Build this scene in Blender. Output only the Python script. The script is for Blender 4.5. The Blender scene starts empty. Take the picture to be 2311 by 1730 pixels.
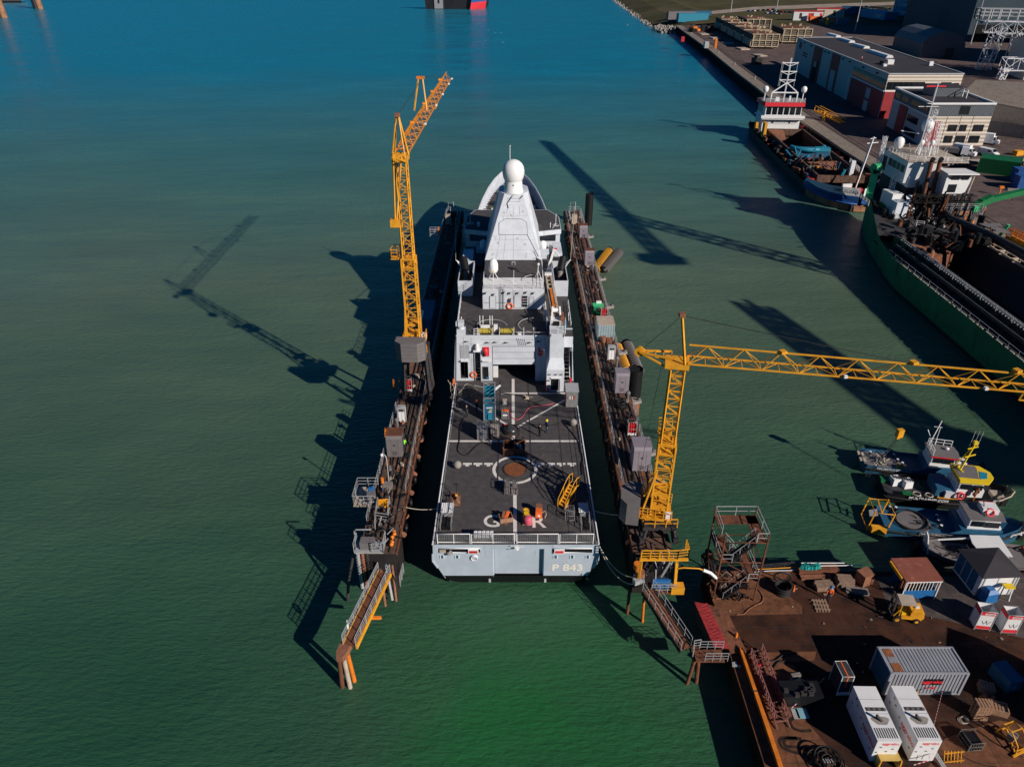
import bpy, math, random
from mathutils import Vector, Matrix
rnd = random.Random(7)
R = math.radians
SC = bpy.context.scene
COL = SC.collection

# ---------------------------------------------------------------- camera, light, exposure
CAM = Vector((-0.35, -51.0, 53.7)); PITCH = R(30.8); FPX = 1620.0
cd = bpy.data.cameras.new('camera'); cam = bpy.data.objects.new('camera', cd); COL.objects.link(cam)
cam.location = CAM; cam.rotation_euler = (R(90) - PITCH, 0, 0)
cd.sensor_width = 36.0; cd.lens = 36.0 * FPX / 2311.0; cd.clip_start = 0.5; cd.clip_end = 9000
SC.camera = cam
SUN_AZ, SUN_EL = R(132.5), R(28.0)
sdir = Vector((math.sin(SUN_AZ) * math.cos(SUN_EL), math.cos(SUN_AZ) * math.cos(SUN_EL), math.sin(SUN_EL)))
sl = bpy.data.lights.new('sun', 'SUN'); sl.energy = 5.0; sl.angle = R(0.53); sl.color = (1.0, 0.91, 0.79)
so = bpy.data.objects.new('sun', sl); COL.objects.link(so); so.location = (60, -80, 120)
so.rotation_euler = sdir.to_track_quat('Z', 'Y').to_euler()
W = bpy.data.worlds.new('World'); SC.world = W; W.use_nodes = True
wn = W.node_tree.nodes; wl = W.node_tree.links
sky = wn.new('ShaderNodeTexSky'); sky.sky_type = 'NISHITA'; sky.sun_disc = False
sky.sun_elevation = SUN_EL; sky.sun_rotation = SUN_AZ
sky.air_density = 1.0; sky.dust_density = 0.0; sky.ozone_density = 6.0; sky.altitude = 0
tint = wn.new('ShaderNodeMix'); tint.data_type = 'RGBA'; tint.blend_type = 'MULTIPLY'; tint.inputs[0].default_value = 1.0; tint.inputs[7].default_value = (.10, .50, .76, 1)
wl.new(sky.outputs[0], tint.inputs[6]); wl.new(tint.outputs[2], wn['Background'].inputs[0]); wn['Background'].inputs[1].default_value = 0.05
SC.view_settings.view_transform = 'Standard'; SC.view_settings.look = 'None'
SC.view_settings.exposure = -0.05; SC.view_settings.gamma = 1.0
SC.cycles.max_bounces = 5; SC.cycles.diffuse_bounces = 2; SC.cycles.glossy_bounces = 3
SC.cycles.caustics_reflective = False; SC.cycles.caustics_refractive = False
SC.cycles.use_denoising = True

# ---------------------------------------------------------------- survey helpers: photograph sight lines met with a known level or plane
_s, _c = math.sin(PITCH), math.cos(PITCH)
def ray(u, v):
    a = (u - 1155.5) / FPX; b = (865 - v) / FPX
    return Vector((a, _c + b * _s, -_s + b * _c))
def at(u, v, z=0.0):
    d = ray(u, v); return CAM + d * ((z - CAM.z) / d.z)
def aty(u, v, y):
    d = ray(u, v); return CAM + d * ((y - CAM.y) / d.y)
def zoomer(ox, oy, s):
    return lambda x, y, z=0.0: at(ox + x / s, oy + y / s, z)

# ---------------------------------------------------------------- materials
MATS = {}
def mat(name, col, rough=0.6, metal=0.0, var=0.15, vs=1.2, stain=None, st=0.58, ss=0.5, bump=0.0, bs=6.0, spec=0.4, streak=False):
    """procedural paint: fine + broad tone variation, optional stains (rust, dirt), optional bump"""
    m = bpy.data.materials.new(name); m.use_nodes = True
    n = m.node_tree.nodes; l = m.node_tree.links; b = n['Principled BSDF']
    b.inputs['Roughness'].default_value = rough; b.inputs['Metallic'].default_value = metal
    b.inputs['Specular IOR Level'].default_value = spec
    tc = n.new('ShaderNodeTexCoord'); src = tc.outputs['Object']
    nz = n.new('ShaderNodeTexNoise'); nz.inputs['Scale'].default_value = vs; nz.inputs['Detail'].default_value = 6; nz.inputs['Roughness'].default_value = .65
    l.new(src, nz.inputs['Vector'])
    mr = n.new('ShaderNodeMapRange'); mr.inputs['From Min'].default_value = .3; mr.inputs['From Max'].default_value = .7
    mr.inputs['To Min'].default_value = 1 - var; mr.inputs['To Max'].default_value = 1 + var
    l.new(nz.outputs['Fac'], mr.inputs['Value'])
    mx = n.new('ShaderNodeMix'); mx.data_type = 'RGBA'; mx.blend_type = 'MULTIPLY'; mx.inputs[0].default_value = 1
    mx.inputs[6].default_value = (*col, 1); l.new(mr.outputs[0], mx.inputs[7])
    out = mx.outputs[2]
    if stain:
        mp = n.new('ShaderNodeMapping'); l.new(src, mp.inputs[0])
        if streak: mp.inputs['Scale'].default_value = (1, 1, .12)
        n2 = n.new('ShaderNodeTexNoise'); n2.inputs['Scale'].default_value = ss; n2.inputs['Detail'].default_value = 7; n2.inputs['Roughness'].default_value = .7
        l.new(mp.outputs[0], n2.inputs['Vector'])
        r2 = n.new('ShaderNodeMapRange'); r2.inputs['From Min'].default_value = st; r2.inputs['From Max'].default_value = st + .09
        l.new(n2.outputs['Fac'], r2.inputs['Value'])
        m2 = n.new('ShaderNodeMix'); m2.data_type = 'RGBA'; l.new(r2.outputs[0], m2.inputs[0]); l.new(out, m2.inputs[6]); m2.inputs[7].default_value = (*stain, 1)
        out = m2.outputs[2]
    l.new(out, b.inputs['Base Color'])
    if bump:
        n3 = n.new('ShaderNodeTexNoise'); n3.inputs['Scale'].default_value = bs; n3.inputs['Detail'].default_value = 5; l.new(src, n3.inputs['Vector'])
        bp = n.new('ShaderNodeBump'); bp.inputs['Strength'].default_value = bump; bp.inputs['Distance'].default_value = .05
        l.new(n3.outputs['Fac'], bp.inputs['Height']); l.new(bp.outputs[0], b.inputs['Normal'])
    MATS[name] = m; return m
def ribbed(name, col, axis=0, period=0.25, rough=.5, var=.12, stain=None, depth=.5, st=.6, ss=.4):
    """paint on corrugated sheet: real bump ribs along one object axis"""
    m = mat(name, col, rough, 0, var, 1.0, stain, st, ss); n = m.node_tree.nodes; l = m.node_tree.links
    tc = n.new('ShaderNodeTexCoord'); sx = n.new('ShaderNodeSeparateXYZ'); l.new(tc.outputs['Object'], sx.inputs[0])
    mu = n.new('ShaderNodeMath'); mu.operation = 'MULTIPLY'; mu.inputs[1].default_value = 2 * math.pi / period; l.new(sx.outputs[axis], mu.inputs[0])
    sn = n.new('ShaderNodeMath'); sn.operation = 'SINE'; l.new(mu.outputs[0], sn.inputs[0])
    bp = n.new('ShaderNodeBump'); bp.inputs['Strength'].default_value = depth; bp.inputs['Distance'].default_value = period * .25
    l.new(sn.outputs[0], bp.inputs['Height']); l.new(bp.outputs[0], n['Principled BSDF'].inputs['Normal'])
    return m
RUST = (.13, .045, .02)
mat('navy', (.61, .645, .715), .45, 0, .11, .55, (.40, .40, .42), .60, .9, .12, 2.5, streak=True)
mat('white', (.78, .78, .80), .45, 0, .06, .8, (.42, .33, .26), .68, 1.2, streak=True)
mat('dome', (.84, .84, .86), .35, 0, .02, .5)
mat('deck', (.070, .064, .068), .8, 0, .28, 1.3, (.115, .10, .092), .58, .7, .3, 14)
mat('deckdark', (.035, .035, .042), .8, 0, .2, 1.1, (.06, .05, .045), .6, .7)
mat('mark', (.74, .70, .68), .65, 0, .12, 2.5, (.30, .27, .26), .62, 2.0)
mat('black', (.008, .008, .010), .5, 0, .3, 2)
mat('rubber', (.012, .012, .013), .7, 0, .3, 3)
mat('hole', (.004, .004, .006), .8, 0, .1, 1)
mat('glass', (.010, .014, .020), .08, 0, .1, 1, spec=.7)
mat('steel', (.35, .35, .37), .45, .3, .2, 3)
mat('galv', (.42, .43, .45), .5, .2, .2, 4)
mat('darksteel', (.05, .047, .05), .6, .2, .3, 2, RUST, .6, 1.5)
mat('dockplate', (.100, .060, .046), .85, 0, .5, 1.3, (.23, .092, .042), .52, .7, .4, 5)
mat('dockside', (.016, .013, .014), .8, 0, .5, .8, (.10, .04, .022), .62, .5, streak=True)
mat('rust', (.15, .055, .028), .85, 0, .35, 1.4, (.055, .022, .016), .56, .8, .3, 6)
mat('rustlight', (.26, .11, .065), .85, 0, .3, 1.6, (.12, .045, .03), .55, 1.0)
mat('yellow', (.74, .335, .022), .5, 0, .24, 1.1, (.30, .11, .025), .60, 2.2)
mat('orange', (.68, .19, .02), .5, 0, .22, 1.3, (.28, .09, .03), .60, 2.2)
mat('brightyellow', (.80, .55, .02), .45, 0, .1, 2)
mat('red', (.55, .025, .03), .5, 0, .15, 2)
mat('brightred', (.72, .035, .05), .45, 0, .1, 2)
mat('pink', (.62, .10, .16), .5, 0, .15, 2)
mat('hiviso', (.85, .16, .03), .6, 0, .1, 3)
mat('hivisg', (.22, .80, .03), .6, 0, .1, 3)
mat('blue', (.018, .13, .36), .5, 0, .15, 2)
mat('teal', (.02, .22, .34), .5, 0, .15, 1.5, (.03, .10, .14), .62, 1.5)
mat('boatblue', (.024, .105, .20), .45, 0, .15, 1.0, (.05, .06, .07), .64, 1.2)
mat('navyblue', (.02, .09, .30), .5, 0, .12, 1, (.05, .06, .08), .66, 1.2)
mat('green', (.010, .15, .05), .5, 0, .15, 1.2, (.02, .08, .04), .62, 1.0)
mat('greenlight', (.05, .50, .20), .5, 0, .12, 2)
mat('cream', (.62, .54, .46), .6, 0, .08, .6, (.40, .33, .27), .66, .5)
mat('beige', (.45, .37, .30), .7, 0, .2, 1.2, (.20, .12, .08), .6, 1.0)
mat('greybox', (.165, .15, .155), .6, 0, .12, 1.2, (.17, .12, .10), .64, 1.0)
mat('lilac', (.25, .22, .26), .55, 0, .1, 1.2, (.22, .16, .15), .64, 1.0)
mat('concrete', (.20, .18, .17), .85, 0, .25, 1.4, (.12, .10, .09), .58, 1.0, .3, 8)
mat('concretepale', (.30, .27, .25), .85, 0, .2, .5, (.20, .17, .15), .6, .6)
mat('wood', (.33, .19, .12), .8, 0, .3, 3, (.20, .10, .06), .6, 2.0)
mat('canvas', (.42, .33, .05), .7, 0, .15, 2)
mat('skin', (.50, .30, .22), .6, 0, .05, 4)
mat('cloth', (.015, .015, .022), .85, 0, .3, 4)
mat('clothblue', (.02, .04, .10), .85, 0, .3, 4)
mat('rope', (.50, .46, .38), .8, 0, .2, 5)
mat('netting', (.10, .24, .22), .8, 0, .3, 3)
mat('timber', (.25, .165, .12), .85, 0, .35, 2.5)
mat('roofdark', (.036, .033, .042), .85, 0, .18, .15, (.055, .045, .045), .6, .12)

# ---------------------------------------------------------------- objects
def tag(o, label=None, cat=None, group=None, kind=None):
    if label: o['label'] = label
    if cat: o['category'] = cat
    if group: o['group'] = group
    if kind: o['kind'] = kind
    return o
def thing(name, label, cat, loc=(0, 0, 0), rz=0.0, group=None):
    o = bpy.data.objects.new(name, None); COL.objects.link(o); o.empty_display_size = .5
    o.location = loc; o.rotation_euler = (0, 0, rz)
    return tag(o, label, cat, group)
def kids(o): return [c for c in bpy.data.objects if c.parent == o]
def dup(root, loc, rz=0.0, label=None, group=None):
    def rec(o, par):
        c = o.copy(); COL.objects.link(c)
        if par: c.parent = par
        for ch in o.children: rec(ch, c)
        return c
    c = rec(root, None); c.location = loc; c.rotation_euler = (0, 0, rz)
    if label: c['label'] = label
    if group: c['group'] = group
    return c
def top_of(o):
    while o.parent: o = o.parent
    return o
def M_of(o):
    t = top_of(o)
    return Matrix.Translation(t.location) @ t.rotation_euler.to_matrix().to_4x4()

class MB:
    def __init__(s, m='steel'): s.v = []; s.f = []; s.fm = []; s.fs = []; s.ms = []; s.m = m
    def mi(s):
        if s.m not in s.ms: s.ms.append(s.m)
        return s.ms.index(s.m)
    def add(s, vs, fs, smooth=False):
        k = len(s.v); i = s.mi(); s.v += [tuple(p) for p in vs]
        for f in fs: s.f.append([k + j for j in f]); s.fm.append(i); s.fs.append(smooth)
        return s
    def set(s, m): s.m = m; return s
    def bx(s, x0, y0, z0, x1, y1, z1):
        if x0 > x1: x0, x1 = x1, x0
        if y0 > y1: y0, y1 = y1, y0
        if z0 > z1: z0, z1 = z1, z0
        v = [(x0, y0, z0), (x1, y0, z0), (x1, y1, z0), (x0, y1, z0), (x0, y0, z1), (x1, y0, z1), (x1, y1, z1), (x0, y1, z1)]
        return s.add(v, [(3, 2, 1, 0), (4, 5, 6, 7), (0, 1, 5, 4), (1, 2, 6, 5), (2, 3, 7, 6), (3, 0, 4, 7)])
    def ob(s, c, d, rz=0.0, tp=1.0, M=None):
        """box with its base centre at c, sizes d, turned by rz, top scaled by tp"""
        ca, sa = math.cos(rz), math.sin(rz); v = []
        for z, k in ((0, 1), (d[2], tp)):
            for sx, sy in ((-1, -1), (1, -1), (1, 1), (-1, 1)):
                x, y = sx * d[0] / 2 * k, sy * d[1] / 2 * k
                v.append((c[0] + x * ca - y * sa, c[1] + x * sa + y * ca, c[2] + z))
        return s.add(v, [(3, 2, 1, 0), (4, 5, 6, 7), (0, 1, 5, 4), (1, 2, 6, 5), (2, 3, 7, 6), (3, 0, 4, 7)])
    def bar(s, p, q, w, h=None):
        p = Vector(p); q = Vector(q); h = h or w; d = q - p
        if d.length < 1e-6: return s
        d.normalize(); a = d.cross(Vector((0, 0, 1)))
        if a.length < 1e-3: a = Vector((1, 0, 0))
        a.normalize(); b = a.cross(d); a *= w / 2; b *= h / 2
        v = [p - a - b, p + a - b, p + a + b, p - a + b, q - a - b, q + a - b, q + a + b, q - a + b]
        return s.add(v, [(3, 2, 1, 0), (4, 5, 6, 7), (0, 1, 5, 4), (1, 2, 6, 5), (2, 3, 7, 6), (3, 0, 4, 7)])
    def cyl(s, p, q, r0, r1=None, n=12, caps=True, smooth=True):
        p = Vector(p); q = Vector(q); r1 = r0 if r1 is None else r1; d = (q - p).normalized()
        a = d.orthogonal().normalized(); b = d.cross(a); v = []
        for c, r in ((p, r0), (q, r1)):
            for i in range(n):
                t = 2 * math.pi * i / n; v.append(c + (a * math.cos(t) + b * math.sin(t)) * r)
        s.add(v, [(i, (i + 1) % n, n + (i + 1) % n, n + i) for i in range(n)], smooth)
        if caps: s.add(v, [tuple(range(n - 1, -1, -1)), tuple(range(n, 2 * n))])
        return s
    def tube(s, pts, r, n=6, closed=False):
        pts = [Vector(p) for p in pts]; rings = []; N = len(pts); up = None
        for i, p in enumerate(pts):
            a = pts[i - 1] if (i or closed) else p; b = pts[(i + 1) % N] if (i < N - 1 or closed) else p
            d = (b - a); d = d.normalized() if d.length > 1e-9 else Vector((0, 0, 1))
            if up is None: up = d.orthogonal().normalized()
            up = up - d * up.dot(d); up = up.normalized() if up.length > 1e-6 else d.orthogonal().normalized()
            w = d.cross(up); rings.append([p + (up * math.cos(2 * math.pi * k / n) + w * math.sin(2 * math.pi * k / n)) * r for k in range(n)])
        return s.loft(rings, True, not closed, closed)
    def loft(s, rings, wrap=False, caps=False, closed=False, smooth=True):
        n = len(rings[0]); v = [p for r in rings for p in r]; f = []
        L = len(rings)
        for i in range(L if closed else L - 1):
            j = (i + 1) % L
            for k in range(n if wrap else n - 1):
                k2 = (k + 1) % n; f.append((i * n + k, i * n + k2, j * n + k2, j * n + k))
        s.add(v, f, smooth)
        if caps: s.add(rings[0], [tuple(range(n - 1, -1, -1))]); s.add(rings[-1], [tuple(range(n))])
        return s
    def ext(s, pts, vec):
        """closed polygon extruded along vec"""
        p = [Vector(q) for q in pts]; vec = Vector(vec); n = len(p)
        nor = sum(((p[i] - p[0]).cross(p[(i + 1) % n] - p[0]) for i in range(1, n)), Vector())
        if nor.dot(vec) < 0: p.reverse()
        v = p + [q + vec for q in p]
        return s.add(v, [tuple(range(n - 1, -1, -1)), tuple(range(n, 2 * n))] + [(i, (i + 1) % n, n + (i + 1) % n, n + i) for i in range(n)])
    def prism(s, poly, z0, z1): return s.ext([(p[0], p[1], z0) for p in poly], (0, 0, z1 - z0))
    def quad(s, *p): return s.add(p, [tuple(range(len(p)))])
    def lathe(s, prof, c, n=24, smooth=True):
        rings = [[(c[0] + r * math.cos(2 * math.pi * k / n), c[1] + r * math.sin(2 * math.pi * k / n), c[2] + z) for k in range(n)] for r, z in prof]
        return s.loft(rings, True, False, False, smooth)
    def sph(s, c, r, n=16, sz=1.0):
        return s.lathe([(r * math.sin(math.pi * i / (n // 2)) + 1e-4, -r * sz * math.cos(math.pi * i / (n // 2))) for i in range(n // 2 + 1)], c, n)
    def torus(s, c, RR, r, ax=(0, 0, 1), n=16, m=6):
        ax = Vector(ax).normalized(); a = ax.orthogonal().normalized(); b = ax.cross(a); c = Vector(c)
        return s.tube([c + (a * math.cos(2 * math.pi * i / n) + b * math.sin(2 * math.pi * i / n)) * RR for i in range(n)], r, m, True)
    def rail(s, pts, h=1.1, sp=1.6, n=2, r=.03, w=None):
        pts = [Vector(p) for p in pts]
        for a, b in zip(pts, pts[1:]):
            L = (b - a).length; k = max(1, round(L / sp))
            for i in range(k + 1):
                p = a.lerp(b, i / k); s.bar(p, p + Vector((0, 0, h)), r * 2)
            for j in range(n + 1):
                z = Vector((0, 0, h * (j + 1) / (n + 1)))
                s.bar(a + z, b + z, r * 2 if j == n else r * 1.5)
        return s
    def truss(s, p, q, w0, w1, n, rc=.09, rb=.05, up=(0, 0, 1), tri=False, x=False):
        """lattice mast or jib between p and q: square or triangular section of widths w0, w1"""
        p = Vector(p); q = Vector(q); d = (q - p).normalized(); side = d.cross(Vector(up))
        side = side.normalized() if side.length > 1e-4 else Vector((1, 0, 0)); u = side.cross(d)
        def sec(t):
            c = p.lerp(q, t); w = (w0 + (w1 - w0) * t) / 2
            if tri: return [c - side * w, c + side * w, c + u * w * 1.9]
            return [c - side * w - u * w, c + side * w - u * w, c + side * w + u * w, c - side * w + u * w]
        m = 3 if tri else 4; S = [sec(i / n) for i in range(n + 1)]
        for k in range(m): s.bar(S[0][k], S[-1][k], rc)
        for i in range(n):
            for k in range(m):
                k2 = (k + 1) % m
                if (i + k) % 2: s.bar(S[i][k], S[i + 1][k2], rb)
                else: s.bar(S[i][k2], S[i + 1][k], rb)
                if x:
                    if (i + k) % 2: s.bar(S[i][k2], S[i + 1][k], rb)
                    else: s.bar(S[i][k], S[i + 1][k2], rb)
                if not tri or k == 0: s.bar(S[i][k], S[i][k2], rb)
        return s
    def build(s, name, parent=None, world=False, label=None):
        """one mesh object; with a parent it becomes that thing's part (vertices in the thing's frame, or given in world space)"""
        me = bpy.data.meshes.new(name); v = s.v
        if parent is not None and world:
            Mi = M_of(parent).inverted(); v = [Mi @ Vector(p) for p in v]
        me.from_pydata(v, [], s.f)
        if name == 'hull': weld = True
        else: weld = False
        for m in s.ms: me.materials.append(MATS[m])
        me.polygons.foreach_set('material_index', s.fm); me.polygons.foreach_set('use_smooth', s.fs)
        if weld:
            import bmesh
            bm = bmesh.new(); bm.from_mesh(me); bmesh.ops.remove_doubles(bm, verts=bm.verts, dist=.002); bm.to_mesh(me); bm.free()
        me.update(); o = bpy.data.objects.new(name, me); COL.objects.link(o)
        if parent is not None: o.parent = parent
        if label: o['label'] = label
        return o
    def solo(s, name, label, cat, group=None, base=None):
        """a thing that is one mesh, origin at its base"""
        if base is None:
            xs = [p[0] for p in s.v]; ys = [p[1] for p in s.v]; base = ((min(xs) + max(xs)) / 2, (min(ys) + max(ys)) / 2, min(p[2] for p in s.v))
        b = Vector(base); s.v = [tuple(Vector(p) - b) for p in s.v]
        o = s.build(name); o.location = b; return tag(o, label, cat, group)
def text(body, size, org, xdir, ydir, m, parent, name='lettering', world=False, ext=.006, align='CENTER', bold=0.0, sx=1.0):
    cu = bpy.data.curves.new('t', 'FONT'); cu.body = body; cu.size = size; cu.align_x = align; cu.align_y = 'CENTER'; cu.extrude = ext; cu.offset = bold
    to = bpy.data.objects.new('t', cu); COL.objects.link(to)
    me = bpy.data.meshes.new_from_object(to.evaluated_get(bpy.context.evaluated_depsgraph_get()))
    bpy.data.objects.remove(to); bpy.data.curves.remove(cu)
    X = Vector(xdir).normalized(); Y = Vector(ydir).normalized(); Z = X.cross(Y); org = Vector(org)
    M4 = Matrix((X, Y, Z)).transposed().to_4x4(); M4.translation = org
    M4 = M4 @ Matrix.Diagonal((sx, 1, 1, 1))
    if parent is not None and world: M4 = M_of(parent).inverted() @ M4
    me.transform(M4); me.materials.clear(); me.materials.append(MATS[m])
    o = bpy.data.objects.new(name, me); COL.objects.link(o)
    if parent is not None: o.parent = parent
    return o
# ---------------------------------------------------------------- setting: water, yard pontoon, quay, dyke
def water_mat():
    m = bpy.data.materials.new('harbour_water'); m.use_nodes = True; MATS['water'] = m
    n = m.node_tree.nodes; l = m.node_tree.links; b = n['Principled BSDF']
    tc = n.new('ShaderNodeTexCoord')
    # green silty water by the yard; the bluer far end paints in sky reflection
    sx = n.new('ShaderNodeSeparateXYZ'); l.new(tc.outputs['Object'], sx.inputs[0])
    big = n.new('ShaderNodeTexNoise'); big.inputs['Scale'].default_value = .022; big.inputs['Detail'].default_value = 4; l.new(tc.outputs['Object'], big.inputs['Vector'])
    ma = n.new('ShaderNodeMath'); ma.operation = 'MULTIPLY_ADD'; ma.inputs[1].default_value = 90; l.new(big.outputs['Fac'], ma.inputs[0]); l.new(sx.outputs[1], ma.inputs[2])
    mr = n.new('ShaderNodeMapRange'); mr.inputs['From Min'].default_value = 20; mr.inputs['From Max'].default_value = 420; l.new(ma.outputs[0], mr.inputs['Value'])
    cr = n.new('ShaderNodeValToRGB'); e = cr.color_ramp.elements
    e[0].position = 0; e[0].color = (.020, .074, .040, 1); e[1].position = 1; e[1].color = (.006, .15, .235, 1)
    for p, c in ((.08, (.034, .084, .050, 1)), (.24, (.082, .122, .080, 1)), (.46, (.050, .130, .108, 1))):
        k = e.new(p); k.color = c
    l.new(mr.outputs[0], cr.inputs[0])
    # a cloud of stirred up silt and algae off the dock mouth, and broad drifting patches
    vd = n.new('ShaderNodeVectorMath'); vd.operation = 'DISTANCE'; vd.inputs[1].default_value = (2, -13, 0)
    wob = n.new('ShaderNodeTexNoise'); wob.inputs['Scale'].default_value = .05; wob.inputs['Detail'].default_value = 5; l.new(tc.outputs['Object'], wob.inputs['Vector'])
    l.new(tc.outputs['Object'], vd.inputs[0]); wa = n.new('ShaderNodeMath'); wa.operation = 'MULTIPLY_ADD'; wa.inputs[1].default_value = 30; l.new(wob.outputs['Fac'], wa.inputs[0]); l.new(vd.outputs['Value'], wa.inputs[2])
    pm = n.new('ShaderNodeMapRange'); pm.interpolation_type = 'SMOOTHSTEP'; pm.inputs['From Min'].default_value = 13; pm.inputs['From Max'].default_value = 34; pm.inputs['To Min'].default_value = .85; pm.inputs['To Max'].default_value = 0; l.new(wa.outputs[0], pm.inputs['Value'])
    mp1 = n.new('ShaderNodeMix'); mp1.data_type = 'RGBA'; l.new(pm.outputs[0], mp1.inputs[0]); l.new(cr.outputs[0], mp1.inputs[6]); mp1.inputs[7].default_value = (.008, .112, .024, 1)
    pn = n.new('ShaderNodeTexNoise'); pn.inputs['Scale'].default_value = .035; pn.inputs['Detail'].default_value = 7; pn.inputs['Roughness'].default_value = .6; pmap = n.new('ShaderNodeMapping'); pmap.inputs['Scale'].default_value = (.5, 1.2, 1); pmap.inputs['Rotation'].default_value = (0, 0, R(-20)); l.new(tc.outputs['Object'], pmap.inputs[0]); l.new(pmap.outputs[0], pn.inputs['Vector'])
    pr2 = n.new('ShaderNodeMapRange'); pr2.inputs['From Min'].default_value = .3; pr2.inputs['From Max'].default_value = .7; pr2.inputs['To Min'].default_value = 1.0; pr2.inputs['To Max'].default_value = 1.4; l.new(pn.outputs['Fac'], pr2.inputs['Value'])
    mp2 = n.new('ShaderNodeMix'); mp2.data_type = 'RGBA'; mp2.blend_type = 'MULTIPLY'; mp2.inputs[0].default_value = 1; l.new(mp1.outputs[2], mp2.inputs[6]); l.new(pr2.outputs[0], mp2.inputs[7]); l.new(mp2.outputs[2], b.inputs['Base Color'])
    rr = n.new('ShaderNodeMapRange'); rr.inputs['From Min'].default_value = .35; rr.inputs['From Max'].default_value = .65; rr.inputs['To Min'].default_value = .16; rr.inputs['To Max'].default_value = .30; l.new(pn.outputs['Fac'], rr.inputs['Value']); l.new(rr.outputs[0], b.inputs['Roughness'])
    b.inputs['IOR'].default_value = 1.33; b.inputs['Specular IOR Level'].default_value = .5
    mp = n.new('ShaderNodeMapping'); mp.inputs['Rotation'].default_value = (0, 0, R(12)); mp.inputs['Scale'].default_value = (.55, 1.5, 1); l.new(tc.outputs['Object'], mp.inputs[0])
    w1 = n.new('ShaderNodeTexNoise'); w1.inputs['Scale'].default_value = 1.5; w1.inputs['Detail'].default_value = 6; w1.inputs['Roughness'].default_value = .62; l.new(mp.outputs[0], w1.inputs['Vector'])
    w2 = n.new('ShaderNodeTexNoise'); w2.inputs['Scale'].default_value = .12; w2.inputs['Detail'].default_value = 3; l.new(mp.outputs[0], w2.inputs['Vector'])
    ad = n.new('ShaderNodeMath'); ad.operation = 'MULTIPLY_ADD'; ad.inputs[1].default_value = 2.0; l.new(w2.outputs['Fac'], ad.inputs[0]); l.new(w1.outputs['Fac'], ad.inputs[2])
    bp = n.new('ShaderNodeBump'); bp.inputs['Strength'].default_value = .5; bp.inputs['Distance'].default_value = .5
    l.new(ad.outputs[0], bp.inputs['Height']); l.new(bp.outputs[0], b.inputs['Normal'])
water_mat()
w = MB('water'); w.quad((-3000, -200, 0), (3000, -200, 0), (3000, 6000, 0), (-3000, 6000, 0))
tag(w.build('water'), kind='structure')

def ground_mat(name, base, dark, scale, st=.55, grit=6.0):
    return mat(name, base, .9, 0, .38, scale * 2.5, dark, st, scale * .6, .35, grit, spec=.25)
ground_mat('yardplate', (.056, .021, .012), (.026, .011, .008), .35, .5, 3)
ground_mat('yardrust', (.16, .066, .034), (.08, .032, .018), .6, .55, 3)
ground_mat('quaypave', (.115, .082, .078), (.075, .055, .055), .12, .56, 5)
ground_mat('quaycap', (.23, .195, .165), (.14, .11, .095), .5, .56, 5)
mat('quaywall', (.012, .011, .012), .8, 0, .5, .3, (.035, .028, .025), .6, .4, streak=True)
ground_mat('grass_land', (.062, .055, .018), (.10, .075, .035), .012, .52, .3)
ground_mat('trackdust', (.33, .27, .23), (.25, .2, .16), .05, .56, 2)

# steel work pontoon in the right foreground: top at 2 m
PZ = 2.0
p = MB('yardplate'); pon = [(18.4, 0.0), (18.4, -48), (75, -48), (75, -.6), (44, -.2)]
p.prism(pon, -1.5, PZ); tag(p.build('work_pontoon'), kind='structure')
p = MB('yardrust')          # a lighter worn strip of plating along the two edges
p.add([(18.4, -.05, PZ + .004), (18.4, -5.6, PZ + .004), (26.2, -5.4, PZ + .004), (26.5, -4.4, PZ + .004), (25, -2.2, PZ + .004), (27, -.1, PZ + .004)], [(0, 1, 2, 3, 4, 5)])
p.add([(18.42, -9.7, PZ + .004), (26.0, -9.5, PZ + .004), (25.5, -10.4, PZ + .004), (23.5, -10.6, PZ + .004), (24, -13, PZ + .004), (22.6, -15.5, PZ + .004), (24, -19, PZ + .004), (27, -23, PZ + .004), (18.42, -23, PZ + .004)], [tuple(range(8, -1, -1))])
p.add([(30, -20.3, PZ + .004), (33, -17.5, PZ + .004), (38, -16, PZ + .004), (50, -19, PZ + .004), (50, -24, PZ + .004), (30, -24, PZ + .004)], [tuple(range(5, -1, -1))])
tag(p.build('worn_plating'), kind='structure')
ground_mat('apron', (.085, .068, .066), (.055, .045, .045), .5, .52, 4)
p = MB('apron'); p.quad((34.4, -4.6, PZ + .004), (48, -9.2, PZ + .004), (62, -11, PZ + .004), (62, -.8, PZ + .004), (35, -.8, PZ + .004))
tag(p.build('concrete_apron'), kind='structure')

# main quay, level 5 m
QZ = 5.0
edge = [(132, 594), (119, 427), (109.4, 330), (102.3, 248), (98.2, 192), (96.6, 163), (96, 140), (95.5, 100), (95, 60), (95, -80)]
q = MB('quaypave'); q.prism(edge + [(900, -80), (900, 594)], QZ - .6, QZ); tag(q.build('quay_pavement'), kind='structure')
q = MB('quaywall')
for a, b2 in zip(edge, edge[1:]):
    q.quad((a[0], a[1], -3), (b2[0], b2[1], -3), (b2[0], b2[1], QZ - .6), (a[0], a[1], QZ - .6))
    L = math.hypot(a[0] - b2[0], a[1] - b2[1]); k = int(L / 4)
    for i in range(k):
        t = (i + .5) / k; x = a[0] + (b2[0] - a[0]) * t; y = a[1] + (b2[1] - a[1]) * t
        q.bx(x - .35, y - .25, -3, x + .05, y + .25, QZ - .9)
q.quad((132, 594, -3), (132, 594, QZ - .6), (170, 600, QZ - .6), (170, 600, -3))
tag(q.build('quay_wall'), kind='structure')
q = MB('quaycap')
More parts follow.
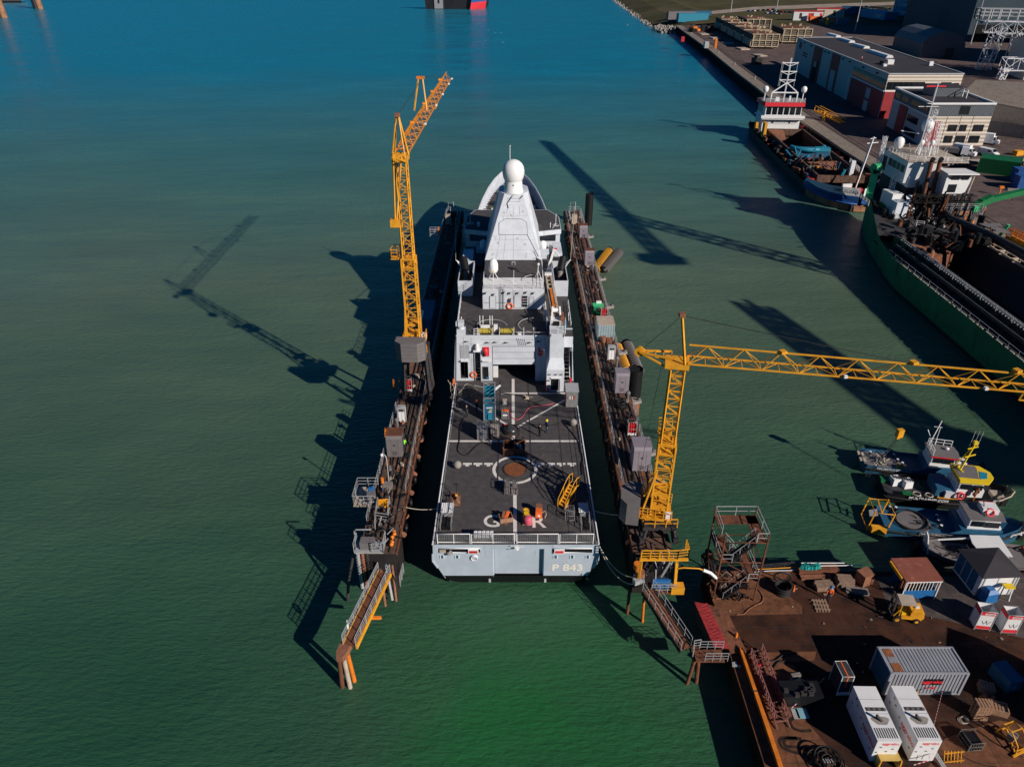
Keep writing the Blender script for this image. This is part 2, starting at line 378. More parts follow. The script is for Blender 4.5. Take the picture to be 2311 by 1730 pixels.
for a, b2 in zip(edge, edge[1:]):
    q.add([(a[0] - .5, a[1], QZ - .6), (b2[0] - .5, b2[1], QZ - .6), (b2[0] - .5, b2[1], QZ + .12), (a[0] - .5, a[1], QZ + .12), (b2[0] + 4.5, b2[1], QZ + .12), (a[0] + 4.5, a[1], QZ + .12), (b2[0] + 4.5, b2[1], QZ), (a[0] + 4.5, a[1], QZ)],
          [(0, 1, 2, 3), (3, 2, 4, 5), (5, 4, 6, 7)])
tag(q.build('quay_cope'), kind='structure')
q = MB('darksteel')
for off in (5.6, 7.1):
    for a, b2 in zip(edge, edge[1:]): q.bar((a[0] + off, a[1], QZ + .03), (b2[0] + off, b2[1], QZ + .03), .14, .06)
tag(q.build('crane_rails'), kind='structure')
# dyke and grass land behind, with a pale track along it and a stone toe
g = MB('grass_land')
sh = [(126, 604), (119, 640), (124, 760), (134, 930), (142, 1100), (220, 2400)]
top = [(150, 600), (146, 660), (150, 770), (160, 940), (170, 1110), (250, 2400)]
g.loft([[(x, y, -.5) for x, y in sh], [(x, y, 5.5) for x, y in top], [(x + 30, y, 7.5) for x, y in top], [(x + 46, y, 4.9) for x, y in top]], smooth=False)
g.quad((160, 590, 4.9), (2600, 590, 4.9), (2600, 2600, 4.9), (160, 2600, 4.9))
tag(g.build('grass_dyke'), kind='structure')
g = MB('trackdust')
a0 = at(1500, 52, 5.0); 
pts = [at(1560, 36, 5.0), at(1700, 24, 5.0), at(1850, 18, 5.0), at(2060, 10, 5.0), at(2500, -2, 5.0)]
pt2 = [at(1560, 30, 5.0), at(1700, 16, 5.0), at(1850, 10, 5.0), at(2060, 3, 5.0), at(2500, -8, 5.0)]
g.loft([[(v.x, v.y, 5.02) for v in pts], [(v.x, v.y, 5.02) for v in pt2]], smooth=False); tag(g.build('gravel_track'), kind='structure')
st = MB('concretepale')
for i in range(420):
    t = rnd.random(); 
    if rnd.random() < .6: x, y, z = 118 + rnd.random() * 16, 588 + rnd.random() * 34, rnd.random() * 3
    else: x, y, z = 120 + 22 * t + rnd.uniform(-3, 3), 640 + 460 * t, rnd.uniform(-.2, 1.2)
    r = rnd.uniform(.5, 1.5); st.ob((x, y, z - .3), (r * 1.4, r, r), rnd.random() * 3, .6)
tag(st.build('riprap_stones', label='grey boulders tipped along the waterline at the quay end'), 'grey boulders tipped along the waterline at the quay end', 'riprap', kind='stuff')
# ---------------------------------------------------------------- grey patrol ship (stern at y = 0, bow away)
DZ = 5.4; HR = 11.95
S = thing('patrol_ship', 'light grey naval patrol ship with pyramid mast, radome and P 843 on its stern', 'ship', (0, 0, 0))
def P_(mb, name, label=None, par=None): return mb.build(name, par or S, False, label)
cxs = lambda y: -.004 * y
# stations: y, half beam top, z top, half beam knuckle, z knuckle, half beam waterline
st = [(0, 7.93, DZ, 8.0, 3.3, 6.6), (2, 7.95, DZ, 8.05, 3.0, 7.0), (15, 7.75, DZ, 8.0, 2.8, 7.4), (30, 7.75, DZ, 8.0, 3, 7.5), (30.72, 7.72, DZ, 8.0, 3, 7.5),
      (30.74, 7.45, HR, 7.9, 5.4, 7.5), (43, 7.6, HR, 8.0, 5.6, 7.4), (62, 7.8, HR, 8.0, 6, 7.0), (78, 6.95, 12.0, 7.2, 7, 5.4), (90, 5.95, 12.1, 5.9, 8, 3.6),
      (98, 4.95, 12.2, 4.6, 8.5, 2.4), (104, 3.75, 12.4, 3.3, 9, 1.4), (108.5, 2.35, 12.6, 1.9, 9.4, .7), (111.5, 1.0, 12.8, .8, 9.8, .25), (113, .06, 12.9, .05, 10, .03)]
mat('hullgrey', (.44, .505, .60), .45, 0, .10, .55, (.33, .35, .39), .62, .9, .12, 2.5, streak=True)
hb = MB('hullgrey')
for sgn in (-1, 1):
    rings = [[(cxs(y) + sgn * wl * .75, y + (1.2 if y == 0 else 0), -2.2), (cxs(y) + sgn * wl, y + (.4 if y == 0 else 0), 0), (cxs(y) + sgn * (wl + .3), y, .9), (cxs(y) + sgn * hk, y, zk), (cxs(y) + sgn * ht, y, zt)] for y, ht, zt, hk, zk, wl in st]
    lo = [r[:3] for r in rings]; up = [r[2:] for r in rings]
    if sgn > 0: lo = [r[::-1] for r in lo]; up = [r[::-1] for r in up]
    hb.m = 'black'; hb.loft(lo, smooth=False); hb.m = 'hullgrey'; hb.loft(up, smooth=False)
# transom with the boat slipway bay between x -2.15 and 2.55
zb = 1.32; xa, xb = -2.05, 2.6; dep = .48
zs = lambda x: 1.32
def tq(x0, x1, z0, z1, y=0): hb.quad((x0, y, z0), (x1, y, z0), (x1, y, z1), (x0, y, z1))
hb.m = 'hullgrey'
hb.add([(-7.93, 0, DZ), (-8.0, 0, 3.3), (-7.1, 0, zb), (xa - .15, 0, zb), (xa - .15, 0, 4.75), (xa - .15, 0, DZ)], [(0, 1, 2, 3, 4, 5)])
hb.add([(7.93, 0, DZ), (8.0, 0, 3.3), (7.1, 0, zb), (xb + .15, 0, zb), (xb + .15, 0, DZ)], [(4, 3, 2, 1, 0)])
tq(xa - .15, xb + .15, 4.85, DZ)
hb.add([(xa - .15, 0, 4.85), (xb + .15, 0, 4.85), (xb, dep, 4.7), (xa, dep, 4.7)], [(0, 1, 2, 3)])
hb.add([(xa - .15, 0, zb - .2), (xa - .15, 0, 4.85), (xa, dep, 4.7), (xa, dep, zb - .2)], [(0, 1, 2, 3)])
hb.add([(xb + .15, 0, zb - .2), (xb + .15, 0, 4.85), (xb, dep, 4.7), (xb, dep, zb - .2)], [(3, 2, 1, 0)])
hb.m = 'black'; na = 24; ar = [(-7.1 + 14.2 * i / na) for i in range(na + 1)]
hb.add([(7.1, .03, zb), (-7.1, .03, zb)] + [(x, .03 + .6 * (1 - (x / 7.1) ** 2) ** .5, zb - 2.2 * (1 - (x / 7.1) ** 2) ** .5) for x in ar[1:-1]], [tuple(range(na, -1, -1))])
hb.quad((xa, dep + .02, -1), (xb, dep + .02, -1), (xb, dep + .02, 1.3), (xa, dep + .02, 1.3))
hb.m = 'black'; hb.loft([[(cxs(y) + wl * .75, y + (1.2 if y == 0 else 0), -2.2) for y, ht, zt, hk, zk, wl in st], [(cxs(y) - wl * .75, y + (1.2 if y == 0 else 0), -2.2) for y, ht, zt, hk, zk, wl in st]], smooth=False)
hull = P_(hb, 'hull')
b = MB('hullgrey'); b.bx(xa + .02, dep - .06, 1.2, xb - .02, dep, 4.68); b.bx(xa + .05, dep - .1, 1.22, xb - .05, dep - .06, 1.3); P_(b, 'stern_door')
b = MB('hullgrey')
for sgn in (-1, 1):       # rubbing strakes at the chine and along the deck edge
    b.bar((sgn * 8.02, -.03, 4.2), (sgn * 8.05, -.03, 3.3), .12, .1); b.bar((sgn * 8.05, -.03, 3.3), (sgn * 7.6, -.03, 2.4), .12, .1)
P_(b, 'stern_strake', par=hull)
for x0, x1 in ((-7.35, -3.4), (3.55, 7.35)):      # mooring openings in the transom
    b = MB('hole'); b.bx(x0, -.012, 4.42, x1, .3, 4.92); o = P_(b, 'mooring_port')
    f = MB('white'); f.tube([(x0, -.02, 4.42), (x1, -.02, 4.42), (x1, -.02, 4.92), (x0, -.02, 4.92)], .05, 6, True); P_(f, 'port_rim', par=o)
for x0, c in ((-4.55, 'red'), (3.7, 'brightred')):
    b = MB('white'); b.bx(x0, -.22, 4.42, x0 + .98, -.013, 4.86); b.m = c; b.bx(x0 + .08, -.24, 4.5, x0 + .9, -.22, 4.8)
    b.m = 'black'
    for i in range(1, 3): b.bx(x0 + .08 + i * .27, -.25, 4.5, x0 + .1 + i * .27, -.24, 4.8)
    P_(b, 'lamp_box')
b = MB('beige'); b.bx(-7.3, -.15, 4.46, -6.7, .1, 4.78); b.m = 'steel'; b.cyl((-6.5, -.25, 4.4), (-6.2, -.1, 4.75), .12); b.ob((-6.3, -.2, 4.3), (.5, .2, .3), .5); P_(b, 'winch_gear')
for x in (-7.1, -5.65, 3.85, 5.45, 6.95):
    b = MB('white'); b.bx(x - .2, -.06, 3.62, x - .12, 0, 4.02); b.bx(x + .12, -.06, 3.62, x + .2, 0, 4.02); b.m = 'boatblue'; b.bx(x - .12, -.02, 3.64, x + .12, 0, 4.0)
    P_(b, 'scuttle')
b = MB('navy'); b.cyl((-4.0, -.12, 3.75), (-4.0, .02, 3.8), .32, .38, 20); b.m = 'white'; b.torus((-4, -.12, 3.75), .3, .05, (0, 1, 0), 20); P_(b, 'fairlead')
for x in (xa - .5, xb + .35):
    b = MB('white')
    for i in range(5): b.bx(x - .1, .2, .2 + i * .2, x + .1, .29, .26 + i * .2)
    P_(b, 'draught_mark', par=hull)
mat('numberpaint', (.84, .76, .68), .6, 0, .03, 2); text('P 843', 1.2, (5.05, -.012, 2.35), (1, 0, 0), (0, 0, 1), 'numberpaint', S, 'hull_number', sx=1.12, bold=.02)
b = MB('white'); b.bx(-.1, -.35, 5.0, .35, 0, 5.3); b.bar((-.5, -.2, 5.35), (.8, -.25, 5.4), .06); b.cyl((.1, -.4, 5.1), (.1, -.2, 5.1), .12); P_(b, 'stern_light')

# flight deck plating with hatch seams, and its markings 4 mm up
b = MB('deck')
ys = [s[0] for s in st if s[0] <= 31]; 
b.add([(-7.93, 0, DZ), (7.93, 0, DZ), (7.75, 30.7, DZ), (-7.75, 30.7, DZ)], [(0, 1, 2, 3)])
b.add([(-2.9, 30.7, DZ), (2.7, 30.7, DZ), (2.7, 42.5, DZ), (-2.9, 42.5, DZ)], [(0, 1, 2, 3)])
P_(b, 'flight_deck')
b = MB('deckdark')
for y in (4.4, 8.6, 14.9, 19.2, 23.4): b.bx(-7.6, y - .012, DZ + .001, 7.6, y + .012, DZ + .003)
for x in (-1.9, 1.75): b.bx(x - .09, 9.0, DZ + .006, x + .09, 30.6, DZ + .012)
for x in (5.2,): b.bx(x - .07, 1, DZ + .006, x + .07, 24.5, DZ + .012)
[b.cyl((x, y, DZ), (x, y, DZ + .012), .075, n=8) for x in (-6.6, -5.2, -3.8, -2.9, 2.9, 3.8, 5.0, 6.0) for y in (5.2, 7.0, 9.6, 11.2, 14.4, 15.8, 18.2, 20.6, 22.4, 24.8, 26.4)]
P_(b, 'deck_rails')
mk = MB('mark'); z = DZ + .004
def strip(p, q, w):
    p = Vector((p[0], p[1])); q = Vector((q[0], q[1])); d = (q - p).normalized(); s2 = Vector((-d.y, d.x)) * w / 2
    mk.quad((p.x - s2.x, p.y - s2.y, z), (p.x + s2.x, p.y + s2.y, z), (q.x + s2.x, q.y + s2.y, z), (q.x - s2.x, q.y - s2.y, z)) if False else mk.quad(*[(v.x, v.y, z) for v in (p + s2, p - s2, q - s2, q + s2)])
strip((-.2, 31.2), (-.2, 13.9), .36); strip((-.05, 9.0), (-.05, .5), .36)
z += .0005; strip((-7.7, 17.0), (-.39, 17.0), .34); strip((-.01, 17.0), (7.45, 17.0), .34); strip((-1.75, 27.57), (-.39, 27.57), .3); strip((-.01, 27.57), (6.5, 27.57), .3)
strip((6.4, 26.0), (.15, 19.75), .26); strip((-6.8, 26.2), (-.55, 20.0), .26)
for i in range(4):
    for sgn, x0 in ((-1, -2.95), (1, 2.75)):
        x = x0 + sgn * i * 1.17; w2 = .48
        strip((x - w2, 12.68), (x + w2, 12.68), .36); strip((x, 12.5), (x, 12.22), .4)
n = 56; c = (-.03, 11.64)
for i in range(n):
    a, a2 = 2 * math.pi * i / n, 2 * math.pi * (i + 1) / n
    mk.quad(*[(c[0] + r * math.cos(t), c[1] + r * math.sin(t), DZ + .0055) for r, t in ((2.13, a), (2.47, a), (2.47, a2), (2.13, a2))])
P_(mk, 'deck_markings')
mat('gridrust', (.30, .095, .03), .8, 0, .3, 3, (.16, .05, .02), .55, 2); b = MB('gridrust'); b.cyl((c[0], c[1], DZ), (c[0], c[1], DZ + .05), 1.18, n=40, smooth=False)
b.m = 'darksteel'
for i in range(-5, 6):
    h = math.sqrt(max(.02, 1.36 - (i * .21) ** 2)); b.bx(c[0] + i * .21 - .012, c[1] - h, DZ + .05, c[0] + i * .21 + .012, c[1] + h, DZ + .06); b.bx(c[0] - h, c[1] + i * .21 - .012, DZ + .05, c[0] + h, c[1] + i * .21 + .012, DZ + .0585)
b.m = 'deckdark'; b.torus((c[0], c[1], DZ + .02), 1.28, .06, n=40)
P_(b, 'harpoon_grid')
text('G', 2.45, (-2.35, 3.25, DZ + .004), (1, 0, 0), (0, 1, 0), 'mark', S, 'deck_letter', ext=.002, bold=.03)
text('R', 2.45, (2.25, 3.15, DZ + .004), (1, 0, 0), (0, 1, 0), 'mark', S, 'deck_letter', ext=.002, bold=.03)

# folded nets on the deck edge and the four mesh fence panels at the stern
def mesh_panel(x0, x1, y, z0, z1):
    b = MB('white')
    b.tube([(x0, y, z0), (x1, y, z0), (x1, y, z1), (x0, y, z1)], .045, 6, True)
    m2 = (x0 + x1) / 2; b.bar((m2, y, z0 - .15), (m2, y, z1), .07); b.bar((x0, y, z0 - .18), (x0, y, z1), .08); b.bar((x1, y, z0 - .18), (x1, y, z1), .08)
    b.m = 'steel'
    k = int((x1 - x0) / .17)
    for i in range(1, k): xx = x0 + (x1 - x0) * i / k; b.bar((xx, y + .02, z0), (xx, y + .02, z1), .022)
    for i in range(1, 6): zz = z0 + (z1 - z0) * i / 6; b.bar((x0, y + .02, zz), (x1, y + .02, zz), .022)
    return b
for x0, x1 in ((-7.45, -4.35), (-4.2, -.12), (.12, 4.05), (4.2, 7.4)): P_(mesh_panel(x0, x1, .12, DZ + .2, DZ + 1.25), 'fence_panel')
for sgn in (-1, 1):
    b = MB('white'); ed = [(sgn * (7.93 - .006 * y), y, DZ + .05) for y in range(0, 31, 2)]
    b.tube(ed, .09, 6); b.m = 'steel'
    b.tube([(p2[0] - sgn * .25, p2[1], p2[2] + .08) for p2 in ed], .035, 5)
    for p2 in ed[::2]: b.bar(p2, (p2[0] - sgn * .3, p2[1] + .3, p2[2] + .12), .05)
    P_(b, 'deck_edge_frame')
    b = MB('darksteel')
    for i in range(34): 
        y = .8 + i * .62; b.bar((sgn * 7.5, y, DZ + .03), (sgn * 6.35 if sgn > 0 else sgn * 7.3, y, DZ + .03), .02)
    if sgn > 0: [b.bar((x, .8, DZ + .03), (x, 21.3, DZ + .03), .02) for x in (6.35, 6.9, 7.5)]
    P_(b, 'folded_net')
    # deck stairwell with its rails and net cover
    x0, x1 = (-7.35, -6.3) if sgn < 0 else (6.45, 7.3)
    b = MB('hole'); b.bx(x0, 2.0, DZ + .003, x1, 4.0, DZ + .007); b.m = 'steel'; b.rail([(x0, 2, DZ), (x0, 4.2, DZ)], .9, 1, 1); b.rail([(x1, 2, DZ), (x1, 5.4, DZ)], .9, 1, 1)
    b.m = 'white'; b.bx(x0 - .1, 4.02, DZ + .5, x1 + .05, 5.4, DZ + .56)
    for i in range(6): b.bar((x0 - .1 + i * .2, 4.02, DZ + .58), (x0 - .1 + i * .2, 5.4, DZ + .6), .03); b.bar((x0 - .1, 4.05 + i * .26, DZ + .6), (x1, 4.05 + i * .26, DZ + .6), .03)
    b.m = 'steel'; b.bar((x0, 4.1, DZ), (x0, 4.1, DZ + .5), .07); b.bar((x1, 4.1, DZ), (x1, 4.1, DZ + .5), .07); b.bx(x0, 3.98, DZ, x1, 4.0, DZ + .5)
    P_(b, 'stairwell')

# hangar block with its bay, alcove, inner stair, door and panels in the aft face (face at y 30.72)
YH = 30.72
b = MB('navy')
def face(x0, x1, z0, z1, y=YH): b.quad((x0, y, z0), (x1, y, z0), (x1, y, z1), (x0, y, z1))
def lx(z): return -7.72 + (z - DZ) * .045
b.add([(lx(DZ), YH, DZ), (-7.1, YH, DZ), (-7.1, YH, 8.2), (lx(8.2), YH, 8.2)], [(0, 1, 2, 3)])
face(-7.1, -6.1, 8.25, HR); face(-7.1, -6.1, DZ, 5.8); b.add([(lx(8.2), YH, 8.2), (-7.1, YH, 8.2), (-7.1, YH, HR), (lx(HR), YH, HR)], [(0, 1, 2, 3)])
face(-6.1, -5.2, DZ, HR); face(-5.2, -4.45, 10.0, HR); face(-4.45, -2.9, DZ, HR); face(-2.9, 2.7, 7.95, HR); face(2.7, 4.1, DZ, HR); face(4.1, 6.3, DZ, HR); face(6.3, 7.45, 10.4, HR)
# alcove and stair recesses, bay walls
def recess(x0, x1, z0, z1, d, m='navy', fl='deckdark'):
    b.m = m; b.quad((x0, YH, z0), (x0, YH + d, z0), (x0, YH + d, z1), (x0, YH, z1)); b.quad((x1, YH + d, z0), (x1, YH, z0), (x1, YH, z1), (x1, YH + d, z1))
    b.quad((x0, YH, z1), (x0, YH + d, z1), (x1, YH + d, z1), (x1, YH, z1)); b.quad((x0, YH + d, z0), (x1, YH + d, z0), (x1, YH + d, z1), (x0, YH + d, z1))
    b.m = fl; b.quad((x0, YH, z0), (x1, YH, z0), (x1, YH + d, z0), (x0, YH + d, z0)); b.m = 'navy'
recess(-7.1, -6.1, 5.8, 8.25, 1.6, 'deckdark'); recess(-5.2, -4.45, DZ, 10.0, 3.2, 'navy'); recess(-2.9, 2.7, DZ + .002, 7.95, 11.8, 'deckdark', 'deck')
b.quad((6.3, YH, DZ), (6.3, 43, DZ), (6.3, 43, HR), (6.3, YH, HR)); b.quad((7.45, 36, DZ), (6.3, 36, DZ), (6.3, 36, HR - .3), (7.45, 36, HR - .3))
P_(b, 'hangar')
b = MB('navy')          # roller door panels drawn half up
for i, (z0, z1) in enumerate(((8.0, 8.75), (8.8, 9.65), (9.7, 10.5))): b.bx(-2.85, YH - .05, z0, 2.65, YH - .001, z1)
b.m = 'darksteel'; [b.bx(-2.85, YH - .03, zz, 2.65, YH - .0005, zz + .06) for zz in (8.745, 9.645, 10.5)]; [b.bx(x, YH - .004, 7.95, x + .05, YH - .0006, 10.56) for x in (-2.92, 2.66)]; b.m = 'navy'; b.bx(-2.95, YH - .09, 7.93, 2.75, YH - .002, 8.0); P_(b, 'hangar_door')
b = MB('steel'); b.bx(-7.05, YH - .05, 8.82, -5.85, YH - .001, 10.72); b.m = 'navy'
for i in range(14): b.bx(-7.0 + i * .083, YH - .06, 8.86, -6.97 + i * .083, YH - .05, 10.68)
b.bx(-6.47, YH - .075, 8.82, -6.43, YH - .05, 10.72); P_(b, 'vent_louvre')
b = MB('red'); b.bx(-4.1, YH - .12, 9.15, -3.3, YH - .02, 10.45); b.m = 'brightred'; b.sph((-3.75, YH - .2, 9.9), .34, 10, 1.4); b.sph((-3.72, YH - .18, 9.5), .25, 10, 1.3); P_(b, 'hose_locker')
b = MB('red'); b.bx(3.05, YH - .12, 9.2, 3.5, YH - .02, 10.4); b.m = 'brightred'; b.sph((3.4, YH - .2, 9.7), .3, 10, 1.4); P_(b, 'hose_locker')
b = MB('hole'); b.bx(-4.2, YH - .02, 5.65, -3.42, YH - .004, 7.55); b.m = 'steel'; b.tube([(-4.2, YH - .03, 5.65), (-3.42, YH - .03, 5.65), (-3.42, YH - .03, 7.55), (-4.2, YH - .03, 7.55)], .04, 5, True); b.m = 'blue'; b.bx(-3.75, YH - .03, 5.65, -3.5, YH - .02, 6.0); P_(b, 'side_door')
b = MB('steel')
for i in range(13): b.bx(-5.18, YH + .25 + i * .22, DZ + .3 + i * .34, -4.47, YH + .5 + i * .22, DZ + .34 + i * .34)
b.bar((-5.22, YH - .1, DZ), (-5.22, YH - .1, 10.0), .07); b.bar((-4.42, YH - .1, DZ), (-4.42, YH - .1, 10.0), .07); P_(b, 'inner_stair')
b = MB('white'); b.ob((-4.85, YH - .3, 10.02), (.9, .7, .14)); b.cyl((-4.85, YH - .3, 10.16), (-4.85, YH - .3, 10.75), .3, .26); b.sph((-4.85, YH - .3, 10.85), .22, 10); P_(b, 'deck_floodlight')
for x in (-6.5, -3.7): 
    b = MB('white'); b.bx(x - .5, YH - .35, 8.45, x + .6, YH - .001, 8.55); b.bar((x - .5, YH - .3, 8.55), (x + .6, YH - .3, 8.7), .05); P_(b, 'wall_bracket')
b = MB('darksteel')
for x, zz in ((-6.3, 11.2), (-3.6, 11.05), (-2.6, 11.1), (-1.2, 11.05), (1.8, 11.05), (3.0, 11.2)):
    b.bar((x - .4, YH - .04, zz - .1), (x + .4, YH - .06, zz + .05), .06); b.bx(x - .15, YH - .1, zz, x + .15, YH - .002, zz + .12)
for i in range(5): b.bar((.2 + i * .25, YH - .03, 11.7 - i * .02), (.55 + i * .22, YH - .03, 10.7), .03)
for x in (-6.55, -5.6, 3.4): b.bx(x - .012, YH - .006, DZ + .1, x + .012, YH - .001, HR - .1)
for zz in (8.5, 10.9): b.bx(-7.5, YH - .006, zz, -5.3, YH - .001, zz + .02)
for zz in (10.75, 11.5): b.bx(-4.4, YH - .006, zz, 4.0, YH - .001, zz + .02)
P_(b, 'cable_fittings')
b = MB('beige'); b.m = 'white'; b.bx(-2.85, 31.6, DZ, -2.2, 32.4, 7.6); P_(b, 'hangar_cabinet')
for x, zz in ((-5.4, 6.4), ):
    b = MB('hiviso'); b.torus((x, YH - .12, zz), .36, .09, (0, 1, 0), 18); P_(b, 'life_ring')
b = MB('white'); b.bar((-4.4, YH - .3, DZ), (-2.5, 28.0, DZ + .5), .1); b.bar((-3.0, 27.6, DZ + .05), (-1.9, 29.4, DZ + .1), .22, .14); b.bar((-3.3, 27.3, DZ + .05), (-2.2, 29.1, DZ + .1), .12); b.bar((-5.3, 29.5, DZ + .02), (-3.3, 28.3, DZ + .2), .06); P_(b, 'stowed_davit')

# hangar roof deck: grey deck, rails, two yellow raft canisters, antenna circle wires
b = MB('deck'); b.add([(-7.45, YH + .05, HR), (7.45, YH + .05, HR), (7.8, 62, HR), (-7.8, 62, HR)], [(0, 1, 2, 3)]); P_(b, 'upper_deck')
b = MB('navy'); b.bx(-7.5, YH, HR, 4.1, YH + .1, HR + .16); b.bx(6.3, YH + 2, HR, 7.5, YH + 2.1, HR + .16)
P_(b, 'deck_coaming')
b = MB('white'); b.rail([(-5.2, YH + .2, HR), (-4.6, YH + .2, HR)], 1.0, 1); b.rail([(-1.95, YH + .2, HR), (.1, YH + .2, HR)], .02, 1, 0); 
for x in (-4.75, -2.8, -1.95, -.1, 1.15, 2.4): b.bar((x, YH + .2, HR), (x, YH + .2, HR + 1.2), .07)
b.bar((.1, YH + .18, HR + .5), (3.9, YH + .18, HR + .5), .04)
b.rail([(-7.4, 32.6, HR), (-7.5, 42.8, HR)], 1.1, 1.6); b.rail([(7.4, 34, HR), (7.5, 41, HR)], .5, 1.6, 1); P_(b, 'upper_deck_rail')
for x in (-3.75, -1.0):
    b = MB('canvas'); b.cyl((x - .85, YH + .75, HR + .42), (x + .85, YH + .75, HR + .42), .36, n=14); b.m = 'black'
    for k in (-.4, .4): b.torus((x + k, YH + .75, HR + .42), .365, .02, (1, 0, 0), 14)
    b.m = 'navy'; b.bx(x - .8, YH + .45, HR, x - .7, YH + 1.05, HR + .3); b.bx(x + .7, YH + .45, HR, x + .8, YH + 1.05, HR + .3); P_(b, 'raft_canister')
b = MB('white')
def arc(cx, cy, r, a0, a1, zz): return [(cx + r * math.cos(R(a0 + (a1 - a0) * i / 14)), cy + r * math.sin(R(a0 + (a1 - a0) * i / 14)), zz) for i in range(15)]
b.tube(arc(-3.0, 33.2, 2.0, 10, 160, HR + .25), .03, 4); b.tube(arc(2.6, 33.6, 2.1, 90, 260, HR + .25), .03, 4); P_(b, 'whip_guard_ring')
b = MB('white'); b.bx(-4.4, YH + 1.6, HR, -3.2, YH + 1.8, HR + .8)
for x in (-4.5, -4.1, -3.2, -2.9): b.bar((x, YH + 2.2, HR), (x, YH + 2.2, HR + 1.9), .09)
b.bx(-2.7, YH + 1.2, HR, -2.2, YH + 1.6, HR + 1.0); b.bx(.4, YH + .4, HR, .9, YH + .8, HR + .3); P_(b, 'roof_lockers')
b = MB('black'); b.ob((-3.7, YH + 2.2, HR), (1.0, .6, .7)); b.ob((-1.9, YH + .6, HR), (.4, .4, .3)); b.ob((.1, YH + .5, HR), (.35, .35, .35)); P_(b, 'vent_box')
# port gun mount
b = MB('navy'); b.ob((-6.85, YH + .75, HR), (1.1, 1.1, .8)); b.cyl((-6.85, YH + .75, HR + .8), (-6.85, YH + .75, HR + 1.2), .45, .35); b.ob((-6.85, YH + .8, HR + 1.2), (.75, .9, .6)); b.m = 'white'; b.ob((-7.35, YH + .75, HR + 1.2), (.3, .5, .5)); b.bar((-6.85, YH + .7, HR + 1.5), (-6.85, YH + 2.0, HR + 1.8), .1); P_(b, 'gun_mount')

# deckhouse aft of the mast
DH = 14.8
b = MB('navy'); b.bx(-4.35, 39, HR, 4.05, 50, DH); P_(b, 'deckhouse')
b = MB('concretepale'); b.m = 'white'; b.bx(-4.35, 39.05, DH, 4.05, 43.2, DH + .03); b.m = 'deck'; b.bx(-4.3, 43.2, DH, 4.0, 50, DH + .035); P_(b, 'deckhouse_roof')
b = MB('white'); b.rail([(-4.25, 43.5, DH), (-4.25, 39.15, DH), (3.95, 39.15, DH), (3.95, 43.5, DH)], 1.05, 1.35, 2, .025); P_(b, 'deckhouse_rail')
yf = 39 - .001
for x0, x1, z0, z1, m in ((-3.4, -2.55, 12.1, 13.9, 'navy'), (-.05, .95, 12.2, 13.9, 'navy'), (2.0, 2.6, 12.2, 13.8, 'navy')):
    b = MB(m); b.bx(x0, yf - .06, z0, x1, yf, z1); b.m = 'darksteel'; b.tube([(x0, yf - .06, z0), (x1, yf - .06, z0), (x1, yf - .06, z1), (x0, yf - .06, z1)], .025, 4, True); P_(b, 'deckhouse_door')
b = MB('hole'); b.bx(1.05, yf - .05, 12.3, 1.75, yf, 13.9); b.m = 'navy'
for i in range(3): b.bx(1.05, yf - .07, 12.7 + i * .4, 1.75, yf - .05, 12.76 + i * .4)
b.m = 'red'; b.sph((1.2, yf - .1, 13.4), .1, 8); P_(b, 'equipment_rack')
b = MB('darksteel'); 
for x in (-1.95, -1.45): b.bar((x, yf - .15, HR), (x, yf - .15, DH + .9), .05)
for i in range(11): b.bar((-1.95, yf - .15, HR + .2 + i * .3), (-1.45, yf - .15, HR + .2 + i * .3), .04)
P_(b, 'ladder')
b = MB('hiviso'); b.torus((-.65, yf - .12, 12.45), .38, .1, (0, 1, 0), 18); P_(b, 'life_ring')
b = MB('darksteel')
for x, zz in ((-4.1, 14.2), (-3.0, 14.0), (-.8, 14.2), (-1.6, 14.3), (.3, 14.2), (1.4, 14.3), (2.4, 14.2), (-.7, 13.3)):
    b.bx(x - .12, yf - .12, zz, x + .2, yf, zz + .22); b.bar((x - .3, yf - .05, zz - .2), (x + .35, yf - .08, zz + .3), .035)
b.bx(-.95, yf - .1, 13.0, -.5, yf, 13.4); b.bar((-4.2, yf - .03, 12.9), (-.2, yf - .03, 12.9), .03); P_(b, 'wall_fittings')
def satdome(x, y, z0, h, r, par=S):
    b = MB('white')
    for a in (30, 150, 270): b.bar((x + .75 * math.cos(R(a)), y + .75 * math.sin(R(a)), z0), (x + .15 * math.cos(R(a)), y + .15 * math.sin(R(a)), z0 + h), .07)
    b.m = 'dome'; b.lathe([(.02, h - .1), (r * .75, h), (r, h + .35), (r, h + 1.0), (r * .93, h + 1.35), (r * .7, h + 1.7), (r * .35, h + 1.92), (.01, h + 1.98)], (x, y, z0), 20)
    return b
b = satdome(-2.95, 42.6, DH, 1.1, .68); b.m = 'brightyellow'; b.ext([(-3.1, 41.93, DH + 1.35), (-2.8, 41.93, DH + 1.35), (-2.95, 41.93, DH + 1.6)], (0, -.03, 0)); P_(b, 'satellite_dome')
b = MB('white'); b.bar((3.2, 42.8, DH), (3.3, 43, DH + 1.9), .09); b.bar((2.9, 43.3, DH), (3.3, 43, DH + 1.2), .06); b.bar((3.7, 43.2, DH), (3.3, 43, DH + 1.2), .06); b.sph((3.3, 43, DH + 2.1), .2, 10)
b.m = 'darksteel'; b.torus((3.25, 43.3, DH + 2.5), .35, .12, (0, .3, 1), 12); b.torus((3.25, 43.3, DH + 2.7), .3, .1, (.5, .3, 1), 12); b.sph((3.25, 43.3, DH + 2.55), .25, 8); P_(b, 'direction_finder')
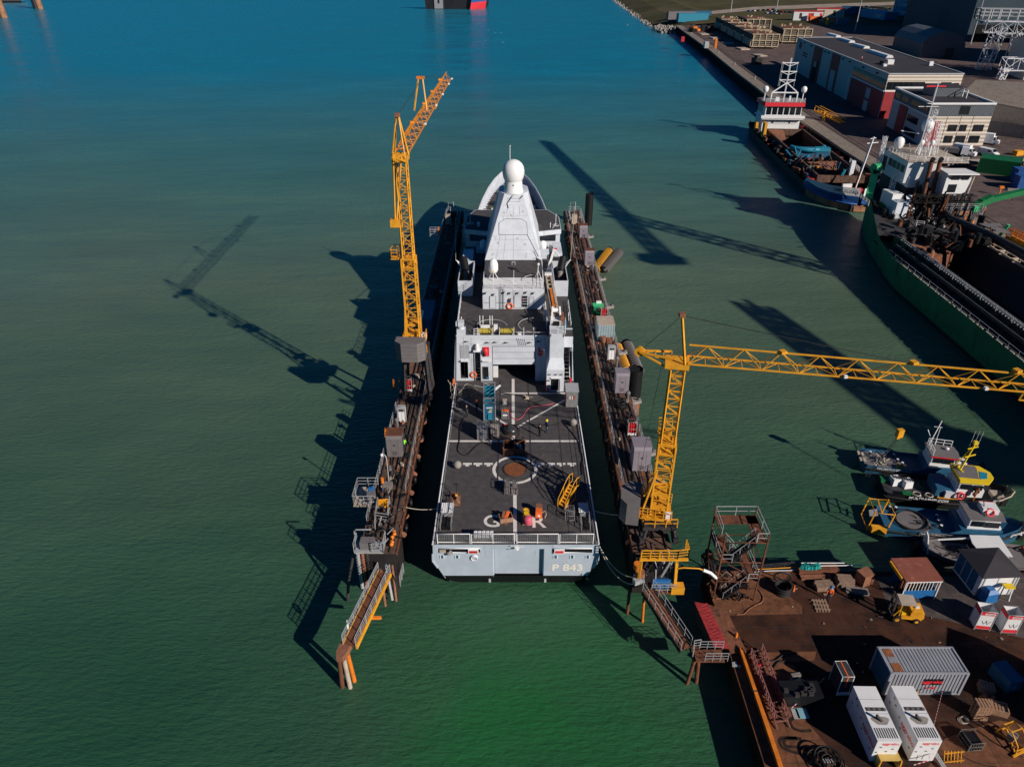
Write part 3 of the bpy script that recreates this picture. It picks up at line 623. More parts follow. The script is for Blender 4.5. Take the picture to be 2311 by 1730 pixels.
b = MB('white'); b.tube(arc(2.6, 42.2, 1.3, 90, 270, DH + .3), .03, 4); b.bar((-.1, 41.4, DH), (-.1, 41.4, DH + 1.9), .05); b.torus((-.1, 41.4, DH + .1), .4, .025, (0, 0, 1), 14); b.bar((-.35, 48, DH), (-.35, 48, DH + .5), .05); b.bar((-.35, 48, DH + .5), (.1, 48, DH + .5), .05); b.bar((.1, 48, DH + .5), (.1, 48, DH), .05); P_(b, 'roof_aerials')

# integrated pyramid mast and radome
b = MB('navy')
B0 = [(-4.38, 50.0, DH), (4.08, 50.0, DH), (4.08, 66, DH), (-4.38, 66, DH)]
zt = 22.7
T0 = [(-1.5, 57.0), (1.25, 57.0), (2.05, 58.4), (2.05, 61.2), (1.25, 62.4), (-1.5, 62.4), (-2.3, 61.2), (-2.3, 58.4)]
T = [(x, y, zt) for x, y in T0]
v = B0 + T
b.add(v, [(0, 1, 5, 4), (1, 6, 5), (1, 2, 7, 6), (2, 8, 7), (2, 3, 9, 8), (3, 10, 9), (3, 0, 11, 10), (0, 4, 11), (4, 5, 6, 7, 8, 9, 10, 11)])
b.bx(-4.38, 50, HR, 4.08, 66, DH - .01); mast = P_(b, 'mast_pyramid')
b = MB('navy')           # raised radar panel and seams on the sloping aft face
e1 = Vector((1, 0, 0)); e2 = (Vector((0, 57.0, zt)) - Vector((0, 50, DH))).normalized(); nn = e1.cross(e2)
def mf(x, t, o=.02): return tuple(Vector((-.14 + x, 50, DH)) + e2 * t + nn * o)
pan = [(-2.15, 4.0), (2.15, 4.0), (2.0, 5.9), (1.25, 6.5), (-1.25, 6.5), (-2.15, 5.9)]
b.ext([mf(x, t, 0) for x, t in pan], nn * .05); b.m = 'darksteel'; b.tube([mf(x, t, .06) for x, t in pan], .03, 4, True)
b.m = 'steel'
b.tube([mf(x, t, .02) for x, t in ((-.95, 9.3), (.95, 9.3), (.95, 9.8), (-.95, 9.8))], .025, 4, True)
for x in (-.95, 0, .95): b.tube([mf(x, 7.2), mf(x * .95, 8.5)], .015, 4)
for x in (-2.6, -1.5, -.0): b.tube([mf(x, .1), mf(x * .55, 7.0)], .012, 4)
b.tube([mf(2.1, 4.0, .04), mf(3.7, .6, .04)], .04, 4); b.tube([mf(3.0, .2, .1), mf(3.8, .4, .4), mf(3.3, 1.3, .3)], .05, 4)
b.m = 'black'; b.tube([mf(-.95, 9.0, .06), mf(0, 10.2, .3)], .05, 4); b.tube([mf(-.95, 9.0, .06), mf(-.75, 8.2, .1)], .05, 4); b.tube([mf(.95, 9.7, .1), mf(1.5, 10.2, .3)], .05, 4)
b.m = 'steel'
for t2 in (1.6, 3.2, 7.0, 8.7): w2 = 4.2 - t2 * .29; b.tube([mf(-w2, t2, .004), mf(w2, t2, .004)], .012, 4)
for x, t2 in ((-3.2, .8), (2.9, 1.2), (-2.4, 2.6), (1.6, 2.4), (-1.5, 7.4), (1.3, 7.6), (.5, 3.3)): b.tube([mf(x, t2, .04), mf(x + .22, t2, .04), mf(x + .22, t2 + .2, .04), mf(x, t2 + .2, .04)], .02, 4, True)
P_(b, 'radar_panel', par=mast)
b = MB('black')
for x, y, zz in ((3.3, 53.2, 17.1), (3.75, 51.8, 15.8), (3.4, 52.5, 16.5), (2.6, 55.2, 19.6), (-3.45, 53.4, 17.0)): b.ob((x, y, zz), (.2, .25, .2))
P_(b, 'mast_fittings', par=mast)
RC = (-.14, 58.3)
b = MB('dome'); b.lathe([(1.55, zt), (1.42, zt + .5), (1.32, zt + 1.7)], (RC[0], RC[1], 0), 32); b.m = 'black'; b.ob((RC[0], RC[1] - 1.4, zt + 1.25), (.16, .1, .13)); P_(b, 'radome_collar', par=mast)
b = MB('dome'); b.lathe([(1.32, -1.15), (1.52, -.75), (1.66, -.1), (1.66, .35), (1.55, .9), (1.3, 1.35), (.9, 1.7), (.45, 1.9), (.01, 1.95)], (RC[0], RC[1], 25.55), 36); P_(b, 'radome', par=mast)
b = MB('white'); b.bar((RC[0] - .5, RC[1] + .9, 26.5), (RC[0] - .5, RC[1] + .9, 29.2), .09); b.sph((RC[0] - .5, RC[1] + .9, 29.25), .1, 8); P_(b, 'mast_rod', par=mast)

# bridge: roof slab over open wings, dark windows below
b = MB('navy'); rf = [(-8.2, 63.4), (-4, 62.2), (4, 62.2), (7.75, 63.4), (7.75, 70), (6.0, 74), (-6.8, 74), (-8.2, 70)]
b.prism(rf, 14.25, 15.0); b.bx(-8.0, 66.4, HR, 7.6, 73.5, 14.25); b.bx(-8.0, 63.6, HR, -7.4, 66.4, 14.25); b.bx(6.9, 63.6, HR, 7.6, 66.4, 14.25); b.bx(-8, 63.5, HR, -4.4, 63.7, 12.9); b.bx(4.1, 63.5, HR, 7.6, 63.7, 12.9); P_(b, 'bridge')
b = MB('deck'); b.prism([(x * .985, 67 + (y - 67) * .97) for x, y in rf], 15.0, 15.03); P_(b, 'bridge_roof')
for x0, x1 in ((-7.2, -5.0), (4.6, 6.7)):
    b = MB('glass'); b.bx(x0, 66.34, 12.9, x1, 66.39, 14.1); P_(b, 'bridge_window')
b = MB('white'); 
for x, y in ((-7.3, 65.6), (6.9, 64.6)): b.bar((x, y, 15), (x, y, 17.2), .07); b.torus((x, y, 15.3), .5, .04, (0, 0, 1), 14); b.bar((x, y, 15.6), (x - .6, y - .8, 15), .05)
b.ob((-5.9, 64.9, 15), (.4, .4, .4)); b.sph((-5.9, 64.9, 15.5), .28, 10); b.bar((6.0, 64.2, 15), (6.0, 64.2, 15.9), .1); P_(b, 'bridge_aerials')
for x, y, z0 in ((4.75, 61.5, 12.4), ):
    b = MB('dome'); b.lathe([(.55, 0), (.55, .8), (.45, 1.1), (.2, 1.3), (.01, 1.34)], (x, y, z0), 16); b.m = 'white'; b.cyl((x, y, HR), (x, y, z0), .2); b.ob((x + 1.1, y, HR), (.7, .7, .9)); P_(b, 'satellite_dome')
b = MB('dome'); b.lathe([(.55, 0), (.55, .8), (.45, 1.1), (.2, 1.3), (.01, 1.34)], (-5.05, 61.5, 12.6), 16); b.m = 'navy'; b.bx(-6.2, 60.5, HR, -4.4, 63, 12.6); P_(b, 'satellite_dome')
# side houses between funnels and bridge
b = MB('navy'); b.bx(-8.0, 52.5, HR, -6.4, 58, 13.6); b.m = 'hole'; b.bx(-7.6, 52.46, 12.6, -6.9, 52.5, 13.4); P_(b, 'side_house')
b = MB('navy'); b.bx(6.3, 57, HR, 7.6, 62, 13.3); b.bx(4.1, 58, HR, 5.6, 60, 12.9); P_(b, 'side_house')
b = MB('white'); b.bar((5.0, 52, HR), (6.2, 55.2, 14.6), .28); b.bar((6.2, 55.2, 14.6), (7.7, 53, 13.0), .16); b.bar((5.0, 52, HR), (7.7, 53, 12.6), .16); b.bar((6.0, 55.2, 14.6), (6.0, 56.5, HR), .2)
b.ob((6.5, 53.5, HR), (2.4, 3.4, .7)); b.m = 'brightred'; b.ob((6.4, 55.2, 14.6), (.5, .3, .15)); b.m = 'white'
b.rail([(4.3, 51, HR), (4.3, 57, HR)], 1.1, 1.5); b.rail([(4.4, 50.8, HR), (5.6, 50.8, HR)], 1.1, 1); P_(b, 'boat_davit')
b = MB('darksteel'); b.ob((6.4, 54, HR + .7), (1.3, 3.0, .6)); b.ob((-5.5, 55, HR), (1.4, 4, .9)); P_(b, 'stowed_boat')
# twin open funnel casings with angled exhausts
for sgn in (-1, 1):
    x0, x1 = (-8.0, -5.95) if sgn < 0 else (5.55, 7.6)
    b = MB('navy'); t = .12; zt2 = 14.3; y0, y1 = 43.3, 51
    b.bx(x0, y0, HR, x1, y0 + t, zt2); b.bx(x0, y1 - t, HR, x1, y1, zt2); b.bx(x0, y0 + t, HR, x0 + t, y1 - t, zt2); b.bx(x1 - t, y0 + t, HR, x1, y1 - t, zt2)
    b.m = 'rust'; b.bx(x0 + t, y0 + t, HR + .02, x1 - t, y1 - t, HR + .5); b.m = 'black'
    b.ext([(x0 + t + .005, y0 + .13, HR + .5), (x0 + t + .005, y1 - .13, HR + .5), (x0 + t + .005, y1 - .13, zt2 - .1), (x0 + t + .005, y0 + .13, zt2 - .1)], (.01, 0, 0))
    b.ext([(x1 - t - .005, y0 + .13, HR + .5), (x1 - t - .005, y1 - .13, HR + .5), (x1 - t - .005, y1 - .13, zt2 - .1), (x1 - t - .005, y0 + .13, zt2 - .1)], (-.01, 0, 0))
    fn = P_(b, 'funnel')
    xm = (x0 + x1) / 2
    b = MB('greybox'); b.cyl((xm, 46.2, HR + .5), (xm + sgn * .1, 47.2, 14.2), .42, .45, 14); b.m = 'black'; b.cyl((xm + sgn * .1, 47.2, 14.2), (xm + sgn * .55, 48.8, 15.6), .58, .6, 16, False); b.cyl((xm + sgn * .1, 47.2, 14.2), (xm + sgn * .12, 47.3, 14.25), .57); b.m = 'hole'; b.cyl((xm + sgn * .5, 48.6, 15.4), (xm + sgn * .52, 48.65, 15.45), .58)
    b.m = 'rustlight'; b.ob((xm - .2, 44.6, HR + .5), (1.0, 1.2, .7)); b.cyl((xm - .6, 44.3, HR + .6), (xm + .6, 44.3, HR + .9), .25); P_(b, 'exhaust_pipe', par=fn)
    b = MB('white'); b.ext([(x0 if sgn < 0 else x1, 50, 13.6), (x0 if sgn < 0 else x1, 51.6, 13.6), ((x0 if sgn < 0 else x1) + sgn * .8, 50.6, 14.6)], (0, 0, .12)); P_(b, 'mooring_bracket', par=fn)
# fore deck inside the bulwark
b = MB('deck'); zf = 10.3
fp = [(cxs(y) - (ht - .15), y, zf) for y, ht, *_ in st if y >= 78 and ht > .3]; fp += [(2 * cxs(p2[1]) - p2[0], p2[1], zf) for p2 in reversed(fp)]
b.add(fp, [tuple(range(len(fp) - 1, -1, -1))])
P_(b, 'fore_deck')
b = MB('navy')
for sgn in (-1, 1):
    ring = [(cxs(y) + sgn * (ht - .12), y, zt_) for y, ht, zt_, *_ in st if 78 <= y < 112]
    b.loft([[(p2[0], p2[1], zf) for p2 in ring], ring] if sgn > 0 else [ring, [(p2[0], p2[1], zf) for p2 in ring]], smooth=False)
    b.tube([(p2[0] + sgn * .06, p2[1], p2[2] + .02) for p2 in ring], .13, 6)
    for i in range(26):
        t = i / 25 * (len(ring) - 1); k = min(int(t), len(ring) - 2); q1 = Vector(ring[k]).lerp(Vector(ring[k + 1]), t - k)
        b.ext([(q1.x, q1.y, zf), (q1.x, q1.y, q1.z - .1), (q1.x - sgn * .75, q1.y, zf)], (0, .08, 0))
P_(b, 'bow_bulwark')
b = MB('white'); b.m = 'black'; b.cyl((-4.0, 93, zf), (-4.0, 93, zf + .3), 1.0); b.m = 'canvas'; b.ob((-4.2, 89.5, zf), (.7, .4, .3), .3); b.m = 'white'; b.ob((-3.9, 87.5, zf), (.9, .8, .7)); b.ob((-5.6, 86, zf), (.5, 1.2, .9)); b.cyl((-2.2, 97, zf), (-2.2, 97, zf + .8), .35); b.ob((-5, 83.5, zf), (.8, 1.0, 1.3)); b.ob((4, 90, zf), (.7, .6, .6)); b.ob((4.6, 84, zf), (.6, .9, 1.2)); b.ob((-3.1, 100, zf), (.5, .7, .7)); P_(b, 'fore_deck_gear')
b = MB('greybox'); b.bar((-3.8, 79, zf), (-3.2, 85.5, zf + .8), .5, .5); b.m = 'navy'; b.lathe([(1.7, 0), (1.6, 1.2), (1.0, 2.0), (.05, 2.1)], (-.2, 86, zf), 14); P_(b, 'gun_turret')

# starboard crane: grey pedestal tower, house with a sloped cap at its foot, tan folded jib
b = MB('navy'); b.bx(4.06, 28.0, DZ, 6.3, 30.7, 8.6); b.add([(4.06, 28.0, 8.602), (6.3, 28.0, 8.602), (6.3, 30.7, 8.602), (4.06, 30.7, 8.602), (4.46, 28.95, 9.8), (6.2, 28.95, 9.8), (6.2, 30.7, 9.8), (4.46, 30.7, 9.8)], [(0, 1, 5, 4), (1, 2, 6, 5), (3, 0, 4, 7), (4, 5, 6, 7)])
b.m = 'hole'; b.bx(4.65, 27.96, 5.65, 5.6, 28.0, 7.3); b.m = 'darksteel'
for i in range(5): b.bx(5.66, 27.3 + i * .14, 5.6, 5.72, 27.35 + i * .14, 7.3)
for i in range(4): b.bx(5.66, 27.3, 5.65 + i * .5, 5.73, 27.96, 5.7 + i * .5)
for x, zz in ((4.3, 7.0), (4.4, 6.3), (5.2, 7.9), (4.4, 7.9), (5.9, 7.9)): b.bx(x - .18, 27.9, zz, x + .18, 28.0, zz + .1)
b.m = 'white'; b.bx(4.6, 27.8, 7.4, 5.9, 28.0, 7.5); P_(b, 'crane_foot_house')
b = MB('navy'); b.bx(4.42, 28.97, 9.7, 6.2, 31.4, 13.2); b.m = 'rustlight'; b.bx(4.42, 28.95, 12.8, 4.56, 28.97, 13.2); b.bx(5.98, 28.95, 12.75, 6.15, 28.97, 13.2); b.m = 'white'
b.rail([(4.4, 29.0, 13.2), (6.3, 29.0, 13.2)], 1.0, .9); b.rail([(6.35, 29.9, 12.9), (6.5, 32.2, 12.9)], 1.0, 1.1); b.rail([(4.4, 29.9, 9.7), (4.4, 31.2, 12.0)], 1.0, 1.0, 1)
b.rail([(3.7, 29.6, 9.6), (4.4, 29.4, 9.6)], 1.0, .7); b.rail([(3.3, 30.6, 9.6), (3.7, 29.6, 9.6)], 1.0, 1); P_(b, 'crane_pedestal')
b = MB('beige'); 
for k in (-.38, .38): b.bar((5.35 + k, 33.2, 13.6), (4.75 + k, 43.6, 14.9), .3, .42)
for i in range(10): t = i / 9; b.bar((4.97 - .6 * t, 33.4 + 10 * t, 13.75 + 1.2 * t), (5.73 - .6 * t, 33.4 + 10 * t, 13.75 + 1.2 * t), .12)
b.m = 'orange'; b.bar((5.2, 33.8, 13.95), (4.9, 39.5, 14.7), .3, .16); b.m = 'rustlight'; b.bar((5.55, 33.0, 13.2), (5.3, 38, 14.1), .16); b.m = 'darksteel'; b.bar((4.6, 33.2, 13.9), (4.3, 43, 15.1), .08); b.m = 'white'; b.ob((4.75, 43.8, 14.6), (1.0, .6, .7)); P_(b, 'crane_jib')
b = MB('white'); b.ob((5.3, 32.3, 12.9), (1.5, 1.6, .7)); b.m = 'hole'; b.ob((5.3, 31.5, 13.0), (.8, .5, .6)); b.m = 'white'; b.bar((4.7, 32.0, 13.2), (4.9, 33.4, 14.9), .2); b.bar((5.9, 32, 13.2), (5.8, 33.4, 14.9), .2); b.cyl((4.8, 33.4, 14.4), (5.9, 33.4, 14.4), .3); b.m = 'rustlight'; b.ob((6.1, 32.6, 12.9), (.5, 1.5, 1.2)); b.m = 'white'; b.bar((4.2, 38.4, HR), (4.0, 40, 13.6), .3); b.ob((4.1, 36, HR), (.5, 1.6, 1.0)); b.rail([(4.15, 32.5, 12.0), (4.05, 38, 12.0)], 1.6, .9, 3, .03); P_(b, 'crane_slew_head')
b = MB('steel')
for i in range(16): b.bx(6.45, 30.2 + i * .36, DZ + .25 + i * .4, 7.15, 30.5 + i * .36, DZ + .3 + i * .4)
b.m = 'white'
for x in (6.4, 7.2): b.bar((x, 30.0, DZ + .9), (x, 36, 12.6), .07); [b.bar((x, 30 + i * 1.5, DZ + i * 1.63), (x, 30 + i * 1.5, DZ + .95 + i * 1.63), .06) for i in range(5)]
b.ob((7.4, 33, 9.5), (.3, 3.4, .9)); b.m = 'beige'
for i in range(9): b.bar((7.1 + .25 * rnd.random(), 31.6 + i * .35, 9.5 + i * .25), (7.5, 31.8 + i * .35, 10.3 + i * .22), .07)
P_(b, 'side_stair')
b = MB('hiviso'); b.torus((6.75, 31.2, 10.9), .36, .09, (0, 1, 0), 18); P_(b, 'life_ring')
b = MB('brightred'); b.bx(3.95, 28.5, DZ, 4.05, 29, 6.9); b.cyl((4.3, 28.0, DZ + .1), (4.3, 28.0, DZ + .5), .15); b.sph((4.15, 28.1, DZ + .4), .18, 8); b.cyl((7.3, 29.9, DZ), (7.3, 29.9, DZ + .9), .14); P_(b, 'fire_hose_gear')
b = MB('teal'); b.bx(6.35, 32.0, HR + .3, 6.65, 32.8, HR + 1.4); P_(b, 'control_box')
# ---------------------------------------------------------------- people
def person(label, loc, rz=0.0, top='cloth', legs='cloth', hat=None, pose='stand', group=None):
    """one continuous skinned figure; head, hands, clothing colours by body region; helmet as its own part"""
    J = {'hip': (0, 0, .95), 'belly': (0, 0, 1.1), 'chest': (0, .01, 1.35), 'neck': (0, .01, 1.5), 'head': (0, .03, 1.62), 'crown': (0, .02, 1.72)}
    bend = {'stand': 0, 'walk': 0, 'stoop': .5}[pose]
    if bend:
        for k in ('belly', 'chest', 'neck', 'head', 'crown'):
            x, y, z = J[k]; d = z - .95; J[k] = (x, y + d * math.sin(bend), .95 + d * math.cos(bend))
    st2 = .22 if pose == 'walk' else .04
    ch = J['chest']
    for s2, n in ((-1, 'l'), (1, 'r')):
        J['sho' + n] = (s2 * .19, ch[1], ch[2] + .06); sw = s2 * (.2 if pose == 'walk' else .08) + bend * .5
        J['elb' + n] = (s2 * .25, ch[1] + sw * .5, ch[2] - .22); J['wri' + n] = (s2 * .24, ch[1] + sw * .8 + .12, ch[2] - .42); J['fin' + n] = (s2 * .22, ch[1] + sw * .9 + .17, ch[2] - .54)
        J['thi' + n] = (s2 * .10, 0, .88); J['kne' + n] = (s2 * .11, -s2 * st2 * .5 + .03, .5); J['ank' + n] = (s2 * .11, -s2 * st2, .09); J['toe' + n] = (s2 * .12, -s2 * st2 + .17, .05)
    E2 = [('hip', 'belly'), ('belly', 'chest'), ('chest', 'neck'), ('neck', 'head'), ('head', 'crown')]
    for n in 'lr': E2 += [('chest', 'sho' + n), ('sho' + n, 'elb' + n), ('elb' + n, 'wri' + n), ('wri' + n, 'fin' + n), ('hip', 'thi' + n), ('thi' + n, 'kne' + n), ('kne' + n, 'ank' + n), ('ank' + n, 'toe' + n)]
    Rr = {'hip': .15, 'belly': .14, 'chest': .16, 'neck': .055, 'head': .095, 'crown': .07, 'sho': .075, 'elb': .052, 'wri': .038, 'fin': .03, 'thi': .095, 'kne': .065, 'ank': .048, 'toe': .04}
    ks = list(J); me = bpy.data.meshes.new('sk'); me.from_pydata([J[k] for k in ks], [(ks.index(a), ks.index(c)) for a, c in E2], [])
    o = bpy.data.objects.new('sk', me); COL.objects.link(o); m = o.modifiers.new('s', 'SKIN'); 
    if not me.skin_vertices: bpy.context.view_layer.update()
    sv = me.skin_vertices[0].data if me.skin_vertices else None
    if sv is None:
        o.select_set(True)
    for i, k in enumerate(ks):
        r = Rr.get(k, Rr.get(k[:-1], .05)); sv[i].radius = (r, r * .85 if k in ('hip', 'belly', 'chest') else r); sv[i].use_root = k == 'hip'
    o.modifiers.new('u', 'SUBSURF').levels = 1
    bm = bpy.data.meshes.new_from_object(o.evaluated_get(bpy.context.evaluated_depsgraph_get())); bpy.data.objects.remove(o); bpy.data.meshes.remove(me)
    bm.name = 'body'; [bm.materials.append(MATS[x]) for x in (top, legs, 'skin', 'black')]
    for f in bm.polygons:
        c = f.center; best = min(ks, key=lambda k: (Vector(J[k]) - c).length); k = best.rstrip('lr') if best not in ('hip', 'belly') else best
        f.material_index = 2 if best in ('head', 'crown', 'neck') or best[:3] in ('fin',) else 3 if best[:3] in ('toe', 'ank') and c.z < .12 else 1 if best in ('hip',) or best[:3] in ('thi', 'kne', 'ank', 'toe') else 0
        f.use_smooth = True
    t = thing('person', label, 'person', loc, rz, group)
    bo = bpy.data.objects.new('body', bm); COL.objects.link(bo); bo.parent = t
    h = Vector(J['crown']); b = MB(hat or 'black')
    if hat: b.lathe([(.19, -.02), (.15, 0), (.145, .06), (.1, .12), (.01, .145)], (h.x, h.y, h.z - .02), 12); b.build('helmet', t)
    else: b.lathe([(.10, -.06), (.112, 0), (.09, .05), (.01, .08)], (h.x, h.y - .02, h.z), 10); b.build('hair', t)
    return t
# ---------------------------------------------------------------- loose gear on the flight deck
d3 = zoomer(950, 840, 5.52); d4 = zoomer(950, 1060, 5.144)
def D3(x, y): return d3(x, y, DZ)
def D4(x, y): return d4(x, y, DZ)
t = thing('air_dryer_rack', 'long blue open-topped machine rack with fans, standing lengthwise on the forward flight deck', 'machine rack', (-3.1, 23.5, DZ), R(1.5))
b = MB('teal'); b.bx(-.66, -2.25, .12, .66, 2.35, .2); b.bx(-.66, -2.25, .2, .66, -1.3, 2.45); b.bx(-.6, -1.3, .2, -.55, 2.35, 2.2); b.bx(.55, -1.3, .2, .6, 2.35, 2.2); b.bx(-.6, 2.3, .2, .6, 2.35, 2.2)
for i in range(4): y = -1.3 + i * .92; b.bx(-.55, y, .2, .55, y + .06, 2.25); b.m = 'hole'; b.bx(-.54, y + .07, 1.5, .54, y + .86, 1.52); b.m = 'teal'
b.build('casing', t)
b = MB('steel')
for x in (-.68, .68):
    for y in (-2.3, 2.4): b.bar((x, y, 0), (x, y, 2.64), .12)
    b.bar((x, -2.3, 2.6), (x, 2.4, 2.6), .12); b.bar((x, -2.3, .06), (x, 2.4, .06), .12)
for y in (-2.3, -1.3, 2.4): b.bar((-.68, y, 2.6), (.68, y, 2.6), .12)
b.build('lifting_frame', t)
b = MB('white')
for i in range(4): y = -.82 + i * .92; b.m = 'greenlight' if i == 1 else 'white'; b.cyl((-.1, y, 1.55), (-.1, y, 1.85), .12); b.ob((.2, y + .1, 1.55), (.2, .25, .3)); b.m = 'darksteel'; b.torus((0, y, 1.75), .3, .05, n=14)
b.build('fans', t)
b = MB('boatblue'); b.bx(-.5, -2.28, .3, .5, -2.26, 2.3); b.m = 'white'; b.bx(-.4, -2.3, 1.8, .35, -2.281, 1.92); b.m = 'brightyellow'; b.bx(-.05, -2.3, 1.45, .3, -2.281, 1.58); b.m = 'white'; b.bx(-.15, -2.3, 1.2, .25, -2.281, 1.3); b.m = 'teal'; b.bx(-.2, -2.4, .25, .25, -2.281, 1.0); b.build('control_panel', t)
t = thing('site_cabin', 'narrow grey metal cabin with slatted window on the right edge of the flight deck', 'cabin', (7.05, 25.0, DZ))
b = MB('greybox'); b.m = 'steel'; b.bx(-.72, -.8, .05, .75, .8, 2.3); 
for i in range(10): b.bx(-.7 + i * .155, -.83, .05, -.66 + i * .155, -.801, 2.25)
b.build('cabin_wall', t); b = MB('galv'); b.ext([(-.8, -.9, 2.3), (-.8, .9, 2.3), (-.8, .9, 2.55), (-.8, -.9, 2.36)], (1.63, 0, 0)); b.build('cabin_roof', t)
b = MB('hole'); b.bx(-.45, -.85, 1.2, .35, -.832, 1.7); b.m = 'white'; [b.bx(-.4 + i * .2, -.86, 1.2, -.3 + i * .2, -.85, 1.7) for i in range(4)]; b.m = 'hiviso'; b.bx(.2, -.865, 1.2, .3, -.86, 1.7); b.bar((-.7, -.86, 2.2), (-.6, -.86, .9), .03); b.build('window', t)
# cage crates of tanks
def ibc(loc, d, n, m, lab, name='tank_crate'):
    t = thing(name, lab, 'crate', loc, R(2)); b = MB(m); W2, L2, H2 = d
    for i in range(n[0]):
        for j in range(n[1]):
            w2, l2 = W2 / n[0], L2 / n[1]; b.ob((-W2 / 2 + w2 * (i + .5), -L2 / 2 + l2 * (j + .5), .14), (w2 * .92, l2 * .92, H2 - .2), 0, .94)
    b.build('tanks', t); b = MB('steel')
    for z2 in (.15, H2 * .5, H2): b.tube([(-W2 / 2, -L2 / 2, z2), (W2 / 2, -L2 / 2, z2), (W2 / 2, L2 / 2, z2), (-W2 / 2, L2 / 2, z2)], .03, 4, True)
    for i in range(5): x = -W2 / 2 + W2 * i / 4; b.bar((x, -L2 / 2, .1), (x, -L2 / 2, H2), .035); b.bar((x, -L2 / 2, H2), (x, L2 / 2, H2), .035)
    for i in range(6): y = -L2 / 2 + L2 * i / 5; b.bar((-W2 / 2, y, H2), (W2 / 2, y, H2), .03); b.bar((-W2 / 2, y, .1), (-W2 / 2, y, H2), .035)
    b.build('cage', t); b = MB('timber'); b.bx(-W2 / 2, -L2 / 2, 0, W2 / 2, L2 / 2, .13); b.build('pallet', t); return t
v = D3(765, 850); ibc((v.x, v.y + 1.0, DZ), (1.25, 1.9, 1.5), (2, 3), 'steel', 'large grey caged tank crate with folded sheets on top, near the white deck line')
v = D3(922, 818); ibc((v.x, v.y + .65, DZ), (1.0, 1.15, 1.15), (2, 2), 'beige', 'small beige caged crate beside the large grey tank crate')
t = thing('small_generator', 'small framed generator with an orange coat laid over it, right of the blue rack', 'generator', tuple(D3(1050, 580)) , 0)
b = MB('steel'); 
for x in (-.4, .4): 
    for y in (0, .9): b.bar((x, y, 0), (x, y, 1.0), .06)
    b.bar((x, 0, 1), (x, .9, 1), .06); b.bar((x, 0, .08), (x, .9, .08), .06)
for z2 in (.08, 1): b.bar((-.4, 0, z2), (.4, 0, z2), .06); b.bar((-.4, .9, z2), (.4, .9, z2), .06)
b.build('frame', t); b = MB('greybox'); b.bx(-.33, .08, .1, .33, .8, .7); b.m = 'white'; b.bx(-.3, .06, .4, .3, .08, .6); b.build('engine', t)
b = MB('hiviso'); b.loft([[(-.35 + .1 * i + .03 * ((i * j) % 3), .1 + .12 * j, 1.03 + .05 * ((i + j * 2) % 3) - .02 * abs(i - 3)) for i in range(9)] for j in range(5)], smooth=True); b.build('coat', t)
b = MB('beige'); v = D3(1043, 400); b.ob((v.x, v.y + .5, DZ), (.55, 1.3, .12)); b.m = 'white'; b.ob((v.x, v.y, DZ + .12), (.3, .3, .25)); b.solo('pump_case', 'flat beige pump case with a white top left of the deck centre line', 'case')
def hose(name, label, pts, r, m, z0=DZ, k=5):
    P0 = [Vector((p[0], p[1], z0 + r)) for p in pts]; out = []
    for i in range(len(P0) - 1):
        a, b1, c2, d = P0[max(0, i - 1)], P0[i], P0[i + 1], P0[min(len(P0) - 1, i + 2)]
        for j in range(k):
            t = j / k; out.append(.5 * ((2 * b1) + (c2 - a) * t + (2 * a - 5 * b1 + 4 * c2 - d) * t * t + (3 * b1 - a - 3 * c2 + d) * t ** 3))
    out.append(P0[-1]); b = MB(m); b.tube(out, r, 6); return b.solo(name, label, 'hose')
hose('air_hose', 'red air hose curling across the flight deck from the small generator', [D3(*p) for p in ((1095, 420), (1110, 510), (1140, 570), (1210, 590), (1270, 550), (1310, 480), (1380, 430), (1480, 420), (1600, 405), (1655, 385))], .045, 'pink')
hose('water_hose', 'black hose looping from the grey tank crate to the port side of the deck', [D3(*p) for p in ((770, 870), (680, 930), (590, 1020), (540, 1035), (480, 1010), (458, 960), (480, 850), (485, 700), (520, 590), (570, 550))], .055, 'rubber')
hose('water_hose', 'black hose lying across the deck behind the black cover', [D3(*p) for p in ((870, 610), (900, 645), (1000, 650), (1150, 655), (1300, 650), (1450, 655), (1640, 660), (1730, 630))], .055, 'rubber')
hose('water_hose', 'black hose trailing along the starboard nets of the flight deck', [D3(*p) for p in ((1760, 620), (1850, 720), (1930, 820), (1970, 900), (1990, 1000), (2030, 1060), (2000, 1150), (2010, 1280))], .06, 'rubber')
hose('water_hose', 'black hose running forward of the white cross line near the cabin', [D3(*p) for p in ((1000, 260), (1150, 280), (1280, 310), (1330, 350), (1420, 380), (1530, 345))], .06, 'rubber')
t = thing('covered_hatch', 'round glossy black covered machine with thick ring on the deck centre line', 'machine', tuple(D3(1125, 735)))
b = MB('rubber'); b.torus((0, 0, .16), .88, .15, n=28, m=8); b.torus((0, .02, .32), .8, .12, n=28, m=8); b.build('hose_ring', t); mat('foil', (.10, .10, .11), .25, .6, .5, 3, bump=1.0, bs=5)
b = MB('foil'); b.lathe([(.75, .1), (.7, .4), (.5, .5), (.4, .62), (.2, .7), (.01, .72)], (0, 0, 0), 18); b.build('cover', t)
b = MB('brightred'); v = D3(1048, 665); b.ob((v.x, v.y, DZ), (.35, .3, .22), .4, .7); b.solo('fuel_can', 'small red can beside the round black cover', 'can')
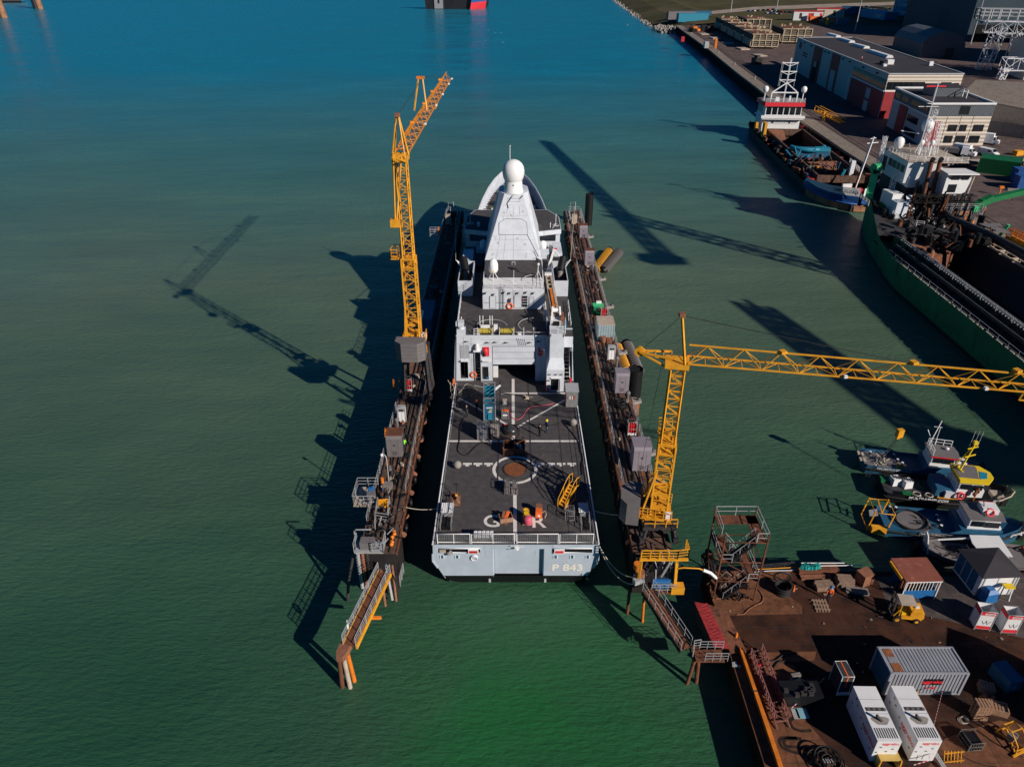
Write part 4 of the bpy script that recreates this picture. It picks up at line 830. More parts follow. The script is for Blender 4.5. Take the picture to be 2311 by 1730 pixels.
def skip(x, lab, inner):
    v = D3(x, 1040); t = thing('lifting_skip', lab, 'skip', (v.x, v.y + .9, DZ), R(-3)); b = MB('rust'); w2 = .62
    b.bx(-w2, -.9, 0, w2, .9, .06); b.bx(-w2, -.9, .06, w2, -.84, .95); b.bx(-w2, .84, .06, w2, .9, .95); b.bx(-w2, -.84, .06, -w2 + .06, .84, .95); b.bx(w2 - .06, -.84, .06, w2, .84, .95); b.build('bin', t)
    b = MB('orange' if inner else 'rustlight'); b.m = 'rustlight'; b.bar((-.6, .85, .95), (0, .75, 1.9), .1); b.bar((.6, .85, .95), (0, .75, 1.9), .1); b.bar((-.6, .85, .95), (.6, .85, .95), .1); b.bar((w2, -.9, .95), (w2, .9, .95), .1); b.bar((-w2, -.9, .95), (-w2, .9, .95), .1); b.build('lifting_frame', t)
    b = MB('black')
    b.bx(-.55, -.8, .3, .55, .8, .42)
    if inner:
        b.m = 'white'; b.ob((.1, .2, .42), (.35, .3, .3), .6, .6); b.ob((-.25, .45, .42), (.3, .4, .25), .2, .6); b.ob((.2, -.1, .42), (.3, .3, .2), 1, .5); b.m = 'teal'; b.ob((.05, -.55, .42), (.6, .3, .1), .1)
    b.build('waste', t)
skip(1098, 'rusty lifting skip filled with black waste, on the centre line', False); skip(1228, 'rusty lifting skip with white sacks and blue sheet inside', True)
for x, y, lab, g in ((455, 1200, 'grey buoy ball resting on the port side of the flight deck', 0), (1895, 670, 'grey buoy ball with a dark strap beside the starboard nets', 1)):
    v = D3(x, y); b = MB('greybox'); b.m = 'concretepale'; b.sph((v.x, v.y + .15, DZ + .45), .45, 20)
    if g: b.m = 'black'; b.torus((v.x, v.y + .15, DZ + .45), .455, .02, (.6, .2, 1), 20)
    b.solo('buoy_ball', lab, 'buoy', 'grey buoy balls on the flight deck', (v.x, v.y + .15, DZ))
def cage(name, lab, cat, c, d, m='steel', rz=0, fill=None):
    t = thing(name, lab, cat, c, rz); b = MB(m); w2, l2, h2 = d[0] / 2, d[1] / 2, d[2]
    for x in (-w2, w2):
        for y in (-l2, l2): b.bar((x, y, 0), (x, y, h2), .05)
    for z2 in (.04, h2 / 2, h2): b.tube([(-w2, -l2, z2), (w2, -l2, z2), (w2, l2, z2), (-w2, l2, z2)], .03, 4, True)
    for i in range(1, 5): x = -w2 + d[0] * i / 5; b.bar((x, -l2, 0), (x, -l2, h2), .02); b.bar((x, l2, 0), (x, l2, h2), .02)
    b.build('frame', t)
    if fill: f = MB(fill[0]); [f.ob(*q) for q in fill[1:]]; f.build('contents', t)
    return t
v = D4(398, 420); cage('wire_crate', 'small wooden-floored wire crate with a yellow tool, near the port stairwell', 'crate', (v.x, v.y + .6, DZ), (.95, 1.2, .8), 'rustlight', 0, ('wood', ((0, 0, .02), (.85, 1.1, .1)), ((.25, .2, .12), (.3, .6, .3)))); 
t = thing('pallet_truck', 'yellow hand pallet truck with a black handle by the wire crate', 'pallet truck', (v.x + .05, v.y + 1.35, DZ)); b = MB('brightyellow'); b.m = 'yellow'; b.bar((-.2, .1, .15), (.05, -.75, .9), .16); b.ob((0, 0, .1), (.35, .4, .4), 0, .6); b.build('body', t); b = MB('black'); b.bar((0, .1, .3), (0, .6, 1.3), .05); b.bar((-.2, .6, 1.3), (.2, .6, 1.3), .06); b.build('handle', t)
v = D4(1045, 295); cage('welding_set', 'grey framed machine set standing on the white centre line aft of the circle', 'machine', (v.x, v.y + .75, DZ), (1.35, 1.4, 1.05), 'greybox', 0, ('greybox', ((-.35, 0, .05), (.5, 1.2, .8)), ((.3, -.3, .05), (.6, .6, .6)), ((.35, .4, .05), (.4, .4, .9)), ((.62, -.6, .0), (.2, .2, .7))))
# yellow rolling stair
v = D4(1625, 445); t = thing('rolling_stair', 'yellow rolling access stair with hoop handrails on the aft flight deck', 'access stair', (v.x, v.y, DZ), R(-38))
b = MB('yellow'); 
for x in (-.4, .4): b.bar((x, 0, .1), (x, 2.0, 1.7), .12, .18); b.bar((x, 2.0, .05), (x, 2.0, 1.7), .08); b.bar((x, 0, .1), (x, 2.1, .1), .08)
for i in range(7): b.bx(-.4, .15 + i * .28, .2 + i * .23, .4, .4 + i * .28, .24 + i * .23)
b.build('stair_frame', t); b = MB('yellow')
for x in (-.45, .45): b.tube([(x, 0, .1), (x, .1, 1.0), (x, 1.5, 2.5), (x, 2.0, 2.8), (x, 2.6, 2.7), (x, 2.6, 1.7), (x, 2.0, 1.7)], .045, 6); b.bar((x, 1.0, 1.0), (x, 1.0, 1.95), .05); b.bar((x, 2, 1.7), (x, 2, 2.8), .05)
b.build('handrail', t)
v = D4(1728, 600); cage('wire_cage', 'empty grey wire cage next to the starboard stairwell', 'cage', (v.x, v.y + .6, DZ), (.9, .9, 1.2), 'steel', 0, ('darksteel', ((0, 0, .03), (.8, .8, .05)), ((0, 0, .3), (.25, .25, .3))))
v = D4(985, 610); t = thing('wood_box', 'open wooden box of orange foam rolls beside the white letter G', 'box', (v.x, v.y + .4, DZ), R(14))
b = MB('wood'); b.bx(-.65, -.45, 0, .65, .45, .08); b.bx(-.65, -.45, .08, .65, -.39, .55); b.bx(-.65, .39, .08, .65, .45, .55); b.bx(-.65, -.39, .08, -.59, .39, .55); b.bx(.59, -.39, .08, .65, .39, .55); b.build('box', t)
b = MB('hiviso'); b.m = 'rustlight'; b.bar((-.35, -.25, .5), (-.05, .45, .7), .26); b.m = 'hiviso'; b.bar((.0, -.2, .5), (.35, .35, .7), .24); b.bar((-.1, -.3, .35), (.1, .3, .5), .2); b.build('foam_rolls', t); b = MB('rustlight'); b.ob((-.15, -.55, 0), (.3, .2, .05), .4); b.build('torn_strap', t)
v = D4(1235, 640); t = thing('drum_pallet', 'yellow drums and pink wrapped drum on a pallet, right of the deck centre line', 'drums', (v.x, v.y + .3, DZ), R(4))
b = MB('timber'); b.bx(-.5, -.35, 0, .5, 1.15, .12); b.build('pallet', t)
for y in (.85, .35): b = MB('yellow'); b.m = 'brightyellow'; b.cyl((-.05, y, .12), (-.05, y, .98), .3, n=18); b.m = 'orange'; b.torus((-.05, y, .98), .28, .03, n=18); b.torus((-.05, y, .55), .3, .02, n=18); b.build('drum', t)
b = MB('pink'); b.lathe([(.42, .12), (.45, .5), (.4, .85), (.2, .95), (.01, .96)], (.05, -.1, 0), 14); b.build('wrapped_drum', t)
v = D4(1370, 575); t = thing('orange_compressor', 'orange machine with a pale hose standing over the white letter R', 'machine', (v.x, v.y + .4, DZ), R(-4))
b = MB('hiviso'); b.ob((0, 0, .1), (.65, .6, .75)); b.m = 'rustlight'; b.ob((0, .55, .1), (.6, .5, .95)); b.m = 'white'; b.bx(-.1, -.32, .3, .15, -.301, .5); b.m = 'black'; [b.ob((sx2 * .25, y, 0), (.1, .2, .2)) for sx2 in (-1, 1) for y in (-.15, .6)]; b.build('casing', t); b = MB('rope'); b.tube([(.3, .2, .4), (.6, .35, .5), (.75, .1, .3), (.6, -.2, .05)], .035, 5); b.build('hose', t)
b = MB('white'); v = D4(735, 800)
t = thing('raft_container', 'row of white ribbed liferaft canisters behind the port stern fence', 'liferaft', (v.x - .05, .75, DZ + .25)); 
for i in range(5): b = MB('white'); x = -.75 + i * .38; b.cyl((x - .16, 0, .35), (x + .16, 0, .35), .38, n=16); b.torus((x, 0, .35), .385, .03, (1, 0, 0), 16); b.build('canister', t)
b = MB('steel'); b.bar((-1, -.3, 0), (1, -.3, 0), .08); b.bar((-1, .3, 0), (1, .3, 0), .08); b.m = 'timber'; b.bx(-.7, -.4, -.22, .6, .3, -.16); b.build('cradle', t)
hose('slack_wire', 'bent grey scaffold wires heaped by the port rail abaft the hangar', [D3(*p) for p in ((420, 300), (500, 230), (560, 150), (640, 170), (700, 240), (600, 300), (480, 330), (430, 440), (560, 470))], .03, 'rope')
b = MB('darksteel')
for i in range(14): a = D3(rnd.uniform(430, 620), rnd.uniform(200, 460)); c2 = a + Vector((rnd.uniform(-1, 1), rnd.uniform(-.6, .6), rnd.uniform(.05, .7))); b.bar(a, c2, .06)
b.solo('tube_heap', 'heap of dark scaffold tubes on the port forward corner of the flight deck', 'tubes')
b = MB('beige')
for i in range(12): a = D3(400 + rnd.uniform(-30, 30), rnd.uniform(130, 330)); b.bar(a, a + Vector((rnd.uniform(-.4, .4), rnd.uniform(-.6, .6), rnd.uniform(.2, 1.2))), .05)
b.m = 'hiviso'; v = D3(410, 150); b.ob((v.x, v.y, DZ), (.3, .3, .8), 0, .7); b.solo('safety_barrier', 'tangle of pale barrier poles with an orange lamp at the port rail', 'barrier')
b = MB('beige'); v = D3(1320, 330); 
for i in range(8): b.bar((v.x, v.y, DZ + .15), (v.x + rnd.uniform(-.8, .8), v.y + rnd.uniform(-.3, .5), DZ + rnd.uniform(.05, .5)), .06)
b.ob((v.x, v.y, DZ), (.4, .4, .35), .3); b.solo('hose_manifold', 'pale pipe manifold lying on the deck under the white cross line', 'manifold')
for xy, lab, kw in (((1565, 745), 'person in dark blue overalls and a yellow helmet standing on the flight deck', dict(top='clothblue', legs='clothblue', hat='brightyellow')),
                    ((1478, 800), 'person in black with a dark cap standing left of the yellow-helmeted worker', dict()),
                    ((570, 550), 'person in black with a dark head standing on the port side of the flight deck', dict()),
                    ((695, 500), 'person in dark clothes and an orange helmet in the shade left of the blue rack', dict(hat='hiviso'))):
    v = D3(*xy); person(lab, (v.x, v.y, DZ), rnd.uniform(0, 6), **kw)
# ---------------------------------------------------------------- floating dock: two side walls with working decks, gear and cranes
KZ = 5.3
def dockwall(sgn, label):
    xi, xo = (11.4, 14.7) if sgn > 0 else (-11.5, -14.7)
    t = thing('dock_wall', label, 'dock wall', (sgn * 13, 50, 0), 0, 'side walls of the floating dock')
    b = MB('dockside'); b.bx(xi, -1, -2, xo, 104, KZ - .05)
    for i in range(34): y = -.5 + i * 3.1; b.bx(xi - sgn * .12, y, .1, xi, y + .25, KZ - .1); b.bx(xo, y, .1, xo + sgn * .12, y + .25, KZ - .1)
    b.build('wall_side', t, True)
    b = MB('dockplate'); b.bx(xi - sgn * .2, -1.1, KZ - .049, xo + sgn * .15, 104.1, KZ); b.m = 'darksteel'
    for o in (.35, 2.9): b.bx(xi + sgn * o, -1, KZ, xi + sgn * (o + .1), 90, KZ + .12)
    b.m = 'rust'; b.bx(xi - sgn * .32, -1, KZ - .35, xi - sgn * .2, 104, KZ + .06)
    b.build('deck_plate', t, True)
    b = MB('rustlight')
    for i in range(30): y = 2 + i * 3.4 + rnd.uniform(-.6, .6); b.cyl((xi - sgn * .35, y, KZ - .9 + rnd.uniform(-.2, .2)), (xi - sgn * .45, y, KZ - .9), .28, n=10); b.bx(xi - sgn * .3, y - .2, KZ - .6, xi - sgn * .1, y + .2, KZ + .1)
    b.m = 'black'
    for i in range(26): y = 3 + i * 3.9; b.torus((xi - sgn * .45, y + 1, KZ - 1.4), .35, .14, (1, 0, 0), 10)
    b.build('fenders', t, True)
    b = MB('galv'); b.rail([(xo, 3, KZ), (xo, 24, KZ)], 1.1, 1.6, 2, .025); b.rail([(xo, 38, KZ), (xo, 103, KZ)], 1.1, 1.7, 2, .025); b.rail([(xi, 8, KZ), (xi, 102, KZ)], 1.0, 2.2, 1, .022); b.build('handrail', t, True)
    b = MB('rust')
    for i in range(150):
        y = rnd.uniform(3, 102); x = rnd.uniform(min(xi, xo) + .5, max(xi, xo) - .5); k = rnd.random(); b.m = rnd.choice(['rust', 'darksteel', 'darksteel', 'beige', 'black', 'concrete', 'rustlight'])
        if k < .4: b.bar((x, y, KZ + .06), (x + rnd.uniform(-.3, .3), y + rnd.uniform(.6, 2.6), KZ + .08), rnd.uniform(.05, .14))
        elif k < .75: b.ob((x, y, KZ), (rnd.uniform(.2, .6), rnd.uniform(.2, .8), rnd.uniform(.1, .45)), rnd.random())
        else: b.cyl((x, y, KZ), (x, y, KZ + rnd.uniform(.3, .7)), rnd.uniform(.1, .22))
    b.m = 'darksteel'
    for i in range(3): x = xi + sgn * (.9 + i * .55); b.tube([(x, 1, KZ + .12), (x, 40, KZ + .12), (x + .1, 70, KZ + .12), (x, 100, KZ + .12)], .07, 5)
    b.build('deck_pipes', t, True)
    return t
DL = dockwall(-1, 'dark rusty floating dock side wall on the left of the grey ship')
DR = dockwall(1, 'dark rusty floating dock side wall on the right of the grey ship')
zl = zoomer(750, 840, 4.6); 
def onl(x, y): v = zl(x, y, KZ); return v
def winch_box(name, lab, c, d, m, rz=0, tp=.94, slope=0):
    t = thing(name, lab, 'cabin', c, rz); b = MB(m); w2, l2, h = d[0] / 2, d[1] / 2, d[2]
    b.ext([(-w2, -l2, .15), (-w2, l2, .15), (-w2, l2, h), (-w2, -l2 + .15, h), (-w2, -l2, h - .35)], (2 * w2, 0, 0)); b.build('housing', t)
    b = MB('rust' if not slope else 'lilac'); b.bx(-w2 - .06, -l2 + .12, h, w2 + .06, l2 + .06, h + .06); b.build('lid', t); b = MB('darksteel'); [b.bx(x - .01, -l2 - .006, .3, x + .01, -l2, h - .45) for x in (-w2 * .4, w2 * .45)]; b.bx(w2, -l2 * .5, .3, w2 + .01, l2 * .4, h * .8); [b.bx(-w2 * .3, -l2 - .015, .4 + k * .09, w2 * .3, -l2 - .004, .44 + k * .09) for k in range(6)]; b.tube([(w2 + .05, l2 * .6, 0), (w2 + .05, l2 * .6, h * .9), (w2 - .1, l2 * .3, h + .3)], .035, 5); b.build('door_fittings', t)
    b = MB('darksteel'); [b.bx(x - .08, y - .08, 0, x + .08, y + .08, .15) for x in (-w2 + .1, w2 - .1) for y in (-l2 + .1, l2 - .1)]; b.bx(-.15, -l2 - .02, h * .55, .1, -l2, h * .55 + .2); b.build('feet', t); return t
def bottles(lab, c, rz=0, m='red'):
    t = thing('gas_bottle_rack', lab, 'gas bottles', c, rz, 'gas bottle racks on the dock walls'); b = MB('galv')
    for x in (-.5, .5):
        for y in (-.35, .35): b.bar((x, y, 0), (x, y, 1.9), .06)
    for z2 in (.06, .9, 1.9): b.tube([(-.5, -.35, z2), (.5, -.35, z2), (.5, .35, z2), (-.5, .35, z2)], .03, 4, True)
    b.m = 'white'; b.bx(-.5, -.37, .1, .5, -.35, .4); b.build('rack', t); b = MB(m)
    for i in range(4):
        for j in range(2): x = -.36 + i * .24; y = -.15 + j * .3; b.cyl((x, y, .1), (x, y, 1.4), .1, n=10); b.cyl((x, y, 1.4), (x, y, 1.58), .1, .03, 10)
    b.build('bottles', t); return t
def vent_post(lab, c):
    t = thing('vent_post', lab, 'vent', c, 0, 'grey mushroom vents on the dock walls'); b = MB('greybox'); b.cyl((0, 0, 0), (0, 0, 1.3), .16, n=12); b.lathe([(.3, 1.2), (.32, 1.35), (.2, 1.5), (.01, 1.54)], (0, 0, 0), 14); b.build('pipe', t); return t
def silver(lab, c, rz=0):
    t = thing('silver_locker', lab, 'locker', c, rz, 'silver lockers on the dock walls'); b = MB('galv'); b.bx(-.45, -.3, .05, .45, .4, 2.1); b.m = 'white'; b.bx(-.35, -.33, .15, -.02, -.301, 1.5); b.bx(.02, -.33, .15, .35, -.301, 1.5); b.m = 'darksteel'; b.bx(-.3, -.32, 1.6, .3, -.301, 1.9); b.build('case', t)
    b = MB('white'); b.tube([(-.5, -.35, .1), (.5, -.35, .1), (.5, -.35, 2.2), (-.5, -.35, 2.2)], .03, 5, True); b.build('guard', t); return t
# port wall gear
v = onl(788, 205); bottles('rack of red gas bottles on the left dock wall below the crane', (v.x, v.y + .4, KZ))
v = onl(725, 525); silver('silver locker against the outer rail of the left dock wall', (v.x, v.y + .4, KZ))
v = onl(678, 585); vent_post('grey vent post between the silver locker and the large grey cabin, left dock wall', (v.x, v.y, KZ))
v = onl(655, 890); winch_box('winch_cabin', 'large grey chamfered winch cabin in the middle of the left dock wall', (v.x, v.y + .9, KZ), (1.75, 1.7, 2.9), 'greybox')
v = onl(752, 815); person('person in a bright green jacket walking past the large grey cabin on the left dock', (v.x, v.y, KZ), 0.2, 'hivisg', 'cloth', None, 'walk')
v = onl(525, 1300); person('person in dark blue overalls standing behind the yellow grating on the left dock', (v.x, v.y, KZ), 2, 'clothblue', 'clothblue')
t = thing('lamp_post', 'tall bent grey lamp post on the left dock wall', 'lamp post', tuple(onl(590, 1150))); b = MB('galv'); b.tube([(0, 0, 0), (0, 0, 3.3), (-.1, .1, 3.6), (-.5, .3, 3.6)], .06, 6); b.build('post', t); b = MB('white'); b.sph((-.5, .3, 3.5), .2, 10); b.build('lamp_head', t)
b = MB('concrete'); v = onl(578, 1210); b.ob((v.x, v.y + .1, KZ), (1.0, .7, .7), 0, .95); b.solo('concrete_block', 'pale concrete block at the foot of the lamp post', 'block')
t = thing('side_platform', 'railed steel platform hung outside the left dock wall with a grey winch on it', 'platform', tuple(onl(340, 1340))); v = onl(340, 1400)
b = MB('beige'); b.bx(-1.1, -.6, -.2, 1.4, 2.4, 0); b.m = 'darksteel'; b.bar((1.4, 0, -.1), (2.5, 0, -.6), .12); b.bar((1.4, 2, -.1), (2.5, 2, -.6), .12); b.build('grating', t)
b = MB('galv'); b.rail([(1.2, -.6, 0), (-1.1, -.6, 0), (-1.1, 2.4, 0), (1.0, 2.4, 0)], 1.2, 1.2, 2, .03); b.build('handrail', t)
b = MB('greybox'); b.ob((.7, .1, 0), (.75, .8, 1.2)); b.m = 'blue'; b.cyl((.5, .5, 1.2), (.9, .5, 1.3), .3); b.build('winch', t); b = MB('orange'); b.cyl((1.5, 2.2, 0), (1.5, 2.3, 1.3), .16); b.build('buoy', t)
t = thing('yellow_grating', 'bright yellow steel grating crate at the aft end of the left dock', 'grating', tuple(onl(535, 1395))); b = MB('yellow'); b.bx(-.5, -.2, 0, .5, .5, .5)
for i in range(5): b.bar((-.5, -.24, .1 + i * .2), (.5, -.24, .1 + i * .2), .07)
b.tube([(-.5, -.2, 0), (.5, -.2, 0), (.5, -.1, 1.1), (-.5, -.1, 1.1)], .05, 5, True); b.bx(-.45, -.12, .5, .45, -.05, 1.05); b.build('crate', t)
b = MB('galv'); v1 = onl(470, 1600); b.rail([onl(450, 1640), onl(455, 1540), onl(580, 1560), onl(600, 1370)], 1.1, 1, 2, .03); b.rail([onl(480, 1380), onl(455, 1540)], 1.1, 1, 2, .03); b.solo('guard_rail', 'grey guard rails round the aft end of the left dock deck', 'railing')
for xy in ((575, 600), (655, 90)):
    v = zl(xy[0], xy[1] + 40, KZ); b = MB('orange'); b.bar((v.x - .3, v.y, KZ - .6), (v.x - .2, v.y, KZ + .8), .25, .2); b.bar((v.x + .6, v.y, KZ - .6), (v.x + .5, v.y, KZ + .6), .1); b.bar((v.x - .3, v.y, KZ - .5), (v.x + .6, v.y, KZ - .4), .12)
    b.solo('fender_bracket', 'orange bracket on the outside of the left dock, ' + ('by the large grey cabin' if xy[0] == 575 else 'just aft of the crane portal'), 'bracket')
# gear heaps aft and pump platform with pipes down to the dock floor
t = thing('pump_station', 'grey pump platform with corrugated pipes at the aft end of the left dock', 'pump platform', (-13.9, -.6, 0))
b = MB('galv'); b.bx(-1.2, -.8, 5.6, 1.5, .8, 5.75); b.m = 'greybox'; b.bx(-.7, -.5, 5.75, .6, .4, 6.6); b.m = 'galv'; b.rail([(.5, -.8, 5.75), (1.5, -.8, 5.75), (1.5, .8, 5.75)], 1.1, .9, 2, .03); b.rail([(-1.2, -.8, 5.75), (-1.2, .7, 5.75)], 1.1, 1, 1, .03); b.tube([(-1.3, .5, 4.6), (-1.3, .5, 7.2), (-1.1, .5, 7.4), (.3, .5, 7.4)], .08, 6); b.build('platform', t)
b = MB('rustlight')
for i in range(3): x = -.9 + i * .42; b.m = ('galv', 'rustlight', 'darksteel')[i]; b.cyl((x, -.9, 1.2), (x, -.8, 5.6), .17, n=10); [b.torus((x, -.88, 1.4 + k * .35), .18, .03, (0, 0, 1), 10) for k in range(12)]
b.m = 'darksteel'; b.tube([(-1.5, -.5, 4.8), (-2.1, -1.2, 2.2), (-2.3, -1.6, .2)], .15, 7); b.m = 'galv'; b.bar((1.8, -1.6, 5.0), (2.2, -2.4, 1.2), .2); b.m = 'rustlight'; b.cyl((1.3, -1.8, 4.6), (1.5, -2.6, .6), .14); b.cyl((2.2, -.8, 4.2), (2.5, -2.2, .8), .12); b.build('pipes', t)
b = MB('darksteel'); [b.bar((.9, -1.6, 1.0 + i * .45), (2.6, -1.6, 1.0 + i * .45), .06) for i in range(4)]; b.bar((.9, -1.6, .2), (.9, -1.6, 3), .08); b.bar((2.6, -1.6, .2), (2.6, -1.6, 3.6), .08); b.m = 'galv'; b.rail([(2.8, -1.0, 1.5), (2.9, .8, 1.5)], 1.3, .9, 3, .03); b.build('end_ladder', t)
b = MB('rust')
for i in range(70): y = rnd.uniform(-.5, 7.5); b.m = rnd.choice(['rust', 'darksteel', 'darksteel', 'black', 'galv', 'rubber']); x = rnd.uniform(-14.3, -11.9); b.bar((x, y, KZ + rnd.uniform(.05, .4)), (x + rnd.uniform(-.9, .9), y + rnd.uniform(-.9, 1.2), KZ + rnd.uniform(.1, 1.0)), rnd.uniform(.04, .12))
for q in range(6): b.m = 'orange'; b.sph((-11.7 - .2 * rnd.random(), -.3 + q * .35, KZ + .3 + .2 * rnd.random()), .22, 8)
b.solo('hose_heap', 'heap of dark hoses, tubes and orange floats at the aft end of the left dock', 'hoses')
# walkway bridge to the rusty dolphin
GA, GB = at(868, 1290, 4.4), at(789, 1455, 4.0)
def walkway(name, lab, A, B, w, m_beam, m_rail='galv', mesh=True):
    t = thing(name, lab, 'walkway', tuple(A)); d = (B - A); s2 = Vector((-d.y, d.x, 0)).normalized() * (w / 2); z1 = Vector((0, 0, 1))
    b = MB('rust'); b.add([A - s2, A + s2, B + s2, B - s2, A - s2 - z1 * .1, A + s2 - z1 * .1, B + s2 - z1 * .1, B - s2 - z1 * .1], [(0, 1, 2, 3), (7, 6, 5, 4), (0, 4, 5, 1), (2, 6, 7, 3)]); b.build('walk_deck', t, True)
    b = MB(m_beam); 
    for k in (-1, 1): b.bar(A + s2 * k * 1.1 - z1 * .15, B + s2 * k * 1.1 - z1 * .15, .14, .42)
    b.build('side_beam', t, True); b = MB(m_rail); rw = .03 if mesh else .02; b.rail([A - s2 * 1.05, B - s2 * 1.05], 1.1, 1.1, 1 + mesh, rw); b.rail([A + s2 * 1.05, B + s2 * 1.05], 1.1, 1.1, 1 + mesh, rw)
    if mesh:
        n = 28
        for i in range(n): p0 = A.lerp(B, i / n) - s2 * 1.05; p1 = A.lerp(B, (i + 1) / n) - s2 * 1.05; b.bar(p0 + z1 * .1, p1 + z1 * 1.05, .02); b.bar(p0 + z1 * 1.05, p1 + z1 * .1, .02)
    b.build('handrail', t, True); return t
GW = walkway('gangway', 'yellow sided gangway with white rails from the left dock end to a rusty dolphin', GA, GB, 1.1, 'yellow')
b = MB('orange'); b.bar(GA.lerp(GB, .62) + Vector((.4, 0, -.3)), at(860, 1393, 3.3), .24, .2); b.build('strut', GW, True); b = MB('white'); b.torus(GA.lerp(GB, .82) + Vector((-.72, .1, .7)), .33, .09, (1, .3, 0), 14); b.build('life_ring', GW, True)
t = thing('mooring_dolphin', 'rusty red mooring dolphin on raking steel piles at the end of the gangway', 'dolphin', (-14.4, -10.6, 0)); b = MB('rust'); b.m = 'rustlight'; b.prism([(-.5, -1.0), (.05, -1.1), (.3, -.5), (.6, .6), (-.35, .9), (-.6, -.4)], 3.3, 3.95); b.build('cap', t)
for x, y, m, dx, dy in ((-.35, -.75, 'rust', -.15, -.3), (.05, -.8, 'beige', .25, -.3), (.25, -.3, 'orange', .3, -.1)): b = MB(m); b.cyl((x, y, 3.4), (x + dx, y + dy, -1.5), .2, n=12); b.build('pile', t)
# starboard wall gear
zr1 = zoomer(1250, 420, 3.765); zr2 = zoomer(1330, 720, 3.6)
v = zr1(250, 445, KZ); winch_box('valve_cabin', 'first small pale cabin at the far end of the right dock wall', (v.x, v.y + .7, KZ), (1.5, 1.4, 2.6), 'lilac')
v = zr1(300, 680, KZ); winch_box('valve_cabin', 'small pale cabin on the right dock wall just behind the yellow float', (v.x, v.y + .7, KZ), (1.6, 1.4, 2.9), 'lilac')
v = zr1(330, 740, KZ); vent_post('grey vent post beside the second pale cabin, right dock wall', (v.x, v.y + .5, KZ))
v = zr1(440, 1320, KZ); t = thing('store_container', 'grey blue corrugated store box with an orange tank in front on the right dock', 'container', (v.x, v.y + .9, KZ)); mat('pale_blue', (.30, .38, .42), .6, 0, .12, 1.5, (.25, .15, .1), .62, 1.2)
b = MB('pale_blue'); b.bx(-1.2, -.75, .1, 1.2, 2.2, 2.6); [b.bx(-1.1 + i * .36, -.8, .2, -.98 + i * .36, -.751, 2.5) for i in range(7)]; b.build('box', t); b = MB('beige'); b.bx(-1.24, -.8, 2.6, 1.24, 2.25, 2.66); b.build('roof', t); b = MB('orange'); b.m = 'rustlight'; b.cyl((-.4, -1.1, 0), (-.4, -1.1, .9), .4); b.ob((.5, -1.1, 0), (.8, .5, .7)); b.build('tank', t)
v = zr1(380, 1080, KZ); t = thing('winch', 'green winch frame on the right dock wall', 'winch', (v.x, v.y, KZ)); b = MB('greenlight'); b.m = 'green'; b.bx(-.8, -.4, 0, .7, .9, .2); b.bx(-.8, -.4, .2, -.5, .9, 1.1); b.bx(.4, -.4, .2, .7, .9, 1.1); b.m = 'greenlight'; b.bx(-.9, .3, 1.1, .8, 1.3, 1.2); b.bx(-.8, -.4, 1.1, .7, -.1, 1.2); b.m = 'darksteel'; b.cyl((-.5, .2, .7), (.4, .2, .7), .4); b.build('frame', t); b = MB('white'); b.bx(-.3, 1.1, 1.2, .5, 1.5, 1.5); b.build('light_box', t)
v = zr1(425, 1125, KZ); bottles('rack of red gas bottles between the green winch and the grey blue store', (v.x, v.y + .2, KZ)); v = zr1(485, 1480, KZ); silver('silver locker on the right dock near the yellow ribbed fender', (v.x, v.y + .4, KZ), R(4))
v = zr1(532, 1530, KZ); vent_post('grey vent post right of the silver locker, right dock wall', (v.x, v.y, KZ))
v = zr2(262, 610, KZ); winch_box('valve_cabin', 'lilac grey cabin with a sloped dark top beside the near black pile', (v.x, v.y + .8, KZ), (1.7, 1.5, 3.0), 'lilac', 0, 1, 1)
v = zr2(298, 680, KZ); vent_post('grey vent post in front of the lilac grey cabin', (v.x + .2, v.y + .3, KZ))
v = zr2(345, 945, KZ); bottles('rack of red gas bottles in front of the large lilac cabin', (v.x, v.y + .3, KZ))
v = zr2(420, 1250, KZ); winch_box('winch_cabin', 'large lilac grey chamfered winch cabin next to the right crane', (v.x, v.y + 1.2, KZ), (1.9, 2.0, 3.2), 'lilac', 0, 1, 1)
for c0, n, lab in (((190, 440), 7, 'black hose coil between the vent post and the lilac cabin, right dock'), ((255, 720), 8, 'black hose coil in front of the lilac grey cabin, right dock'), ((280, 870), 8, 'black hose coil beside the red gas bottles near the large lilac cabin')):
    v = zr2(c0[0], c0[1], KZ); b = MB('rubber')
    for i in range(n): b.torus((v.x + rnd.uniform(-.3, .3), v.y + rnd.uniform(-.3, .5), KZ + .15 + i * .09), rnd.uniform(.4, .7), .07, (rnd.uniform(-.3, .3), rnd.uniform(-.3, .3), 1), 14, 5)
    b.solo('hose_coil', lab, 'hose coil', 'hose coils on the right dock')
for y in (88, 66, 54.5, 39, 26, 15, 9.5):        # white mooring brackets standing out of the outer side
    t = thing('edge_bracket', 'white triangular bracket on the outer edge of the right dock', 'bracket', (14.85, y, KZ), 0, 'white brackets along the outer edge of the right dock'); b = MB('concretepale'); b.prism([(0, -.6), (1.2, -.2), (1.2, .4), (.4, .7), (0, .7)], -.3, .05); b.m = 'darksteel'; b.cyl((.7, 0, .05), (.7, 0, .35), .14); b.build('plate', t)
for sg, lab in ((1, 'black tyre fenders hung at the far end of the right dock wall'), (-1, 'black tyre fenders hung at the far end of the left dock wall')):
    b = MB('black')
    for i in range(9): b.torus((sg * 11.17, 98.8 + i * .55, KZ - .45 + .18 * math.sin(i * 1.7)), .47, .2, (1, .2, 0), 12)
    b.solo('tyre_fender', lab, 'tyres')
